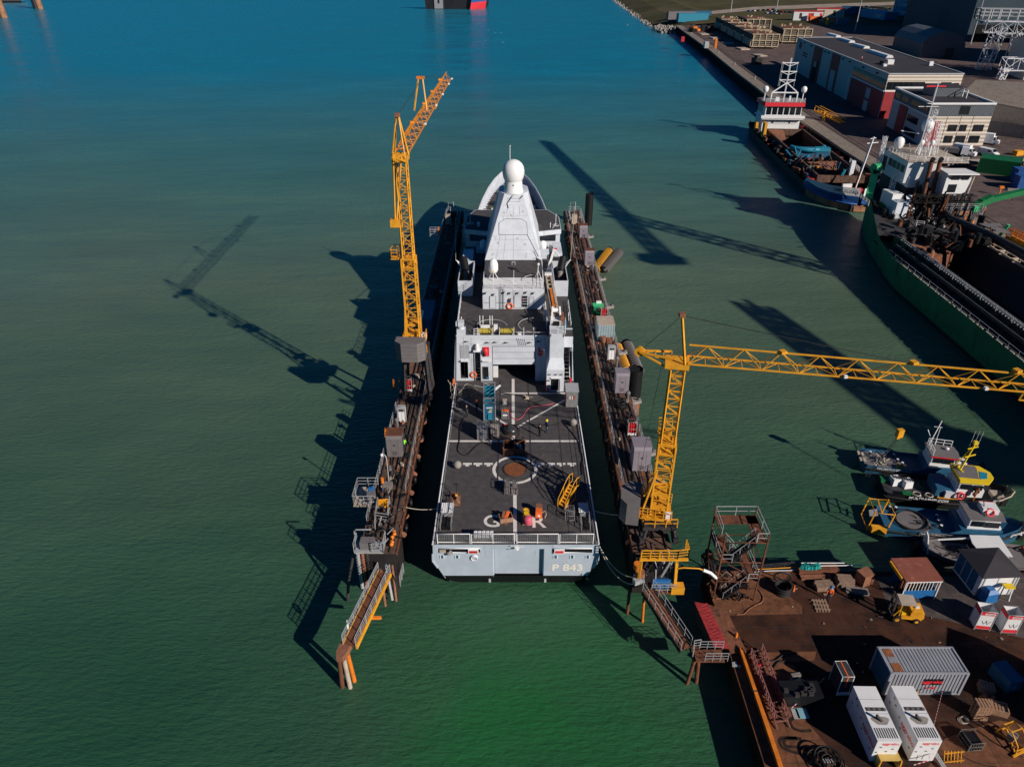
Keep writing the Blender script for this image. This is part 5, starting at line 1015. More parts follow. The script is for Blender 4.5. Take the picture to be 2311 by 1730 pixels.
for sgn in (-1, 1):
    t = thing('end_gantry', 'grey railed gantry at the far end of the ' + ('left' if sgn < 0 else 'right') + ' dock wall', 'gantry', (sgn * 13.2, 100, KZ)); b = MB('galv'); b.rail([(-1.2, -2.5, 0), (-1.2, 3, 0), (1.2, 3, 0), (1.2, -2.5, 0)], 1.3, 1.2, 2, .04); b.tube([(-.9, 2, 0), (-.9, 2, 2.6), (.2, 2.4, 2.6), (.2, 2.4, 0)], .06, 5); b.tube([(-.3, -.5, 0), (-.3, -.5, 2.3), (-.9, 0, 2.3)], .06, 5); b.build('rails', t); b = MB('dockplate'); b.ob((.3, 1, 0), (1.2, 1.4, .9)); b.m = 'darksteel'; b.ob((-.6, -.8, 0), (.8, 1.0, .6)); b.m = 'beige'; b.ob((-.5, -4.4, 0), (1.1, 1.0, 2.0)); b.build('winch', t)
t = thing('side_platform', 'small railed platform outside the far end of the left dock wall', 'platform', (-15.9, 89, KZ)); b = MB('galv'); b.bx(-1, -.8, -.15, 1, .8, 0); b.rail([(1, -.8, 0), (-1, -.8, 0), (-1, .8, 0), (1, .8, 0)], 1.2, 1, 2, .035); b.m = 'orange'; b.bx(.7, -.9, 0, 1.0, -.5, 1.6); b.build('frame', t)
b = MB('boatblue'); b.ob((-13.2, 48, KZ), (2.0, 7, 2.4)); b.solo('dock_store', 'long blue grey store in the shade on the left dock behind the crane', 'store')
b = MB('darksteel'); b.ob((-13.2, 60, KZ), (.9, 1.5, 1.0)); b.solo('dock_chest', 'small dark chest in the shade beyond the blue grey store', 'chest')
# mooring lines
def rope(lab, a, c, sag, m='rope', r=.05, name='mooring_line'):
    a = Vector(a); c = Vector(c); b = MB(m); b.tube([a.lerp(c, i / 12) - Vector((0, 0, sag * 4 * (i / 12) * (1 - i / 12))) for i in range(13)], r, 5); return b.solo(name, lab, 'rope')
rope('pale mooring line from the port funnel to the far end of the left dock', (-8.8, 50.8, 14.4), (-12.2, 97, KZ + 1), .3)
rope('pale mooring line from the starboard funnel to the far end of the right dock', (8.4, 50.8, 14.4), (13, 100, KZ + 2), .3)
rope('pale mooring line from the port quarter to the left dock', (-8, 5.2, DZ), (-11.4, 5.6, KZ), .25); rope('pale mooring line from the starboard quarter to the right dock', (7.9, 4.9, DZ), (11.3, 4.3, KZ), .2)
rope('slack upper pale rope from the stern corner to the crane portal', (8, .2, DZ - .3), (11.8, -3.0, KZ - 1), 1.5); rope('slack lower pale rope from the stern corner to the crane portal', (8, .2, DZ - .4), (11.9, -3.4, KZ - 1.3), 2.0)
# black guide piles and floating ribbed fenders
for (x, y, r, h, lab) in ((17.3, 111, .9, 7.2, 'tall black guide pile by the far end of the right dock'), (15.95, 31.2, 1.0, 7.0, 'black guide pile with a rusty foot beside the right dock')):
    t = thing('guide_pile', lab, 'pile', (x, y, 0), 0, 'black guide piles of the dock'); b = MB('black'); b.cyl((0, 0, 2.8), (0, 0, h), r, n=28, caps=False); b.m = 'hole'; b.cyl((0, 0, h - .3), (0, 0, h - .25), r * .99, n=28); b.build('pile', t)
    b = MB('rustlight' if y < 50 else 'black'); b.cyl((0, 0, -3), (0, 0, 2.8), r * .995, n=28, caps=False); b.build('pile_foot', t)
def ribfloat(lab, a, c, r, m1, m2):
    a = Vector(a); c = Vector(c); t = thing('ribbed_fender', lab, 'fender', tuple(a.lerp(c, .5)), 0, 'ribbed floating fenders beside the right dock'); d = (c - a).normalized(); L = (c - a).length
    b = MB('black'); b.cyl(a, c, r, n=18); b.cyl(a, a - d * .5, r, r * .4, 18); b.cyl(c, c + d * .5, r, r * .4, 18); b.build('body', t, True); b = MB(m2)
    n = int(L / .62)
    for i in range(n): b.torus(a + d * (.2 + i * .62), r + .03, .1, d, 18, 5)
    b.build('rib', t, True)
ribfloat('yellow ribbed fender floating by the middle of the right dock', at(1343, 610, .4), at(1375, 566, .4), .85, 0, 'yellow'); ribfloat('grey ribbed fender floating beside the yellow one by the middle of the right dock', at(1362, 610, .4), at(1398, 568, .4), .85, 0, 'greybox')
ribfloat('yellow ribbed fender lying along the right dock behind the near black pile', at(1418, 848, .4), at(1391, 780, .4), .75, 0, 'yellow'); ribfloat('grey ribbed fender outside the yellow one behind the near black pile', at(1440, 840, .4), at(1413, 775, .4), .85, 0, 'greybox')

# ---------------------------------------------------------------- dock cranes
def crane(lab, base, zp, zt, jdir, jl, m_mast='yellow', jrise=1.6, cwlen=3.6, foot=(3.2, 3.0), cwz=0.0, portal='darksteel'):
    """travelling crane: portal, slewing platform with ballast and machinery, lattice mast, lattice jib with king posts"""
    x, y = base; t = thing('dock_crane', lab, 'crane', (x, y, KZ)); fw, fl = foot[0] / 2, foot[1] / 2
    b = MB(portal)
    for sx2 in (-1, 1):
        for sy in (-1, 1): g = MB(portal); g.bar((x + sx2 * fw, y + sy * fl, KZ), (x + sx2 * fw * .8, y + sy * fl * .8, zp - .3), .4, .4); g.m = 'darksteel'; g.ob((x + sx2 * fw, y + sy * fl, KZ + .05), (.5, .9, .5)); g.build('portal_leg', t, True)
        g = MB(portal); g.bar((x + sx2 * fw, y - fl, KZ + .9), (x + sx2 * fw, y + fl, KZ + .9), .3); g.build('portal_beam', t, True)
    b.bx(x - fw, y - fl, zp - .5, x + fw, y + fl, zp - .1); b.build('portal_top', t, True)
    b = MB('yellow'); b.rail([(x - fw, y + fl, zp - .1), (x - fw, y - fl, zp - .1), (x + fw, y - fl, zp - .1)], 1.0, 1.1, 1, .04); b.build('portal_rail', t, True)
    J = Vector((jdir[0], jdir[1], 0)).normalized(); Sd = Vector((-J.y, J.x, 0)); c = Vector((x, y, 0)); Z = Vector((0, 0, 1))
    b = MB('darksteel'); b.cyl(c + Z * (zp - .1), c + Z * (zp + .5), 1.0, n=20); b.m = m_mast
    pl = [c + J * 1.2 + Sd * 1.3, c - J * cwlen + Sd * 1.3, c - J * cwlen - Sd * 1.3, c + J * 1.2 - Sd * 1.3]; b.ext([p + Z * (zp + .5) for p in pl], Z * .25); b.build('slewing_platform', t, True)
    b = MB('greybox'); mat_c = 'greybox'; k = zp + cwz
    for i in range(5):
        w2 = 1.75; o = c - J * (cwlen - .2); q = [o + J * 1.1 - Sd * w2, o + J * 1.1 + Sd * w2, o - J * .1 + Sd * w2, o - J * .75 + Sd * w2 * .55, o - J * .75 - Sd * w2 * .55, o - J * .1 - Sd * w2]
        b.ext([p + Z * (k + i * .5) for p in q], Z * .47)
    b.m = 'darksteel'; b.ext([p * .999 + Z * (k + .02) for p in q], Z * 2.3) if False else None
    b.build('ballast', t, True)
    b = MB('darksteel'); o = c - J * 1.2; b.cyl(o + Sd * .8 + Z * (zp + 1.2), o - Sd * .8 + Z * (zp + 1.2), .45, n=14); b.m = m_mast; b.ob(tuple(c - J * .2 + Sd * 1.0 + Z * (zp + .75)), (.8, .8, 1.0)); b.m = 'orange'; b.cyl(c - J * 2 + Sd * .5 + Z * (zp + 1.1), c - J * 2 + Sd * 1.2 + Z * (zp + 1.1), .35); b.cyl(c - J * 2 - Sd * .5 + Z * (zp + 1.1), c - J * 2 - Sd * 1.2 + Z * (zp + 1.1), .35); b.m = 'white'; b.ob(tuple(c + J * .9 - Sd * 1.0 + Z * (zp + .75)), (.6, .6, .6)); b.build('machinery', t, True)
    b = MB(m_mast); b.rail([tuple(pl[0] + Z * (zp + .75)), tuple(pl[1] + J * 1.3 + Z * (zp + .75))], 1.1, .8, 2, .03); b.rail([tuple(pl[3] + Z * (zp + .75)), tuple(pl[2] + J * 1.3 + Z * (zp + .75))], 1.1, .8, 2, .03); b.build('platform_rail', t, True)
    zm = zp + .75 + (zt - zp) * .46
    b = MB(m_mast); b.truss((x, y, zp + .75), (x, y, zm), 1.5, 1.5, 9, .16, .075, tuple(J)); b.truss((x, y, zm - 1.2), (x, y, zt - .6), 1.2, 1.15, 12, .13, .062, tuple(J))
    for zz in (zm, zm - 1.0, zp + 3.2, zp + 1.8): b.ob((x, y, zz), (1.65, 1.65, .16), math.atan2(J.y, J.x))
    for k2 in (-1, 1): b.bar(c + Sd * k2 * .9 - J * 1.6 + Z * (zp + .8), c + Sd * k2 * .75 - J * .6 + Z * (zp + 6), .16)
    b.build('mast', t, True)
    b = MB('orange' if False else m_mast); o = c - J * .9 + Sd * .3 + Z * (zm + .2); b.rail([tuple(o + Sd * .8), tuple(o + Sd * 1.6), tuple(o + Sd * 1.6 + J * 1.2), tuple(o + Sd * .8 + J * 1.2)], 1.1, .8, 2, .03); b.ext([tuple(o + Sd * .7), tuple(o + Sd * 1.65), tuple(o + Sd * 1.65 + J * 1.25), tuple(o + Sd * .7 + J * 1.25)], (0, 0, -.08)); b.build('landing', t, True)
    # mast head
    top = c + Z * zt; b = MB(m_mast); b.ext([tuple(c + Sd * .8 + J * .9 + Z * (zt - .7)), tuple(c + Sd * .8 - J * 1.1 + Z * (zt - .7)), tuple(c - Sd * .8 - J * 1.1 + Z * (zt - .7)), tuple(c - Sd * .8 + J * .9 + Z * (zt - .7))], (0, 0, .5))
    ap = c - J * .2 + Z * (zt + 3.9); 
    for k2 in (-1, 1): b.bar(c + Sd * .75 * k2 + J * .5 + Z * (zt - .2), ap + Sd * .12 * k2, .17); jdir[1] > .9 and b.bar(c + Sd * .7 * k2 - J * 1.2 + Z * (zt - .2), ap + Sd * .12 * k2, .1)
    b.m = 'rustlight'; b.ob(tuple(ap - Z * .1), (.5, .5, .35)); b.m = m_mast; b.build('king_post', t, True)
    rt = c - J * 3.3 + Z * (zt + .3); b = MB(m_mast)
    for k2 in (-1, 1): b.bar(c + Sd * .7 * k2 - J * .6 + Z * (zt + .2), rt + Sd * .15 * k2, .15); b.bar(c + Sd * .7 * k2 - J * .6 + Z * (zt - .8), rt + Sd * .15 * k2, .13)
    for i in range(4): f = i / 4; q1 = c - J * .6 + Z * (zt + .2); b.bar(q1.lerp(rt, f) + Sd * .7 * (1 - f), q1.lerp(rt, f) - Sd * .7 * (1 - f), .08)
    b.cyl(rt + Sd * .12, rt - Sd * .12, .45, n=16); b.build('counter_jib', t, True)
    f = c + J * .7 + Z * (zt - .1); e = c + J * jl + Z * (zt + jrise)
    mat('jibpaint', (.70, .25, .022), .5, 0, .24, 1.3, (.32, .10, .03), .60, 2.2); b = MB('yellow' if jdir[0] > .5 else 'jibpaint'); up = (0, 0, 1); b.truss(f, e, 1.5, 1.15, int(jl / 1.5), .115, .055, up, True)
    for fr in (.18, .42, .6, .8): q1 = f.lerp(e, fr); b.ob(tuple(q1 + Z * 1.35), (.5, .5, .22), .3)
    q1 = f.lerp(e, .62); b.bar(q1 - Sd * .5, q1 - Sd * .2 - Z * 1.0, .1); b.bar(q1 + J * 1.4 - Sd * .5, q1 - Sd * .2 + J * .7 - Z * 1.0, .1); b.bar(q1 - Sd * .2 - Z * 1, q1 + J * .7 - Sd * .2 - Z * 1, .1)
    b.build('jib', t, True)
    b = MB('white'); [b.ob(tuple(f.lerp(e, fr) - Sd * .8), (.26, .26, .22)) for fr in (.3, .55, .72, .9, 1.0)]; b.build('jib_lamps', t, True)
    b = MB('darksteel'); kp = f.lerp(e, .42) + Z * (1.3 if jdir[1] < .9 else 4.4); b.tube([rt, ap, kp, f.lerp(e, .93) + Z * 1.2], .03, 4); b.bar(f.lerp(e, .7) - Z * .2, f.lerp(e, .7) - Z * 7, .03); b.bar(c - J * 1.3 + Z * zt, c - J * 2.4 + Z * (zp + 1.2), .03); b.build('stay_wire', t, True)
    if jdir[1] > .9:
        b = MB(m_mast); q1 = f.lerp(e, .36) + Z * 1.2; a2 = f.lerp(e, .38) + Z * 4.8
        for k2 in (-1, 1): b.bar(q1 + Sd * .8 * k2 - J * .6, a2 + Sd * .25 * k2, .15)
        b.m = 'orange'; b.bar(a2 - Sd * .5, a2 + Sd * .5, .3); b.build('jib_post', t, True)
        b = MB(m_mast); h = c - J * 1.5 + Sd * .9
        for k2 in (0, 1): b.bar(c - J * 1.1 + Sd * (.6 - .9 * k2) + Z * zt, h - Sd * .2 * k2 + Z * (zt - 7.0), .14)
        b.ob(tuple(h + Z * (zt - 7.6)), (1.0, .8, .8)); b.build('tension_frame', t, True)
    return t
CL = crane('tall yellow dock crane on the left dock with its orange jib pointing away', (-12.35, 28.0), 12.0, 35.4, (.043, .999), 42)
CR = crane('yellow dock crane on the right dock with its long jib reaching out to the right', (13.7, 2.0), 7.2, 24.6, (.985, -.19), 42, jrise=.2, cwlen=3.1)
# near end of the starboard wall: machinery, blue drum, lamp arm, gangway
t = thing('winch_platform', 'yellow railed platform with a hanging lamp and blue drum under the right crane', 'platform', (13, -2.2, KZ)); b = MB('yellow'); b.rail([(11.3, -3.4, 6.9), (14.6, -3.4, 6.9), (15.6, -3.2, 6.9), (15.6, -2, 6.9)], 1.0, .9, 2, .045); b.bx(11.2, -3.45, 6.65, 15.6, -3.2, 6.85); b.bar((14.6, -3.3, 6.7), (14.6, -3.9, 3.9), .25); b.bar((11.4, -3.3, 6.7), (11.3, -3.5, 4.6), .2); b.ob((14.8, -4.0, 3.4), (1.2, .8, .8)); b.build('platform_frame', t, True)
b = MB('yellow'); b.tube([(14.7, -3.6, 5.9), (15.2, -3.7, 6.1), (16.6, -3.7, 6.0), (17.4, -3.7, 5.6)], .07, 6); b.m = 'white'; b.tube([(17.0, -3.7, 5.8), (17.7, -3.75, 5.5), (18.3, -3.8, 4.9)], .16, 8); b.m = 'rubber'; b.tube([(18.3, -3.8, 4.9), (18.9, -3.5, 4.0), (19, -2.8, 2.5)], .08, 6); b.build('hose_arm', t, True)
b = MB('blue'); b.cyl((12.6, -3.6, 4.0), (14.2, -3.6, 4.0), .5, n=18); b.m = 'galv'; b.rail([(12.4, -4.3, 3.6), (14.6, -4.3, 3.6)], 1.0, .7, 2, .03); b.m = 'rust'; b.bx(12.3, -4.35, 3.4, 14.7, -3.0, 3.55); b.build('hose_drum', t, True)
b = MB('darksteel'); 
for i in range(50): x = rnd.uniform(11.5, 14.5); y = rnd.uniform(-3.2, -.8); b.m = rnd.choice(['darksteel', 'rust', 'black', 'galv', 'rubber']); b.bar((x, y, rnd.uniform(3.5, 6)), (x + rnd.uniform(-.6, .6), y + rnd.uniform(-.6, .6), rnd.uniform(3.5, 6.2)), rnd.uniform(.06, .2))
b.m = 'orange'; b.cyl((11.3, -2.6, 4.9), (11.3, -2.6, 5.5), .4); b.m = 'rustlight'; b.cyl((11.5, -3.0, 4.3), (11.5, -3.0, 4.9), .45); b.m = 'galv'; b.ob((11.3, -3.5, 4.0), (1.0, .5, .5), .4); b.m = 'orange'; b.cyl((11.9, -4.6, -.5), (11.8, -4.2, 3.4), .13); b.m = 'rust'; b.cyl((10.6, -3.6, -.5), (10.6, -3.4, 3), .15); b.build('valve_gear', t, True)
G2 = walkway('gangway', 'dark gangway with white rails from the right dock end down to the work pontoon', Vector((12.0, -4.4, 4.1)), at(1548, 1462, 3.0), 1.0, 'dockside', 'galv', False)
q0 = at(1600, 1478, 2.85) - Vector((17.1, -12.8, 2.85)); Q = lambda x, y, z: (x + q0.x, y + q0.y, z)
t = thing('landing_stage', 'small rusty landing stage with white rails at the foot of the right gangway', 'landing', Q(17, -13, -2.0)); b = MB('rust'); b.bx(*Q(15.9, -13.4, 2.7), *Q(18.3, -12.2, 2.85)); b.bx(*Q(15.7, -12.6, 2.85), *Q(16.4, -11.8, 2.95)); b.cyl(Q(15.9, -13, 2.7), Q(15.3, -13.6, -1), .16); b.cyl(Q(16.2, -13, 2.7), Q(16.3, -13.4, -1), .18); b.build('stage', t, True); b = MB('galv'); b.rail([Q(16.4, -12.2, 2.85), Q(18.4, -12.2, 2.85)], 1.0, .65, 2, .022); b.rail([Q(16.6, -13.4, 2.85), Q(18.5, -13.4, 2.85)], 1.0, .65, 2, .022); b.rail([Q(15.7, -12.9, 2.85), Q(15.9, -12.1, 2.85), Q(16.5, -12.0, 2.85)], 1.0, .6, 2, .03); b.build('handrail', t, True)
# ---------------------------------------------------------------- green hopper dredger along the quay
GR = thing('dredger', 'large green hulled hopper dredger with white bridge moored along the quay', 'ship', (82.3, 60, 0))
def G_(mb, name, label=None, par=None): return mb.build(name, par or GR, True, label)
gx = 82.3
gs = [(-30, 11.8, 11.8, 5.4), (60, 11.8, 11.8, 5.4), (72, 11.8, 11.8, 5.5), (78, 11.0, 11.7, 5.7), (82, 10.2, 11.3, 6.2), (86, 9.4, 10.5, 6.8), (94.5, 7.4, 7.9, 8.0), (102, 5.2, 5.4, 8.6), (107, 3.4, 3.6, 8.9), (111, 1.4, 1.8, 9.1), (113.5, .1, .2, 9.2)]
mat('hullgreen', (.010, .17, .065), .5, 0, .35, .5, (.006, .05, .025), .56, .5, streak=True); mat('hullgreen_lit', (.010, .15, .06), .5, 0, .2, .5, (.006, .05, .02), .62, .6, streak=True)
b = MB('hullgreen')
for sg in (-1, 1):
    ring = [[(gx + sg * w0, y, -2), (gx + sg * w0, y, 0), (gx + sg * w0, y, .7), (gx + sg * (w0 * .4 + w1 * .6), y, z1 * .6), (gx + sg * w1, y, z1)] for y, w0, w1, z1 in gs]
    if sg > 0: ring = [r[::-1] for r in ring]
    b.m = 'black'; b.loft([r[:3] if sg < 0 else r[2:] for r in ring], smooth=False); b.m = 'hullgreen'; b.loft([r[2:] if sg < 0 else r[:3] for r in ring], smooth=False)
b.m = 'black'; b.loft([[(gx + w0, y, -2) for y, w0, w1, z1 in gs], [(gx - w0, y, -2) for y, w0, w1, z1 in gs]], smooth=False)
G_(b, 'hull')
b = MB('deckdark'); pl = [(gx - w1 + .15, y, z1 - .75) for y, w0, w1, z1 in gs]; pr = [(2 * gx - p2[0], p2[1], p2[2]) for p2 in pl]
k4 = [i for i, q2 in enumerate(pl) if q2[1] >= 86]; b.loft([[pr[i] for i in k4], [pl[i] for i in k4]], smooth=False)
for sg in (-1, 1): b.quad(*[(x, y, 4.65) for x, y in ((gx + sg * 11.6, -30), (gx + sg * 7.4, -30), (gx + sg * 7.4, 86), (gx + sg * 10.4, 86))][::sg])
b.quad((gx - 10.4, 84, 4.7), (gx + 10.4, 84, 4.7), (gx + 10.4, 87, 4.7), (gx - 10.4, 87, 4.7)); G_(b, 'main_deck')
b = MB('rope')          # pale dashed lines along the sheer strake
y = 76
while y > 26: L = rnd.uniform(.5, 2.4); b.bx(gx - 11.9, y - L, 5.38, gx - 11.7, y, 5.5); y -= L + rnd.uniform(.2, .9)
b.m = 'galv'; b.rail([(gx - 11.5, 78, 5.0), (gx - 11.5, 20, 5.0)], 1.1, 2.5, 1, .02); G_(b, 'bulwark_rail')
# hopper: coaming walls, dark hold, a lit patch of sand at its forward end, toothed rail
b = MB('darksteel'); hx0, hx1, hy0, hy1 = 75.0, 89.0, -25, 84
b.bx(hx0 - .5, hy0, 4.6, hx0, hy1, 6.8); b.bx(hx1, hy0, 4.6, hx1 + .5, hy1, 6.8); b.bx(hx0 - .5, hy1, 4.6, hx1 + .5, hy1 + .5, 6.8)
for i in range(36): y = hy0 + 2 + i * 3; b.ext([(hx0 - .5, y, 4.7), (hx0 - .5, y, 6.7), (hx0 - 1.5, y, 4.7)], (0, .15, 0))
G_(b, 'hopper_coaming')
b = MB('hole'); b.quad((hx0, hy0, 1.0), (hx1, hy0, 1.0), (hx1, hy1, 1.0), (hx0, hy1, 1.0)); b.m = 'black'; b.ext([(hx0, hy0, 1), (hx0, hy0, 5), (hx0 + 3, hy0, 1)], (0, hy1 - hy0, 0)); b.ext([(hx1, hy0, 1), (hx1, hy0, 5), (hx1 - 3, hy0, 1)], (0, hy1 - hy0, 0)); G_(b, 'hold')
b = MB('rustlight'); b.add([(hx0 + .1, 83.9, 5.6), (hx0 + 8, 83.9, 5.4), (hx0 + 4.2, 77.5, 4.6), (hx0 + .3, 72, 5.2)], [(3, 2, 1, 0)]); b.m = 'rust'; b.add([(hx0 + 8, 83.9, 5.4), (hx1 - 1, 83.9, 4.4), (hx0 + 7, 77, 2.5), (hx0 + 4.2, 77.5, 4.6)], [(3, 2, 1, 0)]); G_(b, 'sand_heap')
b = MB('steel'); b.bx(hx0 - .3, 26, 6.8, hx0 - .12, 82, 7.0)
for i in range(74): y = 26.5 + i * .75; b.bx(hx0 - .75, y, 6.75, hx0 - .3, y + .18, 6.9)
G_(b, 'toothed_rail')
b = MB('greybox'); 
for i in range(40): y = 30 + i * 1.15; b.ob((hx0 + 1.6, y, 5.9), (.2, .25, .2))
b.m = 'steel'; b.bx(hx0 + 1.45, 29, 5.6, hx0 + 1.75, 76, 5.9); G_(b, 'pipe_studs')
b = MB('beige')         # ladder of frames along the far coaming
for i in range(16):
    y = 78 - i * 4; b.tube([(hx1 - .3, y, 7.2), (hx1 + 1.0, y, 7.2), (hx1 + 1.0, y - 3.5, 7.2), (hx1 - .3, y - 3.5, 7.2)], .14, 4, True); b.bx(hx1 - .4, y - .3, 6.8, hx1 + 1.1, y + .1, 7.15)
G_(b, 'coaming_frame')
b = MB('galv'); b.rail([(gx - 8.6, 70, 6.9), (gx - 8.6, 20, 6.9)], 1.0, 4, 1, .03); b.m = 'deckdark'; b.tube([(gx - 9.4, 80, 6.2), (gx - 9.4, 15, 6.2)], .3, 7); G_(b, 'side_pipe')
b = MB('darksteel')     # suction pipe, gantries and machinery between bridge and hopper
b.tube([(88.5, 97, 11), (87.5, 92, 9), (85.5, 86, 9.6), (88.5, 78, 9.2), (91, 60, 8.5), (91.5, 20, 8.5)], .55, 9)
b.tube([(91.2, 92, 7), (92.2, 60, 6.5), (92.2, 15, 6.5)], .8, 10)
for i in range(170):
    x, y = rnd.uniform(76, 93), rnd.uniform(76, 99); z1 = rnd.uniform(6, 9); b.m = rnd.choice(['darksteel', 'black', 'black', 'rust', 'black', 'black', 'deckdark'])
    k = rnd.random()
    if k < .45: b.bar((x, y, z1), (x + rnd.uniform(-2, 2), y + rnd.uniform(-2, 2), z1 + rnd.uniform(-.5, 2.2)), rnd.uniform(.08, .3))
    elif k < .8: b.ob((x, y, z1 - 1), (rnd.uniform(.4, 1.8), rnd.uniform(.4, 1.8), rnd.uniform(.4, 2.0)), rnd.random())
    else: b.cyl((x, y, z1 - 1), (x, y, z1 + rnd.uniform(0, 1.5)), rnd.uniform(.2, .6), n=9)
for i in range(80):
    x, y = rnd.uniform(89, 94), rnd.uniform(20, 78); b.m = rnd.choice(['darksteel', 'black', 'greybox', 'green', 'rust', 'boatblue']); b.ob((x, y, 5), (rnd.uniform(.4, 1.3), rnd.uniform(.5, 2.5), rnd.uniform(.3, 1.6)), rnd.uniform(-.3, .3))
for i in range(46):     # standing gantry and pipe work before the bridge
    x, y = rnd.uniform(80.5, 92), rnd.uniform(91, 96.5); b.m = rnd.choice(['black', 'black', 'darksteel', 'rust', 'darksteel']); b.bar((x, y, 6), (x + rnd.uniform(-1.2, 1.2), y + rnd.uniform(-.8, .8), rnd.uniform(9.5, 13.2)), rnd.uniform(.1, .4))
b.m = 'black'; b.truss((83, 95.5, 6), (83.4, 96, 14), 1.6, 1.4, 6, .2, .12); b.truss((81, 93, 11.4), (93, 92.5, 11.6), 1.3, 1.3, 8, .18, .1)
G_(b, 'dredge_gear')
b = MB('galv'); b.m = 'concretepale'
for i in range(12): x, y = rnd.uniform(82.5, 86), rnd.uniform(84.5, 92); b.ob((x, y, 8.2), (rnd.uniform(.2, .5), rnd.uniform(.2, .6), rnd.uniform(.2, .5)), rnd.random(), .7)
b.m = 'greybox'; b.ext([(88.5, 82, 9.6), (93, 83, 9.4), (92, 77.5, 9.3), (89.5, 78, 9.6)], (0, 0, .25)); G_(b, 'winch_tops')
# bridge on the fore part
BZ = 17.4
b = MB('darksteel'); b.prism([(81.8, 98.2), (92.5, 97.6), (92.5, 110), (82.0, 110.5)], 8, 12.2); b.m = 'white'; b.prism([(81.8, 98.2), (92.5, 97.6), (92.5, 110), (82.0, 110.5)], 12.2, 14.4); b.m = 'white'; b.prism([(80.9, 98.6), (87, 97.4), (87, 110), (81.2, 111)], 13.0, BZ); G_(b, 'bridge_house')
b = MB('beige'); b.prism([(80.7, 98.4), (87.2, 97.2), (92.6, 97.2), (92.6, 110.2), (81, 111.3)], BZ, BZ + .12); G_(b, 'bridge_roof')
b = MB('white'); b.prism([(86.5, 93.0), (92.8, 93.0), (92.2, 97.4), (86.9, 97.4)], 16.1, 16.35); b.prism([(87.0, 94.0), (92.0, 94.0), (92, 97.4), (87, 97.4)], 11.6, 15.0); b.bx(87, 94, 15.0, 87.4, 97.3, 16.1); b.bx(91.6, 94, 15, 92, 97.3, 16.1); G_(b, 'wheelhouse')
for (x0, x1, z0, z1) in ((88.0, 89.6, 14.9, 15.9), (90, 91.4, 14.9, 15.9), (87.8, 89.5, 12.4, 14.0)): b = MB('glass'); b.bx(x0, 93.94, z0, x1, 93.99, z1); G_(b, 'bridge_window')
for y0, y1, z0, z1, m in ((107.8, 109.4, 13.3, 16.2, 'rust'), (105.2, 106.8, 14.9, 16.3, 'glass'), (103.2, 104.8, 14.9, 16.3, 'glass'), (101.4, 102.8, 14.9, 16.3, 'glass'), (99.4, 101.0, 14.9, 16.3, 'glass')):
    b = MB(m); b.bx(80.85 + (y0 - 98) * .022, y0, z0, 80.95 + (y0 - 98) * .022, y1, z1); G_(b, 'bridge_door' if m == 'rust' else 'bridge_window')
b = MB('white')
def lattice(p, q, w, n): b.truss(p, q, w, w, n, .07, .045, (0, 1, 0))
lattice((79.6, 108, 9), (79.6, 108, 20.5), .7, 16); lattice((80.0, 100.5, 8.2), (80.2, 101.2, 14.2), .8, 9); lattice((86.4, 104, BZ), (87.6, 106, BZ + 9), .8, 12); lattice((88.8, 104, BZ), (89.2, 106, BZ + 6.5), .9, 9)
b.bar((84.8, 103, BZ), (86.6, 106, BZ + 14.2), .22); b.bar((85.2, 106, BZ + 10), (89.5, 106, BZ + 10), .12); b.bar((83.8, 106, BZ + 9.4), (88, 106, BZ + 9.4), .1)
b.rail([(81.2, 110.8, BZ), (80.9, 98.8, BZ), (86.9, 97.5, BZ), (92.4, 97.5, BZ)], 1.1, 1.5, 2, .035); b.bar((82.6, 108, BZ + 4.2), (86.6, 108, BZ + 3.6), .14)
for i in range(22): x, y = rnd.uniform(82, 91), rnd.uniform(99, 109); b.bar((x, y, BZ), (x + rnd.uniform(-.8, .8), y + rnd.uniform(-.5, .5), BZ + rnd.uniform(.6, 2.6)), rnd.uniform(.05, .14))
G_(b, 'mast_lattice')
b = MB('brightred'); b.bx(84.3, 105.9, BZ + 13.2, 88.3, 106.1, BZ + 13.45); G_(b, 'radar_bar')
for x, y, z0, r in ((82.9, 108, BZ + 1.6, 1.05), (86.9, 106, BZ + 5.6, 1.15), (85.6, 104, BZ + 2.6, .45), (87.2, 103, BZ + 2.8, .45)): b = MB('dome'); b.lathe([(r * .8, -r * .9), (r, -r * .2), (r, r * .4), (r * .8, r * .9), (r * .4, r * 1.2), (.01, r * 1.28)], (x, y, z0), 16); b.m = 'white'; b.bar((x, y, BZ), (x, y, z0 - r * .8), .2); G_(b, 'satellite_dome')
b = MB('rust'); 
for k in (0, 1.7): b.m = 'rust'; b.cyl((84.3 + k, 95.5, 8), (84.5 + k, 96.6, 18.0), .42, n=10); b.m = 'black'; b.cyl((84.5 + k, 96.6, 18), (84.4 + k, 96.2, 18.5), .45, .5, 10); b.m = 'rustlight'; b.cyl((84.3 + k, 95.5, 8), (84.8 + k, 92, 7), .5, n=9)
G_(b, 'exhaust_pipe')
b = MB('white'); b.ob((79.6, 98.8, 7.4), (2.4, 4, 3.8), .1); b.m = 'navy'; b.ob((79.4, 94.8, 7.0), (2.6, 2.4, 3.4), .1); b.m = 'white'; b.quad((81.2, 93.5, 8.3), (82.4, 93.5, 8.5), (82.4, 96.5, 11.2), (81.2, 96.5, 11.0))
b.rail([(77.6, 96, 8), (78.3, 90, 7), (82, 88.5, 7)], 1.1, 1.2, 2, .035); G_(b, 'deck_house')
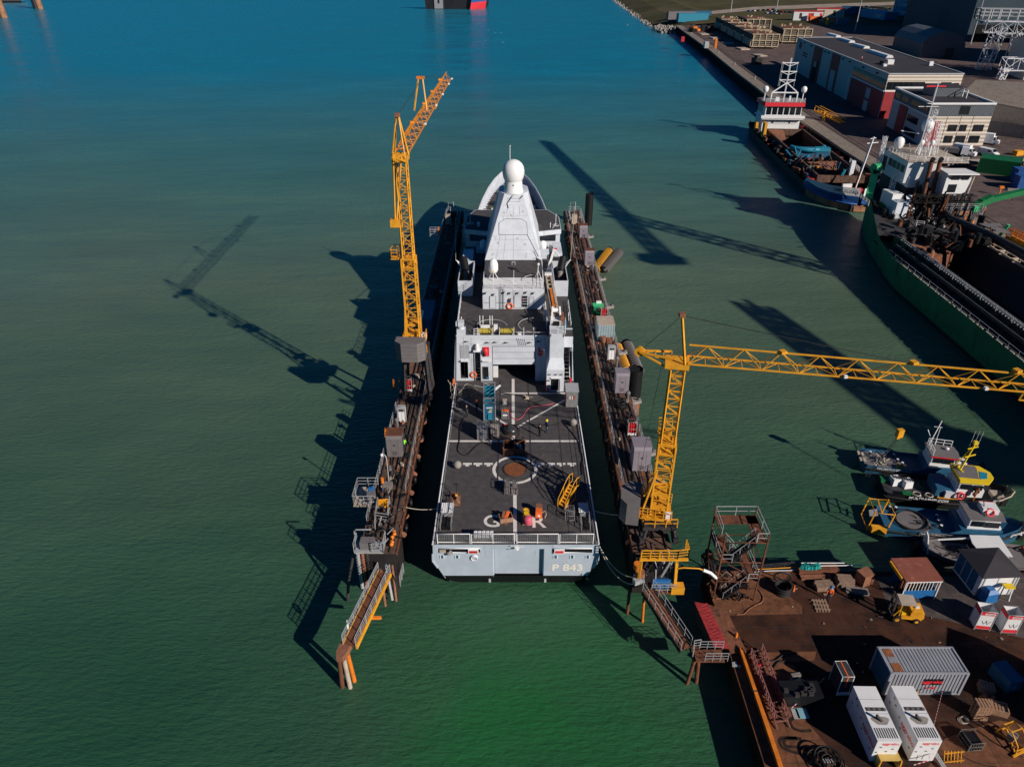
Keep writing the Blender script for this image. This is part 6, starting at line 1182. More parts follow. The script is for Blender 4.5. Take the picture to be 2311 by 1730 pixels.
b = MB('green'); b.bx(75.9, 102, 8.2, 77.9, 104, 8.7); b.m = 'greenlight'; b.bar((76.8, 103, 8), (77.2, 103.8, 14.6), 1.5, 1.4); b.cyl((76.5, 103.5, 14.8), (77.9, 104, 14.8), 1.0, n=14); b.m = 'hole'; b.cyl((76.6, 103, 14.2), (77.8, 103.4, 14.2), .5, n=10); b.m = 'white'; b.rail([(75.2, 99, 8), (74.6, 106, 8.6)], 1.2, 1.2, 3, .03); b.m = 'green'; b.bar((78.2, 100, 8.1), (79.2, 95, 7.4), .9, 1.2); G_(b, 'bow_davit')
b = MB('green'); b.bar((95.0, 93.5, 10.6), (112.0, 99.0, 12.4), 1.2, 1.0); b.bar((93.6, 93, 9.5), (97.5, 94.2, 11.2), 1.3, 1.4); b.m = 'darksteel'; b.bar((93.8, 93.1, 6), (94.2, 93.2, 10), .9); b.m = 'greenlight'; b.ob((93.6, 92.0, 9), (.7, .4, 1.1)); b.m = 'rope'; b.bar((112, 99, 12.2), (112.6, 98.6, 13.2), .3); G_(b, 'crane_arm')
b = MB('beige'); b.tube([(91.5, 93.5, 8.5), (92.4, 94, 15.6)], .18, 5); b.m = 'galv'
for i in range(34): x, y = rnd.uniform(87, 95.5), rnd.uniform(90.5, 96); b.bar((x, y, 8), (x + rnd.uniform(-.7, .7), y + rnd.uniform(-.5, .5), rnd.uniform(9, 11)), .09)
b.rail([(86.8, 92.2, 9.4), (94.6, 92.2, 9.4), (95.6, 96, 9.4)], 1.1, 1.3, 2, .035); G_(b, 'bridge_stairs')
t = thing('gangway', 'yellow railed gangway with orange side from the dredger onto the quay', 'gangway', (96, 70, QZ)); b = MB('yellow')
b.bar((92.5, 79, 8.2), (98.5, 60, 6.0), .2, .7); b.bar((93.6, 79.2, 8.2), (99.6, 60.2, 6.0), .2, .7); b.build('side_beam', t, True); b = MB('orange'); b.rail([(92.5, 79, 8.6), (98.5, 60, 6.4)], 1.3, 2, 3, .06); b.rail([(93.6, 79.2, 8.6), (99.6, 60.2, 6.4)], 1.3, 2, 3, .06); b.build('handrail', t, True); b = MB('greenlight'); b.bar((91.9, 80.5, 7), (92.6, 79.6, 10.4), .5); b.m = 'darksteel'; b.bx(92.5, 78.9, 7.6, 93.6, 79.6, 8.0); b.build('head_post', t, True)
b = MB('yellow'); b.m = 'orange'; b.ob((95.2, 96.0, QZ), (2.4, 1.4, 1.0), .2); b.rail([(94, 97, QZ), (96.3, 98, QZ)], 2.2, 1, 2, .07); b.solo('quay_step', 'orange steel step frame on the quay edge beside the dredger bridge', 'step')

# ---------------------------------------------------------------- blue, white and black coaster with open hold further along the quay
DG = thing('coaster', 'rusty hopper ship with blue and white bow, open hold and red topped wheelhouse', 'ship', (84.0, 121.0, 0), R(-4.3))
def C_(mb, name, par=None): return mb.build(name, par or DG)
cs = [(0, .3, .5, 5.6), (1.5, 3.2, 4.2, 5.5), (4, 5.6, 6.6, 5.3), (8, 7.6, 8.3, 5.0), (14, 8.8, 9.1, 4.4), (16, 9.0, 9.2, 2.9), (40, 9.2, 9.2, 2.6), (78, 9.0, 9.2, 2.8), (90, 7.6, 8.6, 3.2), (95, 5.4, 7.2, 3.4)]
mat('bootbrown', (.34, .165, .09), .8, 0, .3, .6, (.10, .05, .03), .55, .8, streak=True); mat('coasterside', (.012, .013, .018), .6, 0, .4, .5, (.07, .035, .02), .63, .5, streak=True)
b = MB('coasterside')
for sg in (-1, 1):
    for i in range(len(cs) - 1):
        (y0, a0, b0, t0), (y1, a1, b1, t1) = cs[i], cs[i + 1]; bow = y1 <= 16
        bands = [(-1.5, 1.6, 'bootbrown' if y1 <= 14 else 'coasterside'), (1.6, 3.6, 'navyblue' if bow else 'coasterside'), (3.6, 9, 'white' if bow else 'coasterside')]
        for z0, z1, m in bands:
            def pt(y, aa, bb, tt, zz): zz = min(zz, tt); f = max(0, min(1, zz / 5)); return (sg * (aa + (bb - aa) * f), y, zz)
            if min(z0, t0) >= t0 and min(z0, t1) >= t1: continue
            q = [pt(y0, a0, b0, t0, z0), pt(y1, a1, b1, t1, z0), pt(y1, a1, b1, t1, z1), pt(y0, a0, b0, t0, z1)]; b.m = m
            b.quad(*(q if sg > 0 else q[::-1]))
b.m = 'navyblue'
for sg in (-1, 1): b.tube([(sg * (bb * .9 + .1), y - .1, 1.75) for y, aa, bb, tt in cs[:5]], .22, 6)
C_(b, 'hull'); b = MB('bootbrown'); b.bx(-1.4, -.9, .2, 1.4, .6, 1.3); b.m = 'darksteel'; b.bx(-2.0, -.7, -.5, -1.6, 1.0, 1.6); b.bx(1.6, -.7, -.5, 2.0, 1.0, 1.6); C_(b, 'bow_step')
b = MB('dockplate'); dk = lambda ys2, f: b.loft([[(f(bb), y, min(tt, 2.9) - .15) for y, aa, bb, tt in cs if ys2[0] <= y <= ys2[1]], [(-f(bb) if ys2[2] else 5.6, y, min(tt, 2.9) - .15) for y, aa, bb, tt in cs if ys2[0] <= y <= ys2[1]]], smooth=False)
dk((0, 16, 1), lambda v: v - .2); dk((78, 95, 1), lambda v: v - .2); b.bx(-9, 73.5, 2.5, 9, 78.2, 2.72)
for sg in (-1, 1): b.quad(*[(x * sg, y, 2.6) for x, y in ((5.6, 16), (9.0, 16), (9.0, 78), (5.6, 78))][::sg]); C_(b, 'main_deck')
b = MB('dockplate'); ho = (-5.6, 5.6, 16, 74)
b.bx(ho[0] - .4, ho[2], 2, ho[0], ho[3], 4.6); b.bx(ho[1], ho[2], 2, ho[1] + .4, ho[3], 4.6); b.bx(ho[0] - .4, ho[2] - .4, 2, ho[1] + .4, ho[2], 4.6); b.bx(ho[0] - .4, ho[3], 2, ho[1] + .4, ho[3] + .4, 4.6); b.m = 'darksteel'
for i in range(20): y = 18 + i * 2.9; [b.ext([(s2 * (5.6 + .4), y, 2.6), (s2 * 6.0, y, 4.5), (s2 * 7.0, y, 2.6)], (0, .2, 0)) for s2 in (-1, 1)]
C_(b, 'hatch_coaming'); b = MB('hole'); b.quad((ho[0], ho[2], .6), (ho[1], ho[2], .6), (ho[1], ho[3], .6), (ho[0], ho[3], .6)); b.m = 'dockplate'; [b.quad((x, ho[2], .6), (x, ho[3], .6), (x, ho[3], 2.6), (x, ho[2], 2.6)) for x in (ho[0], ho[1])]; [b.quad((ho[0], y, .6), (ho[1], y, .6), (ho[1], y, 2.6), (ho[0], y, 2.6)) for y in (ho[2], ho[3])]; b.m = 'rustlight'; b.quad((ho[0] + 2, 34, 3.6), (ho[1] - .1, 34, 4.0), (ho[1] - .1, 28, 2.85), (ho[0] + 5, 29, 2.85)); b.quad((ho[0] + .1, 73.8, 4.4), (ho[1] - 6, 73.8, 4.3), (ho[1] - 7, 66, 2.85), (ho[0] + .2, 67, 2.85)); C_(b, 'hold')
b = MB('white'); yw = 80
b.bx(-6.2, yw, 2.7, 6.0, yw + 10, 6.6); b.bx(-6.8, yw - 1.2, 6.6, 6.6, yw + 10, 7.0); b.bx(-7.2, yw - 1.4, 7.0, 7.0, yw - 1.2, 7.9); C_(b, 'accommodation')
b = MB('white'); b.prism([(-6.2, yw - 1), (5.9, yw - 1), (6.3, yw + 1), (6.3, yw + 8), (-6.6, yw + 8), (-6.6, yw + 1)], 7.0, 8.0); b.prism([(-6.0, yw - .8), (5.7, yw - .8), (6.1, yw + 1), (6.1, yw + 8), (-6.4, yw + 8), (-6.4, yw + 1)], 8.0, 10.8); C_(b, 'wheelhouse')
for i in range(6): b = MB('glass'); x = -5.7 + i * 1.92; b.bx(x, yw - .86, 8.1, x + 1.6, yw - .81, 10.5); C_(b, 'wheelhouse_window')
for i in range(3): b = MB('glass'); b.bx(-6.46, yw + 1.4 + i * 2.1, 8.3, -6.41, yw + 3.1 + i * 2.1, 10.4); C_(b, 'wheelhouse_window')
b = MB('brightred'); b.prism([(-6.6, yw - 1.5), (6.3, yw - 1.5), (6.9, yw + 1), (6.9, yw + 8.4), (-7.2, yw + 8.4), (-7.2, yw + 1)], 10.8, 12.0); C_(b, 'red_band'); b = MB('greybox'); b.prism([(-6.4, yw - 1.2), (6.1, yw - 1.2), (6.7, yw + 1), (6.7, yw + 8.2), (-7.0, yw + 8.2), (-7.0, yw + 1)], 12.0, 12.1); C_(b, 'wheelhouse_roof')
b = MB('white'); b.rail([(-7, yw + 1, 12), (-6.4, yw - 1.2, 12), (6.1, yw - 1.2, 12), (6.7, yw + 1, 12)], 1.1, 1.4, 2, .05)
b.bar((0, yw + 2, 12), (.4, yw + 3, 25), .4); b.bar((-4.2, yw + 2, 12), (-4.2, yw + 2, 14.6), .35); b.bar((4.2, yw + 2, 12), (4.2, yw + 2, 14.6), .35); b.bar((-4.2, yw + 2, 14.6), (4.2, yw + 2, 14.6), .35); b.bar((-4.2, yw + 2, 14.6), (.2, yw + 2.4, 17.6), .32); b.bar((4.2, yw + 2, 14.6), (.2, yw + 2.4, 17.6), .32)
for zz, w2 in ((18.4, 2.6), (21.0, 2.6), (23.6, 2.6)): b.bar((.2 - w2, yw + 2.6, zz), (.2 + w2, yw + 2.6, zz), .26); b.bar((.2 - w2, yw + 2.6, zz), (.2, yw + 2.5, zz - 1.0), .16); b.bar((.2 + w2, yw + 2.6, zz), (.2, yw + 2.5, zz - 1.0), .16)
for x in (-2.4, -2.0, 2.6): b.bar((x, yw + 2.6, 16.5), (x, yw + 2.6, 24), .06)
b.ob((-2.4, yw + 1, 12.1), (1.2, 1, 1.2)); b.ob((1.4, yw, 12.1), (.5, .5, 1.8)); C_(b, 'signal_mast')
for x in (-6.4, 6.0): b = MB('dome'); b.lathe([(.5, -.8), (.85, -.3), (.9, .5), (.6, 1.0), (.01, 1.2)], (x, yw + 1.8, 15.5), 14); b.m = 'white'; b.bar((x, yw + 1.8, 12), (x, yw + 1.8, 14.8), .25); C_(b, 'satellite_dome')
b = MB('darksteel'); [b.bar((-6.8 + i * .9, yw - 1.3, 6.0), (-6.2 + i * .9, yw - 1.3, 6.6), .12) for i in range(15)]; b.bx(-3.2, yw - .05, 5.2, -2.6, yw, 5.9); b.bx(2.4, yw - .05, 5.2, 3.0, yw, 5.9); C_(b, 'bridge_brackets')
b = MB('yellow'); b.bx(-8.2, yw - 12, 2.7, -7.4, yw - 9, 7.4); b.bx(-8.4, yw - 1, 2.7, -7.6, yw + 1, 5.6); C_(b, 'davit_post')
b = MB('teal'); b.tube(arc(-1, 46, 5.0, 200, 350, 5.3), .7, 8); b.m = 'boatblue'; b.ob((0, 44, 2.8), (9.6, 5.5, 2.2)); b.m = 'teal'; b.ob((2.6, 42, 4.9), (4, 2, 1.0)); b.m = 'boatblue'
for i in range(60): x, y = rnd.uniform(-7.5, 4), rnd.uniform(20, 46); b.m = rnd.choice(['boatblue', 'darksteel', 'teal', 'rustlight', 'yellow', 'darksteel', 'black', 'greybox', 'red']); b.bar((x, y, rnd.uniform(2.8, 5)), (x + rnd.uniform(-1.8, 1.8), y + rnd.uniform(-2.4, 2.4), rnd.uniform(3, 6.5)), rnd.uniform(.1, .45))
C_(b, 'excavator_gear')
b = MB('darksteel')
for i in range(90): x = rnd.choice([-1, 1]) * rnd.uniform(6.5, 8.7); y = rnd.uniform(16, 84); b.m = rnd.choice(['darksteel', 'black', 'rust', 'rustlight', 'red', 'boatblue']); b.ob((x, y, 2.6), (rnd.uniform(.3, 1.2), rnd.uniform(.4, 2.2), rnd.uniform(.3, 1.6)), rnd.random())
C_(b, 'deck_gear')
b = MB('pink'); b.m = 'red'
for i in range(4): b.ob((-7.4 + i * .25, 14 + i * 3.0, 2.7), (1.2, 2.2, .9), .1)
b.ob((.6, 4.5, 2.8), (1.6, 1.0, 1.6), .2, 1.2); b.m = 'white'; b.ob((-1.6, 6.2, 2.8), (2.4, .5, 2.2), .2); b.m = 'clothblue'
for i in range(14): b.ob((rnd.uniform(1.2, 4.5), rnd.uniform(2.6, 6), 2.8), (.5, .5, rnd.uniform(.4, 1.2)), rnd.random())
C_(b, 'bow_gear')
b = MB('white'); b.bar((2.4, 11, 2.8), (4.6, 13, 15), .36); b.bar((3.3, 12.8, 13.4), (6.1, 13.2, 13.6), .2); b.bar((3.7, 12.4, 14.6), (5.1, 12.6, 14.8), .16); b.m = 'rustlight'; b.bar((2.2, 10.9, 2.8), (3.0, 11.6, 7.0), .4); C_(b, 'fore_mast'); b = MB('white'); b.ob((4.2, 21, 2.6), (1.0, 1.0, 4.6)); C_(b, 'vent_trunk'); b = MB('white'); b.rail([(5.8, 20, 4.6), (6.6, 30, 4.6)], 1.1, 1.5, 2, .05); C_(b, 'hold_rail')
text('DEO GLORIA', 1.0, (-3.45, 1.05, 4.55), (1, -.62, -.02), (-.06, -.2, 1), 'black', DG, 'name_lettering', ext=.05)
t = thing('gangway', 'yellow gangway truss leaning between the coaster wheelhouse and the quay', 'gangway', (108, 214, QZ)); b = MB('yellow'); A = at(1838, 250, 7.5); B2 = at(1897, 277, 5.4); 
for o in (0, 1.6): b.bar((A.x + o, A.y, A.z), (B2.x + o, B2.y, B2.z), .35, .5); b.bar((A.x + o, A.y, A.z + 1.6), (B2.x + o, B2.y, B2.z + 1.2), .2)
for i in range(9): p2 = A.lerp(B2, i / 8); b.bar(p2, p2 + Vector((0, 0, 1.4)), .14); b.bar(p2, p2 + Vector((1.6, 0, 0)), .16)
b.bar((A.x + 2, A.y - 4, 5), (A.x + 2.2, A.y - 4, 8), .8); b.build('truss', t, True)

# ---------------------------------------------------------------- small work boats by the pontoon
def tug(name, lab, S0, S1, beam, hullm, deckm, fb=1.35, cab=None):
    A = at(S0[0], S0[1], .8); B = at(S1[0], S1[1], .8); L = (B - A).length; ang = math.atan2(B.y - A.y, B.x - A.x)
    t = thing(name, lab, 'boat', ((A.x + B.x) / 2, (A.y + B.y) / 2, 0), ang); h = beam / 2
    pr = [(-.5, .8, .55, 1.0), (-.48, .94, .8, 1.0), (-.3, 1, .95, 1.0), (0, 1, .95, 1.02), (.2, .98, .9, 1.12), (.34, .8, .65, 1.3), (.44, .48, .35, 1.5), (.5, .06, .04, 1.65)]
    b = MB(hullm)
    for sg in (-1, 1):
        r = [[(x * L, sg * h * wl, -.5), (x * L, sg * h * (wl * .5 + wd * .5), fb * .3), (x * L, sg * h * wd, fb * k)] for x, wd, wl, k in pr]
        b.loft(r if sg < 0 else [q[::-1] for q in r], smooth=False)
    x, wd, wl, k = pr[0]; b.quad((x * L, h * wl, -.5), (x * L, -h * wl, -.5), (x * L, -h * wd, fb), (x * L, h * wd, fb)); b.build('hull', t)
    b = MB(deckm); lft = [(x * L, -h * wd * .96, fb * k - .45) for x, wd, wl, k in pr]; b.loft([lft, [(p[0], -p[1], p[2]) for p in lft]], smooth=False); b.build('deck', t)
    b = MB('rubber'); e = [(x * L, -h * wd * 1.01, fb * k * .6) for x, wd, wl, k in pr]; b.tube(e, .13, 6); b.tube([(p[0], -p[1], p[2]) for p in e], .13, 6); b.bx(L * .49, -.35, .1, L * .49 + .55, .35, fb * 1.6); b.build('fender', t)
    return t, L, h
def bollards(t, pts, z, m='white'):
    b = MB('black')
    for x, y in pts: b.m = 'black'; b.cyl((x, y, z), (x, y, z + .45), .11, n=8); b.m = m; b.cyl((x, y, z + .45), (x, y, z + .5), .15, n=8)
    b.build('bollard', t)
def cabin(t, x0, x1, w, z0, z1, m='white', roof='greybox', band='red', wins=2):
    b = MB(m); b.prism([(x0, -w), (x1, -w * .85), (x1, w * .85), (x0, w)], z0, z1 - .9); b.prism([(x0 + .1, -w + .05), (x1 - .25, -w * .85 + .05), (x1 - .25, w * .85 - .05), (x0 + .1, w - .05)], z1 - .9, z1); b.build('wheelhouse', t)
    b = MB(roof); b.prism([(x0 - .1, -w - .1), (x1 + .1, -w * .9), (x1 + .3, 0), (x1 + .1, w * .9), (x0 - .1, w + .1)], z1, z1 + .1)
    if band: b.m = band; b.bx(x0 - .12, -w - .12, z1 - .06, x1 + .1, -w - .06, z1 + .11)
    b.build('roof', t); L2 = (x1 - x0 - .5) / wins
    for i in range(wins):
        for sg in (-1, 1): g = MB('glass'); yy = sg * (w - .02); g.ext([(x0 + .3 + i * L2, yy, z1 - .8), (x0 + .1 + (i + 1) * L2, yy * .97, z1 - .8), (x0 + .1 + (i + 1) * L2, yy * .97, z1 - .12), (x0 + .3 + i * L2, yy, z1 - .12)], (0, sg * .05, 0)); g.build('window', t)
    g = MB('glass'); g.bx(x1 - .25, -w * .7, z1 - .8, x1 - .2, w * .7, z1 - .12); g.build('window', t)
t, L, h = tug('work_boat', 'blue work boat with grey aft deck and red trimmed wheelhouse, farthest of the moored boats', (1943, 1037), (2205, 1067), 3.7, 'boatblue', 'greybox')
b = MB('boatblue'); b.prism([(.2, -1.6), (4.0, -1.35), (4.0, 1.35), (.2, 1.6)], .9, 1.9); b.ext([(-.8, -1.7, 1.2), (.2, -1.7, 1.2), (.2, -1.7, 1.9)], (0, .12, 0)); b.build('deck_casing', t); cabin(t, .5, 3.4, 1.35, 1.9, 3.3)
bollards(t, [(-2.6, 1.2), (-2.4, .2), (-2.0, -.4), (-5.3, -1.5), (-5.3, 1.2), (5.7, .4), (6.1, .1)], .9); b = MB('rustlight'); b.m = 'beige'; b.ob((-6.5, .8, 1.2), (.7, .7, .1)); b.ob((-6.5, -.5, 1.2), (.7, .7, .1)); b.m = 'rope'
for i in range(22): x, y = rnd.uniform(-5, -3.6), rnd.uniform(-1, 1.2); b.bar((x, y, .95), (x + rnd.uniform(-.5, .5), y + rnd.uniform(-.6, .6), 1.2), .09)
b.m = 'yellow'; b.tube([(-2.8, -1, 1.0), (-2.2, -1.3, 1.1), (-1.8, -.9, 1.2), (-2.4, -.8, 1.3)], .13, 5); b.build('deck_gear', t)
b = MB('white'); b.bar((.7, .9, 3.4), (1.2, 1.0, 6.9), .08); b.bar((1.4, 1.1, 3.4), (1.3, 1.0, 6), .06); b.bar((.6, 1, 6), (1.5, 1, 6), .05); b.rail([(.6, -1.2, 3.4), (.6, 1.2, 3.4), (3.2, 1.1, 3.4)], .8, 1, 1, .03); b.sph((2.5, .3, 3.6), .26, 10, .5); b.bar((.6, 1.1, 4.6), (.2, 1.3, 5.3), .2, .03); b.build('mast', t)
b = MB('white'); b.cyl((3.9, .8, 2.1), (5.0, .5, 2.1), .18); b.cyl((3.8, -.3, 2.1), (4.2, -.4, 2.1), .28); b.cyl((4.4, -.4, 2.1), (4.8, -.5, 2.1), .28); b.build('raft_canister', t)
text('POLDERMAN-BERKHOUT', .34, (-3.2, -1.9, 1.12), (1, 0, 0), (0, -.12, 1), 'white', t, 'name_lettering', ext=.02); text('ALPHA', .4, (5.2, -1.22, 1.55), (1, .45, .1), (0, -.15, 1), 'white', t, 'name_lettering', ext=.02)
t, L, h = tug('tug_boat', 'black tug with yellow topped wheelhouse and yellow mast between two blue work boats', (1985, 1098), (2262, 1126), 4.0, 'black', 'deckdark', 1.5)
b = MB('boatblue'); b.ob((-.3, .2, 1.0), (1.6, 2.8, 1.3)); b.m = 'navy'; b.ob((.5, -.8, 1.0), (1.4, 1.4, 1.1)); b.build('deck_casing', t); cabin(t, .8, 3.7, 1.45, 1.6, 3.5, 'white', 'greybox', None, 2)
b = MB('brightyellow'); b.prism([(.7, -1.6), (3.7, -1.55), (4.5, -.5), (4.5, .5), (3.7, 1.55), (.7, 1.6)], 3.62, 3.95); b.m = 'teal'; b.prism([(2.9, -1.0), (3.7, -.8), (4.1, .3), (3.3, .5)], 3.95, 3.98); b.m = 'greybox'; b.prism([(.8, -1.0), (2.8, -1.0), (3.2, .8), (3.2, 1.4), (.8, 1.45)], 3.95, 3.99); b.build('yellow_roof', t)
b = MB('brightyellow'); b.bar((1.3, .4, 3.9), (2.0, .8, 7.4), .14); b.bar((.9, 1.1, 3.9), (1.9, .8, 7.0), .1); b.bar((1.2, .3, 5.8), (2.5, .9, 5.9), .1); b.bar((1.3, .5, 6.8), (2.5, 1.0, 6.9), .1); b.tube([(1.5, 0, 3.9), (1.0, .6, 4.1), (1.5, 1.2, 3.9)], .15, 6); b.ob((2.0, .8, 7.3), (.4, .4, .4)); b.m = 'white'; [b.bar((1.5 + k, .8, 7.0), (1.6 + k, .9, 9), .035) for k in (0, .4, .8)]; b.build('mast', t)
b = MB('white'); [b.ob((-4.9 + i * 1.2, .6 - i * .3, 1.05), (1.0, 1.0, .9), .3, .9) for i in range(2)]; b.m = 'darksteel'; [b.tube([(-5.2 + i * .28, .9 - .05 * i, 1.98), (-5.1 + i * .28, .4 - .05 * i, 1.98)], .06, 4) for i in range(8)]; b.build('big_bags', t)
b = MB('rope'); [b.torus((-3 + i * 1.3, -1.2, 1.15), .45, .06, n=12, m=4) for i in range(4)]; [b.torus((-3 + i * 1.3, -1.25, 1.28), .38, .06, n=12, m=4) for i in range(3)]; b.m = 'green'; b.ob((-4.2, -1.6, 1.05), (1.0, .6, .5)); b.ob((-5.8, .9, 1.05), (1.2, .8, .4)); b.torus((-1.4, .8, 1.1), .8, .05, n=14, m=4); b.m = 'yellow'; b.bar((-1, -1.7, 1.4), (1, -1.9, 1.5), .1); b.build('rope_coils', t)
b = MB('hiviso'); b.m = 'brightred'; b.torus((1.3, -1.65, 1.9), .38, .1, (.2, -1, .3), 16); b.build('life_ring', t); b = MB('orange'); b.bar((2.5, -1.9, 1.0), (2.8, -1.7, 3.2), .1); b.m = 'rustlight'; [b.ob((2.7 + rnd.uniform(-.2, .2), -1.7, 2.4 + rnd.uniform(-.4, .5)), (.3, .2, .3), rnd.random()) for i in range(7)]; b.build('flag_pole', t)
b = MB('beige'); b.tube([(5.2, -1.8, 1.8), (6.6, -1.1, 2.1), (7.2, -.4, 2.3), (6.8, .6, 2.2)], .09, 5); b.ob((5.4, -.6, 1.4), (1.2, 1.1, .6)); b.m = 'black'; b.tube([(5.0, 1.8, 2.6), (6.6, .9, 2.9), (7.1, 0, 2.9)], .04, 4); b.build('bow_rope', t)
text('MULTRASHIP.COM', .5, (-2.0, -2.08, 1.24), (1, 0, 0), (0, -.2, 1), 'white', t, 'name_lettering', ext=.02, bold=.012); text('TUG 8', .55, (5.3, -1.42, 1.62), (1, .5, .12), (0, -.3, 1), 'white', t, 'name_lettering', ext=.02, bold=.01)
t, L, h = tug('work_boat', 'blue work boat with yellow cage at its stern and red ring on its roof', (1984, 1172), (2300, 1202), 3.9, 'boatblue', 'boatblue', 1.35)
b = MB('boatblue'); b.prism([(.4, -1.7), (4.6, -1.4), (4.6, 1.4), (.4, 1.7)], .9, 1.9); b.ext([(-.8, -1.8, 1.2), (.4, -1.8, 1.2), (.4, -1.8, 1.9)], (0, .12, 0)); b.build('deck_casing', t); cabin(t, 1.0, 4.4, 1.45, 1.9, 3.1, 'white', 'greybox', None)
b = MB('greybox'); b.cyl((-3.6, 0, .9), (-3.6, 0, 1.0), 1.7, n=28); b.m = 'rubber'; [b.torus((-3.9, .1, 1.05 + .06 * i), 1.75 - .04 * i, .07, n=26, m=4) for i in range(3)]; b.m = 'darksteel'
for i in range(16): x, y = rnd.uniform(-3.6, -1.6), rnd.uniform(-1.4, .8); b.bar((x, y, 1.05), (x + rnd.uniform(-.8, .8), y + rnd.uniform(-.5, .5), 1.15), .08)
b.build('hose_coil', t); bollards(t, [(-1.0, 1.0), (-1.1, .2), (-1.1, -.7), (7.0, .9), (7.5, .6), (6.6, -1.0), (-5.6, 1.7), (-5.0, 1.7)], .95)
b = MB('white'); b.ob((3.3, .3, 3.2), (1.6, 1.3, .6)); b.m = 'brightred'; b.bx(2.5, .96, 3.6, 4.1, 1.0, 3.82); b.torus((3.2, -.42, 3.5), .38, .1, (0, -1, .6), 18); b.m = 'black'; b.bar((2.6, -.8, 3.2), (2.8, .8, 4.2), .07); b.bar((1.3, 1.2, 3.2), (1.3, 1.4, 5.2), .07); b.build('roof_locker', t)
b = MB('orange'); b.m = 'yellow'
for x in (-8.6, -6.6):
    for y in (-1.3, 1.1): b.bar((x, y, .3), (x + .3, y, 2.8), .12)
for z2, o in ((.4, 0), (2.7, .3)): b.tube([(-8.6 + o, -1.3, z2), (-6.6 + o, -1.3, z2), (-6.6 + o, 1.1, z2), (-8.6 + o, 1.1, z2)], .06, 5, True)
b.bar((-7.6, -1.3, 2.7), (-7.4, 1.1, 2.7), .1); b.ob((-7.6, -1.6, .4), (1.5, .7, .7)); b.build('stern_cage', t); b = MB('white'); b.quad((-8.2, -.2, 1.2), (-7.4, -.2, 1.5), (-7.2, 1.0, 1.5), (-8.0, 1.0, 1.2)); b.build('cage_plate', t)
text('POLDERMAN-BERKHOUT', .36, (-1.6, -2.0, 1.12), (1, 0, 0), (0, -.15, 1), 'white', t, 'name_lettering', ext=.02); text('CHARLIE', .55, (6.3, -1.2, 1.66), (1, .42, .13), (0, -.2, 1), 'white', t, 'name_lettering', ext=.02, bold=.01)
t, L, h = tug('landing_boat', 'grey open work boat with bow ramp and white wheelhouse, alongside the pontoon', (2330, 1262), (2068, 1240), 3.6, 'greybox', 'greybox', 1.1)
t.location.x += .1
cabin(t, -2.4, .4, 1.4, .9, 2.2, 'white', 'white', None, 2); b = MB('glass'); b.ext([(.42, -1.2, 1.2), (.42, 1.2, 1.2), (.2, 1.1, 2.15), (.2, -1.1, 2.15)], (.04, 0, 0)); b.build('windscreen', t); b = MB('concretepale'); b.m = 'white'; b.ext([(L * .44, -.9, 1.1), (L * .44, .9, 1.1), (L * .47, .5, 3.1), (L * .47, 0, 3.3)], (.1, 0, 0)); b.build('bow_ramp', t)
b = MB('darksteel'); [b.bar((rnd.uniform(0, 4), rnd.uniform(-1.2, 1.2), .8), (rnd.uniform(0, 4), rnd.uniform(-1.2, 1.2), 1.0), .07) for i in range(22)]; b.m = 'white'; b.bar((.4, -1.0, 2.1), (3.6, -.8, 1.7), .12); b.m = 'greybox'; b.rail([(1, -1.9, 1.0), (5, -1.7, 1.2)], .5, 1, 1); b.build('deck_gear', t); b = MB('hiviso'); b.torus((-5.6, -1.2, 1.1), .42, .11, (0, 0, 1), 16); b.build('life_ring', t)
t = thing('lifting_block', 'orange lifting block on dark wires above the farthest work boat', 'crane hook', tuple(at(2028, 985, 6.5))); b = MB('orange'); b.m = 'yellow'; b.ob((0, 0, 0), (.7, .5, 1.0), .2); b.torus((0, 0, -.1), .2, .07, (0, 1, 0), 12); b.build('hook_block', t); b = MB('darksteel'); b.bar((-.12, 0, -.1), (-2.6, -.4, -5.4), .06); b.bar((.1, 0, -.1), (-2.2, -.4, -5.4), .06); b.build('wire', t)
# far ship at the head of the basin, and dolphins of a jetty at the far left
t = thing('cargo_ship', 'dark hulled cargo ship with red boot top far away at the top of the picture', 'ship', (-66, 905, 0)); b = MB('boatblue'); b.m = 'coasterside'
b.loft([[(-34, -18, -2), (-37, -19, 26)], [(-24, -19, -2), (-24, -19, 26)], [(-12, -19, -2), (-12, -19, 26)], [(12, -18, -2), (16, -22, 26)], [(17, -22, -2), (22, -26, 26)]], smooth=False); b.build('hull', t); b = MB('greybox'); b.m = 'steel'; b.bx(-24, -20, .5, -14, -19.2, 18); b.m = 'hole'; b.bx(-20, -20.3, 6, -18, -20, 11); b.build('stern_panel', t)
b = MB('brightred'); b.loft([[(17, -22.4, -2), (18, -22.6, 6.5)], [(34, -10, -2), (36, -11, 8)]], smooth=False); b.m = 'navyblue'; b.loft([[(18, -22.6, 6.5), (19, -23, 26)], [(36, -11, 8), (38, -12, 26)]], smooth=False); b.m = 'coasterside'; b.loft([[(34, -10, -2), (36, -11, 26)], [(36, 60, -2), (38, 60, 26)]], smooth=False); b.build('bow_side', t)
for i, (u, v) in enumerate(((88, 20), (6, 40))):
    p2 = at(u, v, 0); t = thing('jetty_pile', ('rightmost ' if i == 0 else 'leftmost ') + 'brown leg of the far jetty in the top left corner', 'pile', (p2.x, p2.y, 0), 0, 'legs of the far jetty'); b = MB('rustlight'); b.m = 'bootbrown'; b.cyl((2, 0, -2), (-3, 4, 34), 3.2, n=8); b.m = 'coasterside'; b.cyl((-3, 0, -2), (-7, 4, 34), 3.0, n=8); b.build('leg', t)
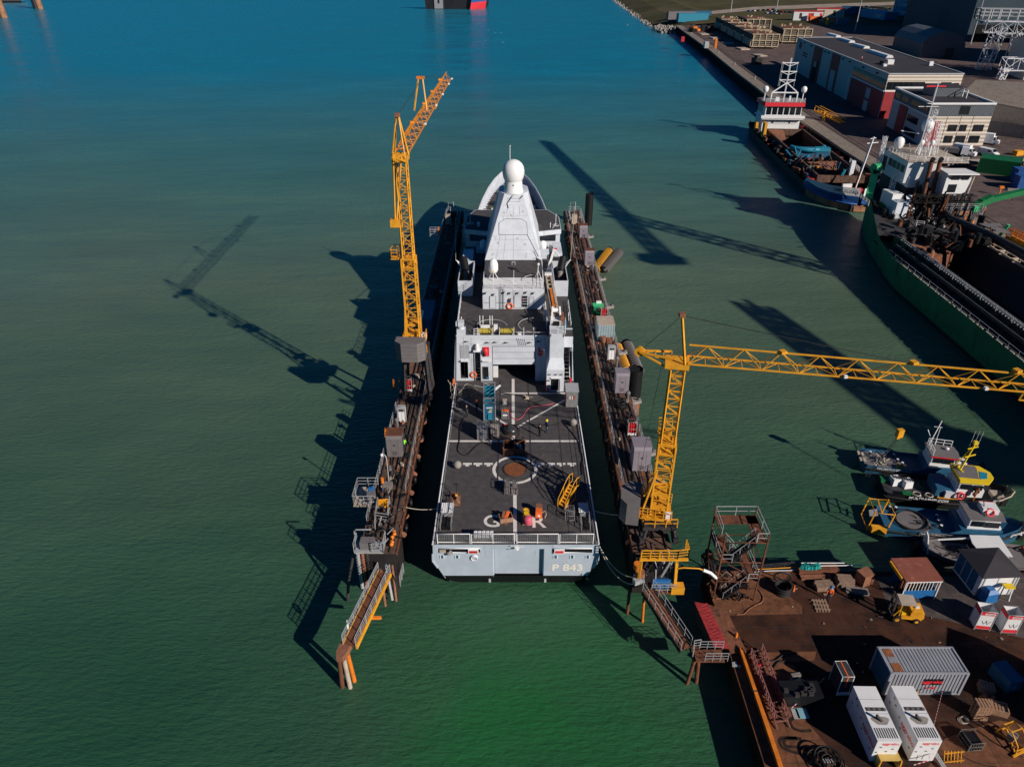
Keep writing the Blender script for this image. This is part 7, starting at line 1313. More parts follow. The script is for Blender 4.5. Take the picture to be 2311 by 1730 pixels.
p2 = at(20, 6, 0); b = MB('beige'); b.bx(p2.x - 60, p2.y - 6, 3, p2.x + 22, p2.y + 6, 6); b.m = 'coasterside'; b.bx(p2.x - 60, p2.y - 6, -1, p2.x + 20, p2.y - 5, 3); b.solo('jetty', 'low pale jetty at the top left edge of the basin', 'jetty')
for u, v in ((993, 41), (1103, 68), (1118, 74), (1130, 74), (1095, 92), (1136, 96)):
    p2 = at(u, v, 3); b = MB('white'); b.add([(-1.3, 0, .35), (-.5, .35, .1), (0, .1, 0), (.5, .35, .1), (1.3, 0, .35), (.5, -.25, .1), (-.5, -.25, .1), (0, 0, -.25)], [(0, 1, 6), (1, 2, 6), (2, 5, 6), (2, 3, 5), (3, 4, 5), (6, 5, 7), (1, 7, 2), (2, 7, 3)]); o = b.build('seagull'); o.location = p2; tag(o, 'white gull flying low over the water near the far ship', 'bird', 'gulls over the water')
# ---------------------------------------------------------------- quay: buildings, hall, vehicles, stacked hull blocks
def windowq(parent, p, q, z0, z1, nrm, name='window', m='glass', d=.06):
    """pane between ground points p, q"""
    p = Vector((p[0], p[1], 0)); q = Vector((q[0], q[1], 0)); n = Vector(nrm).normalized(); b = MB(m)
    b.ext([(p.x, p.y, z0), (q.x, q.y, z0), (q.x, q.y, z1), (p.x, p.y, z1)], n * d)
    f = MB('darksteel'); f.tube([Vector((v.x, v.y, z)) + n * d for v, z in ((p, z0), (q, z0), (q, z1), (p, z1))], .07, 4, True); k = max(2, int((q - p).length / 1.6))
    for i in range(1, k): v = p.lerp(q, i / k); f.bar(Vector((v.x, v.y, z0)) + n * d, Vector((v.x, v.y, z1)) + n * d, .07)
    o = b.build(name, parent, True); f.build('frame', o, True); return o
mat('panelgrey', (.42, .43, .46), .55, 0, .06, .4, (.33, .33, .36), .62, .15); ribbed('panelcream', (.60, .52, .44), 2, 1.1, .6, .07, (.5, .43, .37), .35); ribbed('claddark', (.115, .13, .15), 0, .45, .5, .1, None, .5); mat('brickred', (.30, .022, .03), .6, 0, .12, .5)
# long warehouse
WA, WB, WC, WD = (127.0, 210.8), (152.3, 210.8), (166.0, 336), (138.9, 336); wz = 19.3
t = thing('warehouse', 'long warehouse with flat dark roof, grey and dark red panels and cream gable', 'warehouse', (127, 210.8, QZ))
b = MB('panelgrey'); b.add([(*WA, QZ), (*WB, QZ), (*WC, QZ), (*WD, QZ), (*WA, wz), (*WB, wz), (*WC, wz), (*WD, wz)], [(3, 0, 4, 7), (1, 2, 6, 5), (2, 3, 7, 6)]); b.m = 'panelcream'; b.add([(*WA, QZ), (*WB, QZ), (*WB, wz), (*WA, wz)], [(0, 1, 2, 3)]); b.build('wall', t, True)
b = MB('roofdark'); ins = lambda p: (p[0] + (146 - p[0]) * .02, p[1] + (273 - p[1]) * .006); b.prism([ins(p) for p in (WA, WB, WC, WD)], wz - .3, wz - .05); b.m = 'panelgrey'
for p, q in ((WA, WB), (WB, WC), (WC, WD), (WD, WA)): b.bar((p[0], p[1], wz + .02), (q[0], q[1], wz + .02), .5, .35)
b.build('roof', t, True)
dl = Vector((WD[0] - WA[0], WD[1] - WA[1], 0)); nl = Vector((-dl.y, dl.x, 0)).normalized()
def wl_(f): return (WA[0] + dl.x * f, WA[1] + dl.y * f)
def lpanel(f0, f1, z0, z1, m, name, d=.12):
    b = MB(m); p, q = wl_(f0), wl_(f1); b.ext([(p[0], p[1], z0), (q[0], q[1], z0), (q[0], q[1], z1), (p[0], p[1], z1)], nl * d); return b.build(name, t, True)
lpanel(.005, .285, QZ, 13.6, 'brickred', 'red_panel'); lpanel(.43, .52, QZ, wz - .4, 'brickred', 'red_panel'); lpanel(.635, .74, QZ, wz - .4, 'brickred', 'red_panel')
lpanel(.45, .50, QZ, 12.8, 'panelgrey', 'roller_door', .2); lpanel(.655, .72, QZ, 13.2, 'hole', 'open_doorway', .16); lpanel(.675, .71, 10.8, 13.0, 'beige', 'shutter', .22); lpanel(.10, .135, 9.2, 12.6, 'panelgrey', 'side_door', .2); lpanel(.10, .135, QZ, 8.4, 'panelgrey', 'side_door', .2)
b = MB('white'); p, q = wl_(.0), wl_(.3); b.bar((p[0] - .2, p[1], 13.8), (q[0] - .2, q[1], 13.8), .4, .4); b.bar((q[0] - .2, q[1], 13.8), (q[0] - .2, q[1], QZ), .4, .4); b.bar((*WA, 13.8), (*WB, 13.8), .4, .35); b.build('white_trim', t, True)
windowq(t, wl_(.005), wl_(.29), 14.2, 17.2, nl); windowq(t, (WA[0] + .3, WA[1]), (WA[0] + 13, WA[1]), 14.3, 16.7, (0, -1, 0)); windowq(t, (145.6, 210.8), (149, 210.8), 13.4, 16.6, (0, -1, 0)); windowq(t, (150, 210.8), (151.6, 210.8), 13.4, 16.4, (0, -1, 0))
b = MB('brickred'); b.bx(127.05, 210.5, QZ, 134, 210.79, 13.6); b.build('red_panel', t, True)
for u0, v0, u1, v1 in ((1870, 79, 1892, 85), (1899, 90, 1923, 97), (1929, 103, 1956, 110), (1964, 117, 2008, 131)):
    b = MB('white'); p, q = at(u0, v0, wz), at(u1, v1, wz); d2 = q - p; s2 = Vector((-d2.y, d2.x, 0)).normalized(); b.ext([p + s2 * 1.5, p - s2 * 1.5, p - s2 * .9 + Vector((0, 0, .9)), p + s2 * .9 + Vector((0, 0, .9))], d2); b.build('skylight', t, True)
b = MB('white'); b.ob((138.3, 236, wz), (2.4, 2.4, 1.6)); b.ob((134, 230, wz), (1.2, 1.2, .8)); b.ob((151.5, 232, wz), (1.4, 1.4, 1.4)); b.m = 'darksteel'; b.ob((135.8, 235, wz), (1.5, 3.5, 1.2)); [b.ob((wl_(k)[0] - .3, wl_(k)[1], wz - 1.3), (.5, .9, .5)) for k in (.08, .2, .33, .4, .56, .6, .78, .88, .95)]; b.build('roof_units', t, True)
text('damen', 3.2, (wl_(.875)[0] - .25, wl_(.875)[1], 14.0), -dl, (0, 0, 1), 'darksteel', t, 'wall_lettering', True, .05, sx=1.0) if False else None
b = MB('brickred'); p = wl_(.93); b.cyl((p[0] - .02, p[1], 16.5), (p[0] - .3, p[1], 16.5), 1.5, n=16); b.m = 'darksteel'; p = wl_(.88); q = wl_(.82); [b.ext([(p[0], p[1], 12.8 + k), (q[0], q[1], 12.8 + k), (q[0], q[1], 13.4 + k), (p[0], p[1], 13.4 + k)], nl * .15) for k in (0, 1.1)]; b.build('wall_emblem', t, True)
person('person in red jacket and white helmet standing at the roof edge of the warehouse', (130.6, 242, wz + .05), 0, 'red', 'cloth', 'white')
# office block in front
OA, OB, OC, OD = (121.3, 168.7), (139.6, 168.7), (142.5, 198), (124.2, 198); oz = 16.8
t = thing('office_block', 'cream office block with dark clad top floor and red corner panels', 'office', (121.3, 168.7, QZ)); b = MB('panelcream')
b.add([(*OA, QZ), (*OB, QZ), (*OB, 13.3), (*OA, 13.3)], [(0, 1, 2, 3)]); b.m = 'panelgrey'; b.add([(*OD, QZ), (*OA, QZ), (*OA, 13.3), (*OD, 13.3)], [(0, 1, 2, 3)]); b.add([(*OB, QZ), (*OC, QZ), (*OC, oz), (*OB, oz)], [(0, 1, 2, 3)]); b.m = 'claddark'; b.add([(*OA, 13.3), (*OB, 13.3), (*OB, oz), (*OA, oz)], [(0, 1, 2, 3)]); b.add([(*OD, 13.3), (*OA, 13.3), (*OA, oz), (*OD, oz)], [(0, 1, 2, 3)]); b.add([(*OC, QZ), (*OD, QZ), (*OD, oz), (*OC, oz)], [(0, 1, 2, 3)]); b.build('wall', t, True)
b = MB('roofdark'); b.prism([(OA[0] + .3, OA[1] + .3), (OB[0] - .3, OB[1] + .3), (OC[0] - .3, OC[1] - .3), (OD[0] + .3, OD[1] - .3)], oz - .5, oz - .2); b.m = 'white'
for p, q in ((OA, OB), (OB, OC), (OC, OD), (OD, OA)): b.bar((p[0], p[1], oz + .05), (q[0], q[1], oz + .05), .6, .5)
b.build('roof', t, True); b = MB('claddark'); b.ob((133, 186, oz - .2), (9, 7, 2.6)); b.m = 'roofdark'; b.ob((133, 186, oz + 2.4), (9.4, 7.4, .15)); b.m = 'white'; b.rail([(136, 178, oz), (137, 184, oz)], 2.2, 3, 1, .1); b.build('roof_house', t, True)
b = MB('brickred'); b.bx(121.35, 168.5, QZ, 125.3, 168.69, 12.0); b.build('red_panel', t, True); b = MB('brickred'); b.ext([(122.75, 184.5, QZ), (123.4, 191, QZ), (123.4, 191, 13.2), (122.75, 184.5, 13.2)], (-.14, 0, 0)); b.build('red_panel', t, True)
for x0, x1, z0, z1 in ((129.8, 132.6, 13.9, 16.2), (122.2, 124.9, 9.2, 10.9), (127.8, 130.4, 9.2, 11.0), (131.2, 133.2, 9.2, 11.0), (135.2, 138.2, 9.2, 11.0), (127.6, 130, 5.9, 7.9), (131, 133.8, 5.9, 7.9), (135, 138, 5.9, 7.9)): windowq(t, (x0, 168.68), (x1, 168.68), z0, z1, (0, -1, 0))
do = Vector((OD[0] - OA[0], OD[1] - OA[1], 0)); no = Vector((-do.y, do.x, 0)).normalized(); ol = lambda f: (OA[0] + do.x * f, OA[1] + do.y * f)
for f0, f1, z0, z1 in ((.06, .5, 14.2, 16.2), (.58, .75, 14.2, 16.2), (.82, .96, 14.2, 16.2), (.22, .5, 9.6, 11.4), (.2, .5, 5.8, 7.8)): windowq(t, ol(f0), ol(f1), z0, z1, no)
b = MB('white'); b.bar((ol(1)[0], ol(1)[1], 13.3), (ol(0)[0] - .1, ol(0)[1], 13.3), .3, .35); b.m = 'black'; b.bx(123, 168.4, 12.4, 123.5, 168.69, 13.0); b.build('white_trim', t, True)
b = MB('darksteel'); [b.bar((x, 168.67, QZ), (x, 168.67, 13.3), .06) for x in (126.8, 130.8, 134.4)]; b.build('panel_joint', t, True)
# background halls
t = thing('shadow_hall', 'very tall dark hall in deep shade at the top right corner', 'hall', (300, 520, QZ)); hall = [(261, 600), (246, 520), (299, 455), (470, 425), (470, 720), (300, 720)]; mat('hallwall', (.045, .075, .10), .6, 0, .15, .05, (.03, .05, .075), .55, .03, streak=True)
hall = [(305, 575), (298, 470), (420, 440), (520, 600), (400, 720)]
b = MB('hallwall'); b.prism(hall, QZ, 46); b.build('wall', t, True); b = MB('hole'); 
for k in range(5): p = Vector((298 + k * 20 + 4, 469.5 - k * 5 - 1, 0)); b.ext([(p.x, p.y, QZ), (p.x + 13, p.y - 3.2, QZ), (p.x + 13, p.y - 3.2, 15), (p.x, p.y, 15)], (-.05, -.2, 0))
b.build('loading_bay', t, True)
b = MB('hallwall'); b.prism([(297, 455), (425, 424), (426, 430), (299, 462)], 16.5, 17.5); b.build('canopy', t, True)
t = thing('barrel_hall', 'low barrel roofed grey hall in the shade behind the warehouse', 'hall', (236, 405, QZ)); b = MB('claddark')
pr2 = [(-11, 0), (-11, 7), (-9, 10), (-5, 12.3), (0, 13.2), (5, 12.3), (9, 10), (11, 7), (11, 0)]
A0, A1 = Vector((236, 381, QZ)), Vector((244, 432, QZ)); b.m = 'claddark'; b.loft([[A0 + Vector((x, -x * .12, z)) for x, z in pr2], [A1 + Vector((x, -x * .12, z)) for x, z in pr2]], caps=True, smooth=False); b.build('shell', t, True); b = MB('darksteel'); b.bx(237, 378.6, QZ, 241, 379.3, 10); b.build('door', t, True)
t = thing('gable_hall', 'grey shed with low gable roof and yellowed front at the right edge', 'shed', (250, 310, QZ)); b = MB('panelcream'); b.m = 'cream'; x0, y0 = 232, 300; b.ext([(x0, y0, QZ), (x0, y0, 19), (x0 + 3, y0 + 13, 22), (x0 + 6, y0 + 26, 19), (x0 + 6, y0 + 26, QZ)], (52, -9, 0)); b.build('wall', t, True); b = MB('greybox'); b.m = 'steel'; b.ext([(x0 - .5, y0 - 1, 19.05), (x0 + 3, y0 + 13, 22.2), (x0 + 3, y0 + 13, 22.6), (x0 - .5, y0 - 1, 19.5)], (53, -9.2, 0)); b.ext([(x0 + 3, y0 + 13, 22.2), (x0 + 6.5, y0 + 27, 19.05), (x0 + 6.5, y0 + 27, 19.5), (x0 + 3, y0 + 13, 22.6)], (53, -9.2, 0)); b.build('roof', t, True)
b = MB('darksteel'); [b.ext([(x0 + 10 + k * 16, y0 - 1.9 - k * 2.8, z1), (x0 + 19 + k * 16, y0 - 3.5 - k * 2.8, z1), (x0 + 19 + k * 16, y0 - 3.5 - k * 2.8, z1 + 2.6), (x0 + 10 + k * 16, y0 - 1.9 - k * 2.8, z1 + 2.6)], (-.02, -.15, 0)) for k in range(2) for z1 in (8, 13)]; b.build('window_band', t, True)
t = thing('pipe_bridge', 'white lattice conveyor bridge on trestle legs at the right edge', 'pipe bridge', (235, 285, QZ)); P0 = at(2240, 165, 5); P1 = at(2300, 205, 5)
mat('whitesteel', (.74, .74, .78), .5, 0, .06, 2)
b = MB('whitesteel'); 
def tr(a, c, w, n): b.truss(a, c, w, w, n, .36, .2)
Lg = at(2218, 158, 5); tr((Lg.x, Lg.y, QZ), (Lg.x + 3, Lg.y + 2, 24), 5, 4); tr((Lg.x + 11, Lg.y - 2, QZ), (Lg.x + 11, Lg.y - 2, 22), 4, 4); tr((Lg.x - 3, Lg.y + 4, 24), (Lg.x + 70, Lg.y - 24, 23), 5, 12); b.build('upper_truss', t, True); b = MB('whitesteel'); g0 = at(2246, 178, 5); tr((g0.x, g0.y - 2, 11.5), (g0.x + 70, g0.y - 8, 12), 5, 12); tr((g0.x + 1, g0.y - 2, QZ), (g0.x + 2, g0.y - 2, 10), 2.5, 3); b.build('lower_truss', t, True)
b = MB('whitesteel'); b.m = 'galv'; b.rail([(Lg.x - 6, Lg.y + 6, 27), (Lg.x + 22, Lg.y - 2, 27), (Lg.x + 24, Lg.y + 4, 27), (Lg.x - 5, Lg.y + 12, 27), (Lg.x - 6, Lg.y + 6, 27)], 4.5, 4, 2, .2); b.bx(Lg.x - 5, Lg.y + 2, 26, Lg.x + 22, Lg.y + 10, 26.5); b.m = 'brightyellow'; b.bx(Lg.x + 15, Lg.y + 1, 27, Lg.x + 17, Lg.y + 3, 32); b.m = 'galv'
for i in range(50): x = Lg.x + rnd.uniform(-4, 60); b.bar((x, Lg.y - 6 + rnd.uniform(-4, 6), 20), (x + rnd.uniform(-6, 6), Lg.y - 8 + rnd.uniform(-4, 6), 20 + rnd.uniform(-1, 4)), .3)
b.build('service_deck', t, True)
t = thing('low_shed', 'low brown flat roofed shed beyond the office block on the right', 'shed', (165, 195, QZ)); b = MB('beige'); LA = at(2262, 262, 5); b.prism([(150, 204), (158, 178), (215, 160), (225, 220), (175, 240)], QZ, 13); b.build('wall', t, True); b = MB('quaycap'); b.prism([(149.6, 204.3), (157.8, 177.6), (215.4, 159.5), (225.5, 220.5), (174.8, 240.5)], 13, 13.3); b.m = 'darksteel'; b.bar((158, 178, 13.4), (180, 205, 13.4), .5); b.bar((180, 205, 13.4), (200, 196, 13.4), .5); b.build('roof', t, True)
b = MB('concretepale'); b.m = 'concrete'; b.ext([(150, 188, QZ), (180, 152, QZ), (180, 152, 8.6), (150, 188, 8.6)], (.4, .3, 0)); b.solo('yard_wall', 'plain concrete yard wall between the office block and the low shed', 'wall')
b = MB('galv'); b.m = 'darksteel'; b.rail([(141, 176, QZ), (152, 168, QZ), (168, 150, QZ)], 2.2, 3, 3, .04); b.solo('mesh_fence', 'dark mesh fence beside the parked vans', 'fence')
t = thing('dumpster', 'teal green waste skip beside the low shed', 'skip', tuple(at(2283, 252, 5)), .1); b = MB('teal'); b.m = 'green'; b.m = 'teal'; b.ob((0, 0, .4), (6, 3, 2.2), 0, 1.12); b.m = 'darksteel'; b.ob((0, 0, 0), (5.6, 2.6, .4)); b.build('bin', t); b = MB('concretepale'); b.ob((1, -6, 0), (9, 4, 2.6)); b.m = 'darksteel'; b.ob((-5.5, .5, 0), (3.5, 3, 2.4)); b.build('ramp', t)
# vehicles
def wheels(t, xs, w, r, n=12):
    for x in xs:
        for y in (-w, w): b = MB('rubber'); b.cyl((x, y - .13, r), (x, y + .13, r), r, n=n); wv = b.build('wheel', t); b = MB('steel'); b.cyl((x, y - .14, r), (x, y + .14, r), r * .55, n=n); b.build('rim', wv)
def van(lab, p, rz, boxy):
    t = thing('parked_van', lab, 'van', (p.x, p.y, QZ), rz); b = MB('white')
    if boxy: b.prism([(-3.2, -1.05), (1.2, -1.05), (1.2, 1.05), (-3.2, 1.05)], .5, 3.1); b.ext([(1.2, -.95, .5), (2.9, -.95, .5), (2.9, -.95, 1.3), (2.3, -.95, 1.45), (1.8, -.95, 2.3), (1.2, -.95, 2.3)], (0, 1.9, 0))
    else: b.ext([(-2.7, -1, .4), (2.6, -1, .4), (2.7, -1, 1.0), (1.9, -1, 1.3), (1.1, -1, 2.05), (-2.6, -1, 2.1)], (0, 2, 0))
    b.build('body', t); g = MB('glass')
    if boxy: g.ext([(2.27, -.85, 1.5), (2.27, .85, 1.5), (1.84, .8, 2.25), (1.84, -.8, 2.25)], (.06, 0, .04)); g.bx(1.3, -.97, 1.5, 1.75, .97, 2.15)
    else: g.ext([(1.85, -.85, 1.36), (1.85, .85, 1.36), (1.15, .8, 2.02), (1.15, -.8, 2.02)], (.05, 0, .05)); g.bx(.2, -1.02, 1.3, 1.2, 1.02, 1.85)
    g.build('windscreen', t)
    for y in (-.7, .7): l = MB('galv'); l.bx(2.62, y - .2, .8, 2.92 if boxy else 2.74, y + .2, 1.0); l.build('headlight', t)
    wheels(t, (-1.7, 1.8), 1.0, .36); return t
van('white box van parked in front of the office block', at(2175, 352, 5), R(-48), True); van('white panel van with blue bonnet reflections parked right of the box van', at(2228, 352, 5), R(-60), False); van('white van parked behind the two others at the office corner', at(2228, 325, 5), R(-40), True)
t = thing('tipper_truck', 'grey tipper lorry parked left of the white box van', 'truck', (at(2150, 352, 5).x, at(2150, 352, 5).y, QZ), R(-30)); b = MB('greybox'); b.ob((-1, 0, 1.1), (4.2, 2.3, 1.2), 0, 1.06); b.m = 'darksteel'; b.ob((0, 0, .6), (7, 1.2, .4)); b.build('tipper_body', t); b = MB('white'); b.ob((2.6, 0, .8), (1.8, 2.2, 2.0), 0, .92); b.build('cab', t); b = MB('glass'); b.bx(3.42, -.9, 1.8, 3.5, .9, 2.5); b.build('windscreen', t); wheels(t, (-2, -.9, 2.4), 1.0, .5)
t = thing('flatbed_trailer', 'long low lorry trailer with many axles on the quay behind the green container', 'trailer', (at(2230, 372, 5).x, at(2230, 372, 5).y, QZ), R(4)); b = MB('darksteel'); b.bx(-14, -1.3, .9, 13, 1.3, 1.2); b.m = 'beige'; b.bx(-14, -1.25, 1.2, 13, 1.25, 1.28); b.build('bed', t); wheels(t, (-12, -10.8, -9.6, -8.4, -7.2, 8, 9.3, 10.6), 1.1, .5, 10)
def container(name, lab, c, d, m, rz=0, ribs=True, group=None, zb=QZ):
    t = thing(name, lab, 'container', (c[0], c[1], zb), rz, group); b = MB(m); L2, w2, h = d[0] / 2, d[1] / 2, d[2]; b.bx(-L2, -w2, .1, L2, w2, h)
    n = int(d[0] / .28)
    for i in range(n if ribs else 0):
        x = -L2 + .1 + i * .28; b.bx(x, -w2 - .05, .2, x + .13, -w2, h - .12); b.bx(x, w2, .2, x + .13, w2 + .05, h - .12); b.bx(x, -w2 + .1, h, x + .1, w2 - .1, h + .035)
    b.build('box', t); f = MB(m)
    for x in (-L2, L2):
        for y in (-w2, w2): f.bx(x - .09, y - .09, 0, x + .09, y + .09, h + .06)
    for y in (-w2, w2): f.bar((-L2, y, h + .01), (L2, y, h + .01), .14); f.bar((-L2, y, .08), (L2, y, .08), .14)
    for x in (-L2, L2): f.bar((x, -w2, h + .01), (x, w2, h + .01), .14)
    f.build('corner_frame', t); return t
p = at(2240, 388, 5); container('shipping_container', 'bright green container on the quay behind the green crane arm', (126.5, 138.5), (9, 6.4, 3.6), 'green', R(-35)); p = at(2272, 425, 5)
container('site_office', 'blue site cabin behind the end of the green crane arm', (129, 129), (8, 3.2, 3.2), 'navyblue', R(-8), False); container('site_office', 'blue site cabin at the right edge, nearest of the blue cabins', (126.5, 122.5), (10, 3.4, 3.2), 'navyblue', R(-8), False)
b = MB('concretepale'); b.ob((121, 121, QZ), (4, .8, .5), -.3); b.solo('concrete_kerb', 'pale concrete kerb block in front of the blue cabins', 'block')
person('person in dark clothes with a pink top walking on the quay below the blue cabins', tuple(at(2283, 455, 5)), 1, 'pink', 'cloth', None, 'walk'); b = MB('orange'); v = at(2254, 440, 5); b.bar((v.x, v.y, QZ), (v.x, v.y, QZ + 1.8), .25); b.ob((v.x, v.y, QZ + 1.6), (1.0, .7, .5)); b.solo('hydrant', 'orange hydrant post on the quay left of the walking person', 'hydrant'); person('person in orange and white leaning over the dredger crane base', (97.6, 95.0, QZ + 2.5), 2, 'hiviso', 'cloth', 'white', 'stoop')
b = MB('orange'); v = at(2296, 350, 5); b.m = 'yellow'; b.ob((v.x, v.y, QZ), (2.6, 1.6, 1.3), .3); b.ob((v.x + 3, v.y, QZ), (1.6, 1.4, 1.0), .3); b.solo('compressor_trailer', 'yellow machines parked on the pavement right of the white vans', 'machine')
# stacked rusty cream hull blocks and other quay side stores
mat('hullblock', (.46, .38, .27), .75, 0, .15, .4, (.22, .09, .04), .56, .35); mat('blockdark', (.06, .05, .045), .8, 0, .3, .5)
def hullblock(lab, x, y, w, d, h, rows=2):
    t = thing('hull_block', lab, 'hull block', (x, y, QZ), R(-5), 'stacked hull blocks on the quay'); b = MB('blockdark'); b.bx(.4, 0, 1.3, w - .2, d, h); b.m = 'hullblock'; b.ext([(0, 0, 1.2), (0, 0, h * .55), (2.4, 0, h), (2.8, 0, h), (.7, 0, 1.2)], (0, d, 0)); b.build('shell', t)
    b = MB('rust'); b.quad((.8, 0, 5.2), (2.9, 0, h - .2), (2.9, d, h - .2), (.8, d, 5.2)); b.quad((2.8, 0, h + .01), (w, 0, h + .01), (w, d, h + .01), (2.8, d, h + .01)); b.build('inner_plating', t)
    b = MB('hullblock'); n = 4; 
    for r in range(rows + 1): z1 = 1.3 + (h - 1.3) * r / rows; b.bar((.6, -.25, z1), (w, -.25, z1), .5, .55)
    for i in range(n + 1): x1 = 1.4 + (w - 1.6) * i / n; b.bar((x1, -.25, 1.3), (x1, -.25, h), .55, .6)
    for r in range(rows):
        for i in range(n): x1 = 1.4 + (w - 1.6) * (i + .5) / n; z1 = 1.3 + (h - 1.3) * (r + .5) / rows; b.bar((x1 - 1.3, -.1, z1 - .6), (x1 + 1.3, -.1, z1 - .6), .2); b.bar((x1 - 1.3, -.1, z1 + .5), (x1 + 1.3, -.1, z1 + .5), .2)
    for i in range(10): x1 = 2.6 + rnd.random() * (w - 3); y1 = rnd.random() * d; b.bx(x1, y1, h, x1 + rnd.uniform(.4, 1.4), y1 + .4, h + rnd.uniform(.4, 1.4))
    b.build('frames', t); b = MB('timber'); [b.ob((x1, y1, 0), (1.2, 1.2, 1.25)) for x1 in (1.5, w - 1.5) for y1 in (1, d - 1)]; b.build('blocks', t); return t
names = ['nearest', 'second', 'third', 'fourth', 'fifth']
for i in range(5): hullblock('cream rusty hull block with frame bays, %s in the row along the quay edge' % names[i], 143.7 + i * 2.6, 427 + i * 29, 16.6, 25, 8.0 if i else 8.0)
hullblock('cream hull block in the second row, just behind the warehouse roof', 171, 455, 19, 30, 8.6); hullblock('cream hull block in the second row, farther one', 166, 520, 18, 34, 9.6, 1)
p = at(1537, 48, 5)
container('blue_container', 'blue container lying along the quay end, in front of the dyke', (153, 632), (26, 6, 6.5), 'teal', R(6), False); container('blue_container', 'dark blue container behind the one at the quay end', (160, 668), (34, 6, 6.0), 'boatblue', R(6), False); container('grey_container', 'grey brown container at the far left end of the quay', (146, 645), (24, 6, 7), 'greybox', R(4), False)
b = MB('darksteel'); 
for i in range(16): b.m = rnd.choice(['black', 'darksteel', 'rust', 'orange', 'orange']); b.ob((138 + rnd.uniform(-6, 14), 545 + rnd.uniform(-12, 14), QZ), (rnd.uniform(2, 5), rnd.uniform(2, 5), rnd.uniform(1.5, 4)), rnd.random())
b.solo('scrap_heap', 'dark scrap and orange machine parts at the far end of the quay', 'scrap')
b = MB('timber'); b.m = 'beige'; [b.ob((137 + i * .6, 520 - i * 32, QZ), (5.5, 9, .5 + .2 * (i % 2)), .1) for i in range(5)]; b.solo('plate_stacks', 'flat pale plate stacks along the crane rails near the hull blocks', 'plates')
b = MB('orange'); v = at(1612, 110, 5); b.bx(v.x, v.y, QZ, v.x + 1.4, v.y + 1.5, QZ + 5.5); b.m = 'galv'; b.bx(v.x - 5.5, v.y + 2, QZ, v.x - 3, v.y + 6, QZ + 3.6); b.m = 'red'; b.bx(v.x - 12, v.y + 40, QZ, v.x - 10, v.y + 42, QZ + 3); b.solo('quay_cabinets', 'orange and grey cabinets on the cope by the hull blocks', 'cabinet')
for u, v2 in ((1416, 58), (1560, 77), (1621, 120), (1658, 146), (1703, 178)):
    v = at(u, v2, 5.12); b = MB('concretepale'); b.lathe([(.5, 0), (.32, .25), (.32, .6), (.6, .75), (.5, 1.0), (.01, 1.02)], (v.x, v.y, 5.12), 10); b.solo('mooring_bollard', 'pale mooring bollard on the quay cope', 'bollard', 'bollards along the quay cope')
for (u, v2, h) in ((1649, 27, 28), (1752, 25, 28), (1929, 73, 26)):
    v = at(u, v2, 5); t = thing('light_mast', 'tall pale light mast ' + {1649: 'left of the two on the dyke side of the hull blocks', 1752: 'right of the two behind the hull blocks', 1929: 'behind the warehouse roof'}[u], 'light mast', (v.x, v.y, QZ), 0, 'tall light masts on the quay'); b = MB('galv'); b.cyl((0, 0, 0), (0, 0, h), .45, .22, 8); b.build('mast', t); b = MB('white'); b.ob((0, 0, h), (2.4, .6, .5)); b.build('lamp', t)
v = at(2190, 100, 5); t = thing('light_mast', 'thin light mast in the shade in front of the very tall hall', 'light mast', (v.x, v.y, QZ), 0, 'tall light masts on the quay'); b = MB('galv'); b.cyl((0, 0, 0), (0, 0, 40), .4, .25, 8); b.build('mast', t)
person('left of two people in black standing on the quay edge by the hull blocks', tuple(at(1671, 142, 5)), 0); person('right of two people in black standing on the quay edge by the hull blocks', tuple(at(1677, 140, 5)), 1)
b = MB('black'); v = at(1707, 145, 5); b.ob((v.x, v.y, QZ), (4, 4, 3), .3); b.ob((v.x, v.y, QZ + 3), (2.5, 2.5, 1.2), .5, .7); b.solo('dark_plant', 'dark machine parked in the warehouse shadow near two people', 'machine')
def hut(name, lab, u, v2, d, m, roof='red', rz=R(-12)):
    v = at(u, v2, 5); t = thing(name, lab, 'cabin', (v.x, v.y, QZ), rz); b = MB(m); b.bx(-d[0] / 2, 0, 0, d[0] / 2, d[1], d[2]); b.build('wall', t); b = MB(roof); b.bx(-d[0] / 2 - .3, -.3, d[2], d[0] / 2 + .3, d[1] + .3, d[2] + .5); b.build('roof', t); b = MB('darksteel'); [b.bx(x, -.1, 1.5, x + 2, 0, d[2] - 1.2) for x in (-d[0] * .3, d[0] * .1)]; b.build('window', t); return t
hut('site_hut', 'white cabin with red signs and red roof edge behind the hull blocks', 1822, 47, (24, 8, 7), 'white'); hut('site_hut', 'pale cabin with red roof line right of the first white cabin', 1872, 40, (24, 8, 7), 'cream', 'red')
b = MB('red'); v = at(1822, 47, 5); b.bx(v.x - 1, v.y - 3, QZ + 1, v.x + 2.5, v.y - 2.6, QZ + 6); b.bx(v.x + 8, v.y - 5, QZ + 1, v.x + 10, v.y - 4.6, QZ + 6); b.m = 'hiviso'; b.ob((v.x + 1, v.y - 12, QZ), (8, 4, 4)); b.solo('red_signs', 'red sign boards and orange bin in front of the white cabin', 'signs')
b = MB('brightyellow'); v = at(1866, 58, 5); b.bx(v.x - .8, v.y, QZ, v.x + .8, v.y + 1, QZ + 5); b.m = 'teal'; b.ob((v.x + 13, v.y + 10, QZ), (3.6, 2.5, 4.6)); b.ob((v.x + 18, v.y + 9, QZ), (3.6, 2.5, 4.6)); b.solo('tank_pair', 'two blue tanks and a yellow post near the white cabins', 'tanks')
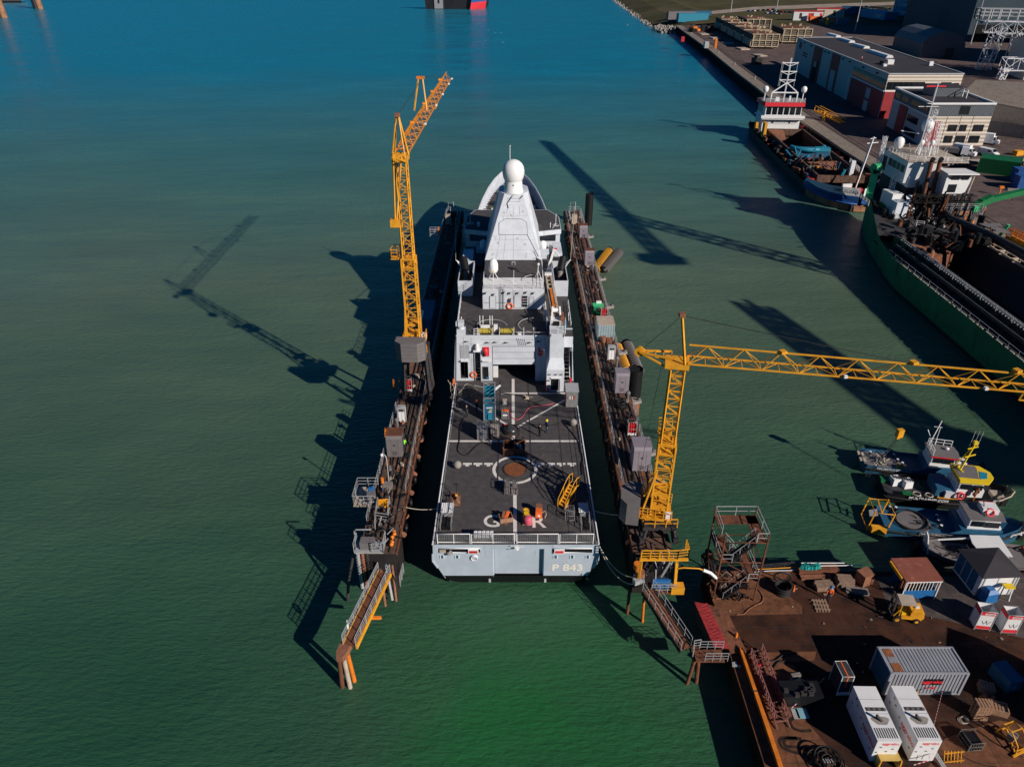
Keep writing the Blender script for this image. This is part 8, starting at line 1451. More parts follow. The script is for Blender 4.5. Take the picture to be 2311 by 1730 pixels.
def bluebox(lab, u0, v0, u1, v1, zz, d, m, txt=True):
    a = at(u0, v0, 5); c = at(u1, v1, 5); dd = c - a; L2 = dd.length; t = thing('shipping_container', lab, 'container', ((a.x + c.x) / 2, (a.y + c.y) / 2, QZ + zz), math.atan2(dd.y, dd.x), 'blue containers by the far car park'); b = MB(m); b.bx(-L2 / 2, 0, 0, L2 / 2, d, 6.2); b.build('box', t)
    if txt: w2 = text('Cmar', 4.6, (L2 * .22, -.08, 3.0), (1, 0, 0), (0, 0, 1), 'white', t, 'side_lettering', ext=.06, bold=.12)
    return t
mat('skyblue', (.012, .34, .56), .5, 0, .12, .3); mat('paleblue', (.22, .42, .52), .5, 0, .1, .3)
bluebox('long bright blue container stack with white lettering beside the car park', 1940, 38, 1995, 46, 0, 12, 'skyblue'); bluebox('pale blue container on top at the tall hall corner', 2012, 34, 2040, 36, 6.3, 10, 'paleblue'); bluebox('bright blue container under the pale one at the tall hall corner', 2012, 34, 2040, 36, 0, 10, 'skyblue'); container('shipping_container', 'dark container left of the bright blue stack', (at(1920, 33, 5).x, at(1920, 33, 5).y), (18, 8, 7), 'boatblue', R(-20), False)
# far car park: individual cars
def car(p, rz, m, lab):
    t = thing('parked_car', lab, 'car', (p.x, p.y, QZ), rz, 'cars in the far car park'); b = MB(m); b.ext([(-2.2, -.9, .3), (2.2, -.9, .3), (2.2, -.9, .8), (1.2, -.9, .95), (.5, -.9, 1.45), (-1.3, -.9, 1.45), (-2.1, -.9, .95)], (0, 1.8, 0)); b.build('body', t); b = MB('glass'); b.ext([(1.15, -.8, 1.0), (1.15, .8, 1.0), (.55, .75, 1.43), (.55, -.75, 1.43)], (.05, 0, .05)); b.ext([(-1.3, -.92, .98), (.9, -.92, .98), (.4, -.92, 1.38), (-1.1, -.92, 1.38)], (0, 1.84, 0)); b.build('windows', t); b = MB('rubber'); [b.cyl((x, y - .12, .33), (x, y + .12, .33), .33, n=10) for x in (-1.4, 1.4) for y in (-.85, .85)]; b.build('wheels', t); return t
cols = ['white', 'black', 'boatblue', 'steel', 'navyblue', 'greybox', 'red', 'black', 'white']; k = 0; protos = {}
rows = [(1740, 27, 1858, 34, 15), (1690, 27, 1745, 23, 6), (1730, 31, 1760, 33, 4), (1950, 22, 2000, 26, 11), (1955, 17, 2010, 22, 10), (2030, 18, 2062, 20, 6)]
cn = {'white': 'white', 'black': 'black', 'boatblue': 'dark blue', 'steel': 'silver', 'navyblue': 'blue', 'greybox': 'grey', 'red': 'red'}
for ri, (u0, v0, u1, v1, n) in enumerate(rows):
    for i in range(n):
        p = at(u0 + (u1 - u0) * i / max(1, n - 1), v0 + (v1 - v0) * i / max(1, n - 1), 5); m = cols[(k * 5 + ri) % 9]; k += 1; lab = cn[m] + ' car parked in the far car park ' + ('left of the bright blue containers' if ri < 3 else 'behind the bright blue containers'); 
        if m not in protos: protos[m] = car(p, R(-70), m, lab)
        else: dup(protos[m], (p.x, p.y, QZ), R(-70 + (i % 3) * 3), lab)
# quay side harbour cranes standing to the right of the view; their jibs throw the long shadows over the basin
t = thing('harbour_crane', 'tall lattice harbour crane on the quay whose long jib shades the basin', 'crane', (106, 44, QZ)); b = MB('darksteel'); tr2 = MB('greybox'); tr2.truss((106, 44, QZ), (106, 44, 60), 4, 3.4, 14, .6, .3); tr2.build('tower', t, True); b = MB('greybox'); b.bx(101, 39, QZ, 111, 49, QZ + 8); b.build('portal', t, True); b = MB('greybox'); b.truss((114.5, 14.0, 60), (94.0, 122.0, 60), 2.0, 1.5, 40, .5, .3); b.build('jib', t, True); b = MB('concrete'); b.bx(110, 11, 58.8, 117, 15, 61); b.build('ballast', t, True)
t = thing('quay_crane', 'second lattice harbour crane on the quay with a lower jib', 'crane', (120, -30, QZ)); b = MB('greybox'); b.truss((120, -36, QZ), (120, -36, 45), 4, 3.4, 12, .5, .26); b.build('tower', t, True); b = MB('greybox'); b.bx(116, -40, QZ, 124, -32, QZ + 7); b.build('portal', t, True); b = MB('greybox'); b.truss((119, -38, 45), (105.0, 9.5, 45), 3.2, 2.6, 16, .6, .4); b.bx(116, -40, 43.5, 124, -32, 47); b.build('jib', t, True)
t = thing('added_shade_block', 'unseen very tall dark block added right of the view to shade the barrel roofed hall', 'hall', (318, 340, QZ)); b = MB('hallwall'); b.prism([(297, 316), (340, 300), (375, 345), (338, 362)], QZ, 72); b.build('wall', t, True); b = MB('roofdark'); b.prism([(296.5, 315.7), (340.2, 299.4), (375.7, 345.2), (338, 362.6)], 72, 72.8); b.build('roof', t, True)  # unseen block added to cast shade over the barrel roofed hall
# ---------------------------------------------------------------- work pontoon: stair tower, sheds, loaders, containers
z6 = zoomer(1550, 1110, 5.3425); z7 = zoomer(1900, 1230, 5.382); z8 = zoomer(1550, 1400, 2.907); z9 = zoomer(1880, 1450, 5.132); za = zoomer(1550, 1440, 5.711)
# stair tower
t = thing('stair_tower', 'rusty scaffold stair tower with two zigzag flights and railed top platform on the pontoon', 'stair tower', (20.3, -1.8, PZ))
x0, x1, y0, y1 = -1.9, 1.9, -2.0, 1.6; H = 7.2; b = MB('rust')
for x in (x0, x1):
    for y in (y0, y1): b.bar((x, y, 0), (x, y, H + 1.0), .13)
for zz in (2.4, 4.8, H): b.tube([(x0, y0, zz), (x1, y0, zz), (x1, y1, zz), (x0, y1, zz)], .06, 4, True)
b.bar((x0, y1, 0), (x0, y0, 2.4), .06); b.bar((x1, y0, 2.4), (x1, y1, 4.8), .06); b.bar((x0, y1, 2.4), (x0, y0, 4.8), .05); b.bar((x1, y1, 0), (x0, y1, 2.4), .06); b.bar((x1, y1, 4.8), (x1, y0, H), .05); b.build('frame', t)
for zz, xx in ((H, x1), (4.8, x0), (2.4, x1)):
    b = MB('rust'); s2 = 1 if xx > 0 else -1; b.bx(xx - s2 * 1.0, y0, zz - .08, xx, y1, zz)
    if zz == H: b.bx(x0, y1 - 1.1, zz - .08, x1, y1, zz)
    b.build('platform', t)
for zz, d in ((H, -1), (4.8, 1), (2.4, -1)):
    b = MB('black'); n = 10; ys2 = (y0 + .5) if d < 0 else (y1 - .6); xa2, xb2 = (x1 - .9, x0 + .9) if d < 0 else (x0 + .9, x1 - .9)
    for k in (-.4, .4): b.bar((xa2, ys2 + k, zz - .1), (xb2, ys2 + k, zz - 2.4), .08, .24)
    b.m = 'darksteel'
    for i in range(n): f = (i + .5) / n; b.ob((xa2 + (xb2 - xa2) * f, ys2, zz - .1 - 2.3 * f), (.26, .8, .04))
    b.m = 'galv'
    for k in (-.42, .42): b.bar((xa2, ys2 + k, zz + .9), (xb2, ys2 + k, zz - 1.5), .045); [b.bar((xa2 + (xb2 - xa2) * f, ys2 + k, zz - 2.4 * f), (xa2 + (xb2 - xa2) * f, ys2 + k, zz + .9 - 2.4 * f), .035) for f in (0, .33, .66, 1)]
    b.build('stair_flight', t)
b = MB('galv'); b.rail([(x0, y1, H), (x1, y1, H), (x1, y0, H), (x1 - 1, y0, H)], 1.1, 1.9, 1, .03); b.rail([(x0, y1, H), (x0, y0 + 1, H)], 1.1, 2, 1, .025); b.rail([(x0, y1, 4.8), (x0, y0, 4.8), (x0 + 1, y0, 4.8)], 1.0, 1.9, 1, .025); b.rail([(x1, y1, 2.4), (x1, y0, 2.4), (x1 - 1, y0, 2.4)], 1.0, 1.9, 1, .025); b.build('handrail', t)
# rusty ramp with red chequer mat
t = thing('loading_ramp', 'rusty steel ramp with a bright red mat at the left corner of the pontoon', 'ramp', (17.8, -7, PZ)); b = MB('rustlight'); b.m = 'rust'; b.add([(17.6, -4.9, 2.7), (19.2, -5.4, 2.5), (20.0, -10.0, 2.06), (18.4, -9.8, 2.3), (17.6, -4.9, 1.0), (19.2, -5.4, 1.5), (20.0, -10.0, 1.9), (18.4, -9.8, 1.5)], [(3, 2, 1, 0), (0, 4, 7, 3), (3, 7, 6, 2), (1, 5, 4, 0)]); b.build('plate', t, True); mat('redmat', (.36, .035, .04), .7, 0, .15, 4, (.2, .02, .03), .5, 3)
b = MB('redmat'); b.add([(16.4, -4.6, 2.72), (17.6, -4.9, 2.72), (18.4, -9.6, 2.4), (17.1, -9.4, 2.4)], [(3, 2, 1, 0)]); n = 14
for i in range(n): f = i / n; b.bar((16.45 + .66 * f, -4.7 - 4.6 * f, 2.73 - .3 * f), (17.0 + .66 * f, -5.0 - 4.6 * f, 2.75 - .3 * f), .07, .03); b.bar((17.0 + .66 * f, -5.0 - 4.6 * f, 2.75 - .3 * f), (17.55 + .66 * f, -4.8 - 4.6 * f, 2.73 - .3 * f), .07, .03)
b.m = 'darksteel'; b.add([(16.4, -4.6, 2.7), (17.6, -4.9, 2.7), (18.4, -9.6, 2.38), (17.1, -9.4, 2.38), (16.4, -4.6, 1.2), (17.1, -9.4, 1.2)], [(0, 4, 5, 3)]); b.build('red_mat', t, True)
b = MB('rubber')
v = z6(280, 1080, PZ); [b.torus((v.x + .3 * math.cos(i), v.y + .5 + .15 * i, PZ + 1.2), 1.05, .09, (1, rnd.uniform(-.25, .25), rnd.uniform(-.3, .3)), 18, 5) for i in range(9)]; b.solo('hose_reel', 'stack of upright black hose loops left of the stair tower', 'hoses')
b = MB('rubber'); v = z6(1145, 1200, PZ); [b.torus((v.x, v.y, PZ + .1 + .12 * i), .75 - .03 * (i % 3), .08, (rnd.uniform(-.1, .1), rnd.uniform(-.1, .1), 1), 18, 5) for i in range(7)]; b.solo('cable_coil', 'round coil of black cable standing right of the stair tower', 'cable coil')
b = MB('beige'); v = z6(1145, 1110, PZ); b.m = 'darksteel'; [b.torus((v.x, v.y + .2, PZ + .75), .7 + .04 * i, .05, (.25, 1, .25), 20, 5) for i in range(4)]; b.solo('hose_ring', 'ring of grey hose leaning near the north edge of the pontoon', 'hose')
b = MB('rust')
for i in range(80):
    x, y = rnd.uniform(18.6, 22.3), rnd.uniform(-4, -.6); b.m = rnd.choice(['rust', 'timber', 'rubber', 'darksteel', 'rustlight', 'rubber']); b.bar((x, y, PZ + .06), (x + rnd.uniform(-.8, .8), y + rnd.uniform(-.8, .8), PZ + rnd.uniform(.05, .5)), rnd.uniform(.04, .13))
b.solo('scrap_pile', 'pile of cables, planks and tubes under the stair tower', 'scrap')
hose('loose_cable', 'brown cable curling across the plating south of the stair tower', [z6(*p, PZ) for p in ((860, 1170), (915, 1260), (900, 1330), (820, 1370), (740, 1420), (690, 1470), (600, 1480))], .05, 'rustlight', PZ); hose('green_hose', 'bright green hose on the rusty ramp corner', [z6(*p, PZ) for p in ((190, 1610), (320, 1620), (400, 1590), (420, 1560), (480, 1545), (510, 1525))], .06, 'greenlight', PZ + .15)
b = MB('galv'); a = z6(690, 980, PZ); c = z6(1320, 950, PZ); b.tube([a + Vector((0, 0, .1)), (a * .5 + c * .5) + Vector((0, .1, .1)), c + Vector((0, 0, .1))], .07, 6); b.m = 'brightyellow'; b.m = 'yellow'; b.tube([a + Vector((0, .35, .1)), c + Vector((0, .4, .1))], .05, 5); b.m = 'darksteel'; b.rail([a + Vector((.4, .5, 0)), c + Vector((0, .7, 0))], .5, .5, 2, .03); b.solo('edge_pipes', 'pale and yellow pipes laid along the north pontoon edge', 'pipes')
b = MB('rust'); a = z6(1350, 1000, PZ); c = z6(1830, 980, PZ); b.ext([(a.x, a.y, PZ), (c.x, c.y, PZ), (c.x, c.y + .9, PZ), (a.x, a.y + .9, PZ)], (0, 0, .5)); b.m = 'rustlight'; b.bar((a.x, a.y - .3, PZ + .1), (c.x - 1, c.y - .4, PZ + .1), .25); b.bar((a.x, a.y - .6, PZ + .1), (c.x - 1, c.y - .7, PZ + .1), .2); b.solo('rusty_trough', 'long rusty steel trough at the north pontoon edge', 'trough')
b = MB('netting'); mat('tealnet', (.01, .26, .25), .8, 0, .3, 4); b.m = 'tealnet'
for i in range(30): v = z6(rnd.uniform(1380, 1600), rnd.uniform(880, 920), PZ + .5); b.ob(tuple(v), (.5, .4, .25), rnd.random(), .5)
b.solo('teal_net', 'heap of teal netting on the rusty trough', 'netting')
b = MB('white'); b.tube([z6(1380, 853, PZ + .7), z6(1900, 853, PZ + .7)], .05, 5); b.tube([z6(1610, 888, PZ + .5), z6(2120, 880, PZ + .5)], .05, 5); b.solo('white_tubes', 'thin white tubes laid above the water along the pontoon edge', 'tubes')
def planks(lab, c, d, rz, n=4, m='timber', name='plank_stack'):
    b = MB(m)
    for i in range(n):
        for j in range(4): b.ob((c.x + math.cos(rz + 1.57) * (j - 1.5) * d[1] / 4 + rnd.uniform(-.05, .05), c.y + math.sin(rz + 1.57) * (j - 1.5) * d[1] / 4, PZ + i * .14), (d[0] * rnd.uniform(.9, 1.05), d[1] / 4.4, .11), rz + rnd.uniform(-.03, .03))
    return b.solo(name, lab, 'timber')
planks('stack of pinkish planks just left of the orange jacketed worker', z6(1640, 1150, PZ), (1.7, 1.0), .1); planks('small stack of brown planks right of the worker, near the cardboard box', z6(1890, 1110, PZ), (1.5, 1.1), -.1, 6); planks('low grey plank stack beside the rusty red roofed hut', z6(2050, 1200, PZ), (2.0, .8), -.2, 2, 'concrete')
b = MB('timber'); v = z6(1640, 1430, PZ); [b.ob((v.x - .5 + i * .27, v.y + .6, PZ), (.16, 1.5, .1), -.1) for i in range(5)]; [b.ob((v.x, v.y + .1 + i * .5, PZ + .1), (1.4, .12, .06), -.1) for i in range(3)]; b.solo('slatted_pallet', 'slatted wooden pallet in front of the worker in the orange jacket', 'pallet')
person('person in a bright orange jacket and blue helmet standing behind the slatted pallet', tuple(z6(1700, 1300, PZ)), 2.6, 'hiviso', 'clothblue', 'blue')
b = MB('hiviso'); v = z6(1283, 1190, PZ); b.cyl((v.x, v.y, PZ), (v.x, v.y, PZ + .75), .14, .04, 10); b.m = 'darksteel'; b.ob((v.x, v.y, PZ), (.35, .35, .05)); b.solo('traffic_cone', 'orange cone left of the plank stacks', 'cone')
b = MB('wood'); b.m = 'rustlight'; v = z7(300, 520, PZ); b.ob((v.x, v.y + .8, PZ), (1.3, 1.1, 1.3), .4); b.solo('cardboard_crate', 'tall brown wooden crate left of the rusty red roofed hut', 'crate')
# open hut with rusty red roof
v = z7(960, 655, PZ); t = thing('gas_hut', 'blue and white open gas bottle hut with rusty red flat roof', 'hut', (v.x - .4, v.y + 1.0, PZ), R(2)); b = MB('blue'); b.bx(-1.5, -.95, .1, 1.5, -.88, 1.1); b.bx(-1.5, 1.0, .1, 1.5, 1.06, 2.2); b.bx(1.45, -.88, .1, 1.5, 1.0, 1.2); b.build('panel', t)
b = MB('white'); b.bar((-1.6, -1, 2.3), (1.7, -1, 2.3), .14); [b.bar((x, -.93, 1.1), (x, -.93, 2.3), .05) for x in (-1.4, -1.1, -.8, -.5, -.2, .1, .4, .7, 1.0, 1.4)]; b.bar((1.6, -1, 0), (1.6, -1, 2.3), .08); b.bar((-1.6, -1, 0), (-1.6, -1, 2.3), .08); b.build('bars', t); mat('redroof', (.25, .075, .05), .8, 0, .25, .8, (.42, .27, .20), .6, 1.6)
b = MB('redroof'); b.bx(-1.75, -1.1, 2.38, 1.75, 1.9, 2.46); b.m = 'yellow'; b.bx(-1.95, -.6, 2.1, -1.76, 1.6, 2.42); b.build('roof', t); b = MB('rust'); [b.cyl((-1.1 + i * .3, .2, .1), (-1.1 + i * .3, .2, 1.6), .12, n=8) for i in range(8)]; b.build('bottles', t)
# white store with dark hipped roof
v = z7(1600, 610, PZ); t = thing('store_shed', 'white panelled shed with dark pyramid roof on the concrete apron', 'shed', (v.x, v.y, PZ), R(3)); b = MB('white'); b.bx(0, 0, 0, 3.7, 3.4, 2.5); b.m = 'galv'; [b.bx(x, -.05, 0, x + .12, 0, 2.5) for x in (.05, .35, 3.2, 3.5)]; b.bx(1.7, -.03, 0, 1.74, 0, 2.3); b.build('wall', t); b = MB('claddark'); b.m = 'roofdark'; e = [(-.2, -.3, 2.5), (3.9, -.3, 2.5), (3.9, 3.6, 2.5), (-.2, 3.6, 2.5), (1.85, 1.6, 3.4)]; b.add(e, [(0, 1, 4), (1, 2, 4), (2, 3, 4), (3, 0, 4), (3, 2, 1, 0)]); b.build('roof', t); b = MB('boatblue'); [b.bx(-.03, .4 + i * 1.0, .2, 0, 1.3 + i * 1.0, 2.3) for i in range(3)]; b.build('side_panel', t)
t = thing('plastic_bin', 'blue plastic bin behind the two white hoarding crates', 'bin', tuple(z7(1790, 690, PZ)), .2); b = MB('blue'); b.ob((0, 0.4, 0), (1.3, 1.1, 1.1), 0, .9); b.ob((0, .4, 1.1), (1.25, 1.05, .3), 0, .5); b.build('bin', t)
b = MB('yellow'); v = z7(1990, 700, PZ); b.m = 'brightyellow'; b.ob((v.x, v.y + .5, PZ + 1.6), (.9, .6, .12)); b.m = 'darksteel'; b.bar((v.x - .4, v.y + .5, PZ), (v.x - .4, v.y + .5, PZ + 1.6), .07); b.m = 'white'; b.bar((v.x + .4, v.y + .2, PZ), (v.x + .4, v.y + .5, PZ + 1.6), .07); b.solo('tool_stand', 'yellow topped stand behind the right hoarding crate', 'stand')
def hoard(lab, x, y, rz):
    v = z7(x, y, PZ); t = thing('hoarding_crate', lab, 'crate', (v.x, v.y, PZ), rz, 'white hoarding crates on the apron'); b = MB('white'); w2, l2, h = 1.3, 1.1, 2.3
    b.bx(0, 0, .15, w2, .05, h); b.bx(0, l2 - .05, .15, w2, l2, h); b.bx(0, .05, .15, .05, l2 - .05, h); b.bx(w2 - .05, .05, .15, w2, l2 - .05, h); b.build('panel', t)
    b = MB('brightred'); b.bx(.04, -.012, h - .45, w2 - .04, -.002, h - .05); b.m = 'white'; b.bx(.35, -.02, h - .36, w2 - .1, -.0125, h - .18); b.m = 'brightred'; b.bx(-.012, .04, h - .5, -.002, l2 - .04, h - .05); b.bx(.04, -.012, .18, w2 - .04, -.002, .5)
    for i in range(7): x2 = .06 + i * .18; b.add([(x2, -.011, .5), (x2 + .16, -.011, .5), (x2 + .16, -.011, .62)], [(0, 1, 2)])
    b.m = 'darksteel'; b.tube([(.35, -.013, 1.2), (.55, -.013, .8), (.75, -.013, 1.25)], .015, 4); b.tube([(.7, -.013, 1.25), (.85, -.013, .8), (1.1, -.013, 1.2)], .015, 4); b.bx(.45, -.024, h - .3, w2 - .2, -.0205, h - .24); b.build('print', t)
    b = MB('galv'); [b.bar((x2, y2, 0), (x2, y2, h + .05), .06) for x2 in (0, w2) for y2 in (0, l2)]; b.tube([(0, 0, h), (w2, 0, h), (w2, l2, h), (0, l2, h)], .05, 4, True); b.build('frame', t); b = MB('darksteel'); b.m = 'teal'; [b.ob((.3 + i * .35, .5, .2), (.25, .4, rnd.uniform(.6, 1.4))) for i in range(3)]; b.build('contents', t)
hoard('left white crate with red printed bands, beside the blue bin', 1600, 1020, R(-8)); hoard('right white crate with red printed bands, close to the right edge', 1925, 1070, R(-4))
# forklift
v = z7(720, 900, PZ); t = thing('forklift', 'old yellow forklift truck with flat canopy and tall dark mast', 'forklift', (v.x, v.y + .3, PZ), R(-8)); b = MB('yellow'); b.ext([(-.2, -.6, .4), (1.5, -.6, .4), (1.7, -.6, .7), (1.6, -.6, 1.35), (.5, -.6, 1.45), (.5, -.6, .8), (-.2, -.6, .7)], (0, 1.2, 0)); b.m = 'brightyellow'; b.bx(-.15, -.4, .7, .45, .4, .95); b.build('body', t)
b = MB('timber'); b.m = 'beige'; b.bx(-.6, -.65, 2.15, .75, .65, 2.22); b.build('canopy', t); b = MB('yellow'); [b.bar(p, q, .07) for p, q in (((-.45, -.6, .8), (-.5, -.6, 2.15)), ((-.45, .6, .8), (-.5, .6, 2.15)), ((.55, -.6, 1.4), (.65, -.6, 2.15)), ((.55, .6, 1.4), (.65, .6, 2.15)), ((-.9, -.6, .7), (-.5, -.6, 1.6)))]; b.build('overhead_guard', t); b = MB('darksteel'); b.bar((-.9, -.4, .1), (-1.0, -.4, 2.7), .12, .16); b.bar((-.9, .4, .1), (-1.0, .4, 2.7), .12, .16); [b.bar((-.95, -.4, z), (-.95, .4, z), .1) for z in (.5, 1.5, 2.6)]; b.bar((-1.0, -.3, .1), (-2.0, -.3, .1), .12, .05); b.bar((-1.0, .3, .1), (-2.0, .3, .1), .12, .05); b.m = 'white'; b.ob((1.1, 0, 1.42), (.4, .25, .12)); b.build('mast', t)
for x, y, r in ((-.55, -.65, .38), (-.55, .65, .38), (1.15, -.6, .3), (1.15, .6, .3)): b = MB('rubber'); b.cyl((x, y - .12, r), (x, y + .12, r), r, n=16); wv = b.build('wheel', t); b = MB('yellow'); b.cyl((x, y - .13, r), (x, y + .13, r), r * .5, n=12); b.build('rim', wv)
# containers: a ribbed grey one and two white generator boxes
cl_ = at(1993, 1566, PZ); cr2 = at(2115, 1564, PZ); mat('contgrey', (.30, .31, .35), .5, 0, .1, 1, (.22, .22, .25), .64, .8)
t = container('ribbed_container', 'grey ribbed steel container with rust stained roof patches', (cl_.x + 3.05, cl_.y + 1.25), (6.1, 2.44, 2.6), 'contgrey', 0, True, None, PZ)
b = MB('rustlight'); b.m = 'orange'; mat('rustpatch', (.27, .10, .04), .8, 0, .3, 2.5, (.16, .06, .03), .5, 3); b.m = 'rustpatch'; b.bx(-2.75, -1.1, 2.6, -2.0, -.3, 2.645); b.bx(-2.8, .35, 2.6, -2.1, 1.1, 2.645); b.m = 'steel'; b.bx(-2.75, -.25, 2.6, -2.05, .3, 2.642); b.build('roof_patch', t); b = MB('boatblue'); b.bx(-3.09, -1.1, .2, -3.055, 1.1, 2.5); b.build('end_door', t)
b = MB('black'); b.bx(-.3, -1.29, 1.25, 1.3, -1.272, 1.95); b.build('sign_board', t); text('aggreko', .52, (.5, -1.292, 1.6), (1, 0, 0), (0, 0, 1), 'brightred', t, 'side_lettering', ext=.004, bold=.012); b = MB('brightred'); b.bx(.1, -1.29, .75, .25, -1.272, .95); b.cyl((.62, -1.29, .85), (.62, -1.272, .85), .13, n=12); b.cyl((.8, -1.29, .85), (.8, -1.272, .85), .13, n=12); b.build('side_mark', t)
def genset(lab, u, v2, rz):
    p = at(u, v2, PZ); t = thing('generator_box', lab, 'generator', (p.x, p.y, PZ), rz, 'white generator boxes'); w2, L2, h = 1.75, 4.6, 2.55; b = MB('white'); b.bx(0, 0, .12, w2, L2, h); b.m = 'galv'; [b.bx(-.01, y, h - .02, w2 + .01, y + .03, h + .015) for y in (3.4, 2.2)]; b.m = 'darksteel'; [b.bx(x, y, .0, x + .2, y + .3, .12) for x in (.1, w2 - .3) for y in (.2, L2 - .5)]; b.build('housing', t)
    b = MB('hole')
    for i in range(9): b.bx(.12 + i * .175, .25, h + .002, .2 + i * .175, 1.05, h + .012)
    b.build('grille', t); b = MB('darksteel'); mat('soot', (.30, .27, .25), .7, 0, .3, 1.5) if 'soot' not in MATS else None; b.m = 'darksteel'; b.bx(.15, 2.45, h + .005, w2 - .12, 2.75, h + .012); b.m = 'greybox'; [b.bx(.3 + i * .4, 2.5, h + .012, .5 + i * .4, 2.7, h + .016) for i in range(4)]; b.build('vent_slot', t)
    b = MB('darksteel'); b.cyl((.95, 1.6, h), (.6, 1.85, h + .35), .11, n=12); b.build('exhaust', t); s = MB('soot'); 
    s.add([(.9 + .62 * math.cos(a) * (1 + .2 * math.sin(3 * a)), 1.65 + .42 * math.sin(a) * (1 + .2 * math.cos(2 * a)), h + .004) for a in [2 * math.pi * i / 20 for i in range(20)]], [tuple(range(20))]); s.build('soot_patch', t)
    text('aggreko', .38, (w2 / 2 + .15, -.004, h - .32), (1, 0, 0), (0, 0, 1), 'brightred', t, 'end_lettering', ext=.004, bold=.006); text('aggreko', .62, (-.004, 1.15, 1.6), (0, -1, 0), (0, 0, 1), 'brightred', t, 'side_lettering', ext=.004, bold=.01)
    b = MB('darksteel'); [b.ob((x, -.01, z), (.16, .03, .07)) for x, z in ((.4, 1.8), (.9, 1.3), (.2, 1.2), (1.3, 1.6))]; [b.ob((-.01, y, z), (.03, .18, .1)) for y, z in ((2.5, 1.6), (3.3, 1.9), (4.0, 1.3), (2.0, 1.0), (.5, .9), (3.7, 2.2))]; b.m = 'galv'; b.tube([(.9, -.012, .3), (.9, -.012, .9), (1.25, -.012, 1.0), (1.6, -.012, 1.0)], .015, 4); b.tube([(.5, -.012, .3), (.5, -.012, .8), (.75, -.012, .85)], .015, 4); b.build('hinges', t)
genset('left white generator box, its shaded side facing the water', 1961, 1718, R(-1)); genset('right white generator box, next to the ribbed grey container corner', 2050, 1717, R(-1))
t = thing('tool_locker', 'dark tall locker with white edges and a red stripe left of the ribbed container', 'locker', tuple(z8(980, 490, PZ)), R(2)); b = MB('black'); b.m = 'deckdark'; b.bx(0, 0, .3, .95, 1.5, 2.3); b.build('case', t); b = MB('white'); e = [(0, 0), (.95, 0), (.95, 1.5), (0, 1.5)]
b.tube([(x, y, 2.3) for x, y in e], .035, 4, True); [b.bar((x, y, 0), (x, y, 2.3), .05) for x, y in e]; b.bx(-.1, -.2, .3, 1.0, -.05, .5); b.build('edge_frame', t); b = MB('hiviso'); b.bx(.42, -.02, 1.0, .5, -.001, 2.32); b.bx(.42, 0, 2.301, .5, 1.5, 2.32); b.build('strap', t)
def tape(lab, pts):
    P0 = [Vector(p) for p in pts]; t = thing('barrier_tape', lab, 'barrier tape', tuple(P0[0])); b = MB('brightred'); w = MB('white')
    for a, c in zip(P0, P0[1:]):
        n = max(4, int((c - a).length / .16)); [(b if i % 2 else w).bar(a.lerp(c, i / n), a.lerp(c, (i + 1) / n), .015, .09) for i in range(n)]
    b.build('red_bands', t, True); w.build('white_bands', t, True)
tape('red and white barrier tape left of the tool locker', [z8(690, 570, PZ + .3), z8(900, 380, PZ + 1.2)]); tape('red and white barrier tape right of the white generators', [z8(1680, 450, PZ + 1.4), z8(1600, 770, PZ + 1.2), z8(1590, 915, PZ + .9), z8(1490, 945, PZ + .6)])
# long orange beam and lattice boom lying near the left edge
a = za(700, 200, PZ); c = za(1180, 1656, PZ); b = MB('orange'); b.bar((a.x, a.y, PZ + .35), (c.x, c.y - .4, PZ + .35), .34, .4); b.m = 'darksteel'; m2 = a.lerp(c, .4); b.ob((m2.x, m2.y, PZ), (.4, .12, .56)); b.m = 'orange'; b.ob((a.x, a.y + .1, PZ + .2), (.25, .35, .3), .2); b.solo('steel_beam', 'long orange steel beam lying along the left edge of the pontoon', 'beam')
t = thing('lattice_boom', 'pinkish lattice crane boom section lying beside the orange beam', 'crane boom', tuple(za(1000, 700, PZ))); mat('pinkrust', (.25, .10, .09), .8, 0, .25, 2); b = MB('pinkrust'); A1, A2, B1, B2_ = za(810, 220, PZ), za(1130, 1100, PZ), za(950, 160, PZ), za(1290, 1080, PZ); n = 26
for p, q in ((A1, A2), (B1, B2_)):
    for k in (.25, .95): b.bar(p + Vector((0, 0, k)), q + Vector((0, 0, k)), .09)
    for i in range(n): b.bar(p.lerp(q, i / n) + Vector((0, 0, .25 if i % 2 else .95)), p.lerp(q, (i + 1) / n) + Vector((0, 0, .95 if i % 2 else .25)), .06)
for i in range(9): b.bar(A1.lerp(A2, i / 8) + Vector((0, 0, .25)), B1.lerp(B2_, i / 8) + Vector((0, 0, .25)), .06); b.bar(A1.lerp(A2, i / 8) + Vector((0, 0, .25)), B1.lerp(B2_, min(1, (i + 1) / 8)) + Vector((0, 0, .25)), .045)
for q in (A2, B2_): b.bar(q + Vector((0, 0, .2)), q + Vector((.05, -.5, .1)), .09)
b.build('lattice', t, True); b = MB('brightred'); v = za(925, 360, PZ); b.ob((v.x, v.y, PZ + .2), (.3, .3, .2), .4); b.solo('red_valve', 'small red valve lying inside the lattice boom', 'valve')
b = MB('beige'); v = za(1430, 640, PZ); b.ob((v.x, v.y, PZ), (.9, 1.2, .4), .2); b.m = 'concrete'; b.ob((v.x, v.y + .8, PZ), (.8, .3, .7), .2); b.m = 'galv'; b.bar((v.x + .6, v.y + .9, PZ), (v.x + .7, v.y - .3, PZ + .9), .06); b.solo('pump_set', 'pale pump set with a tilted tube in the shade', 'pump'); b = MB('galv'); b.ob(tuple(za(1400, 970, PZ)), (.5, .9, .05), 0); b.m = 'paleblue'; v = za(1485, 965, PZ); b.ob(tuple(v), (.9, .9, .05)); b.solo('sheet_plates', 'two pale sheets flat on the plating south of the pump set', 'sheets')
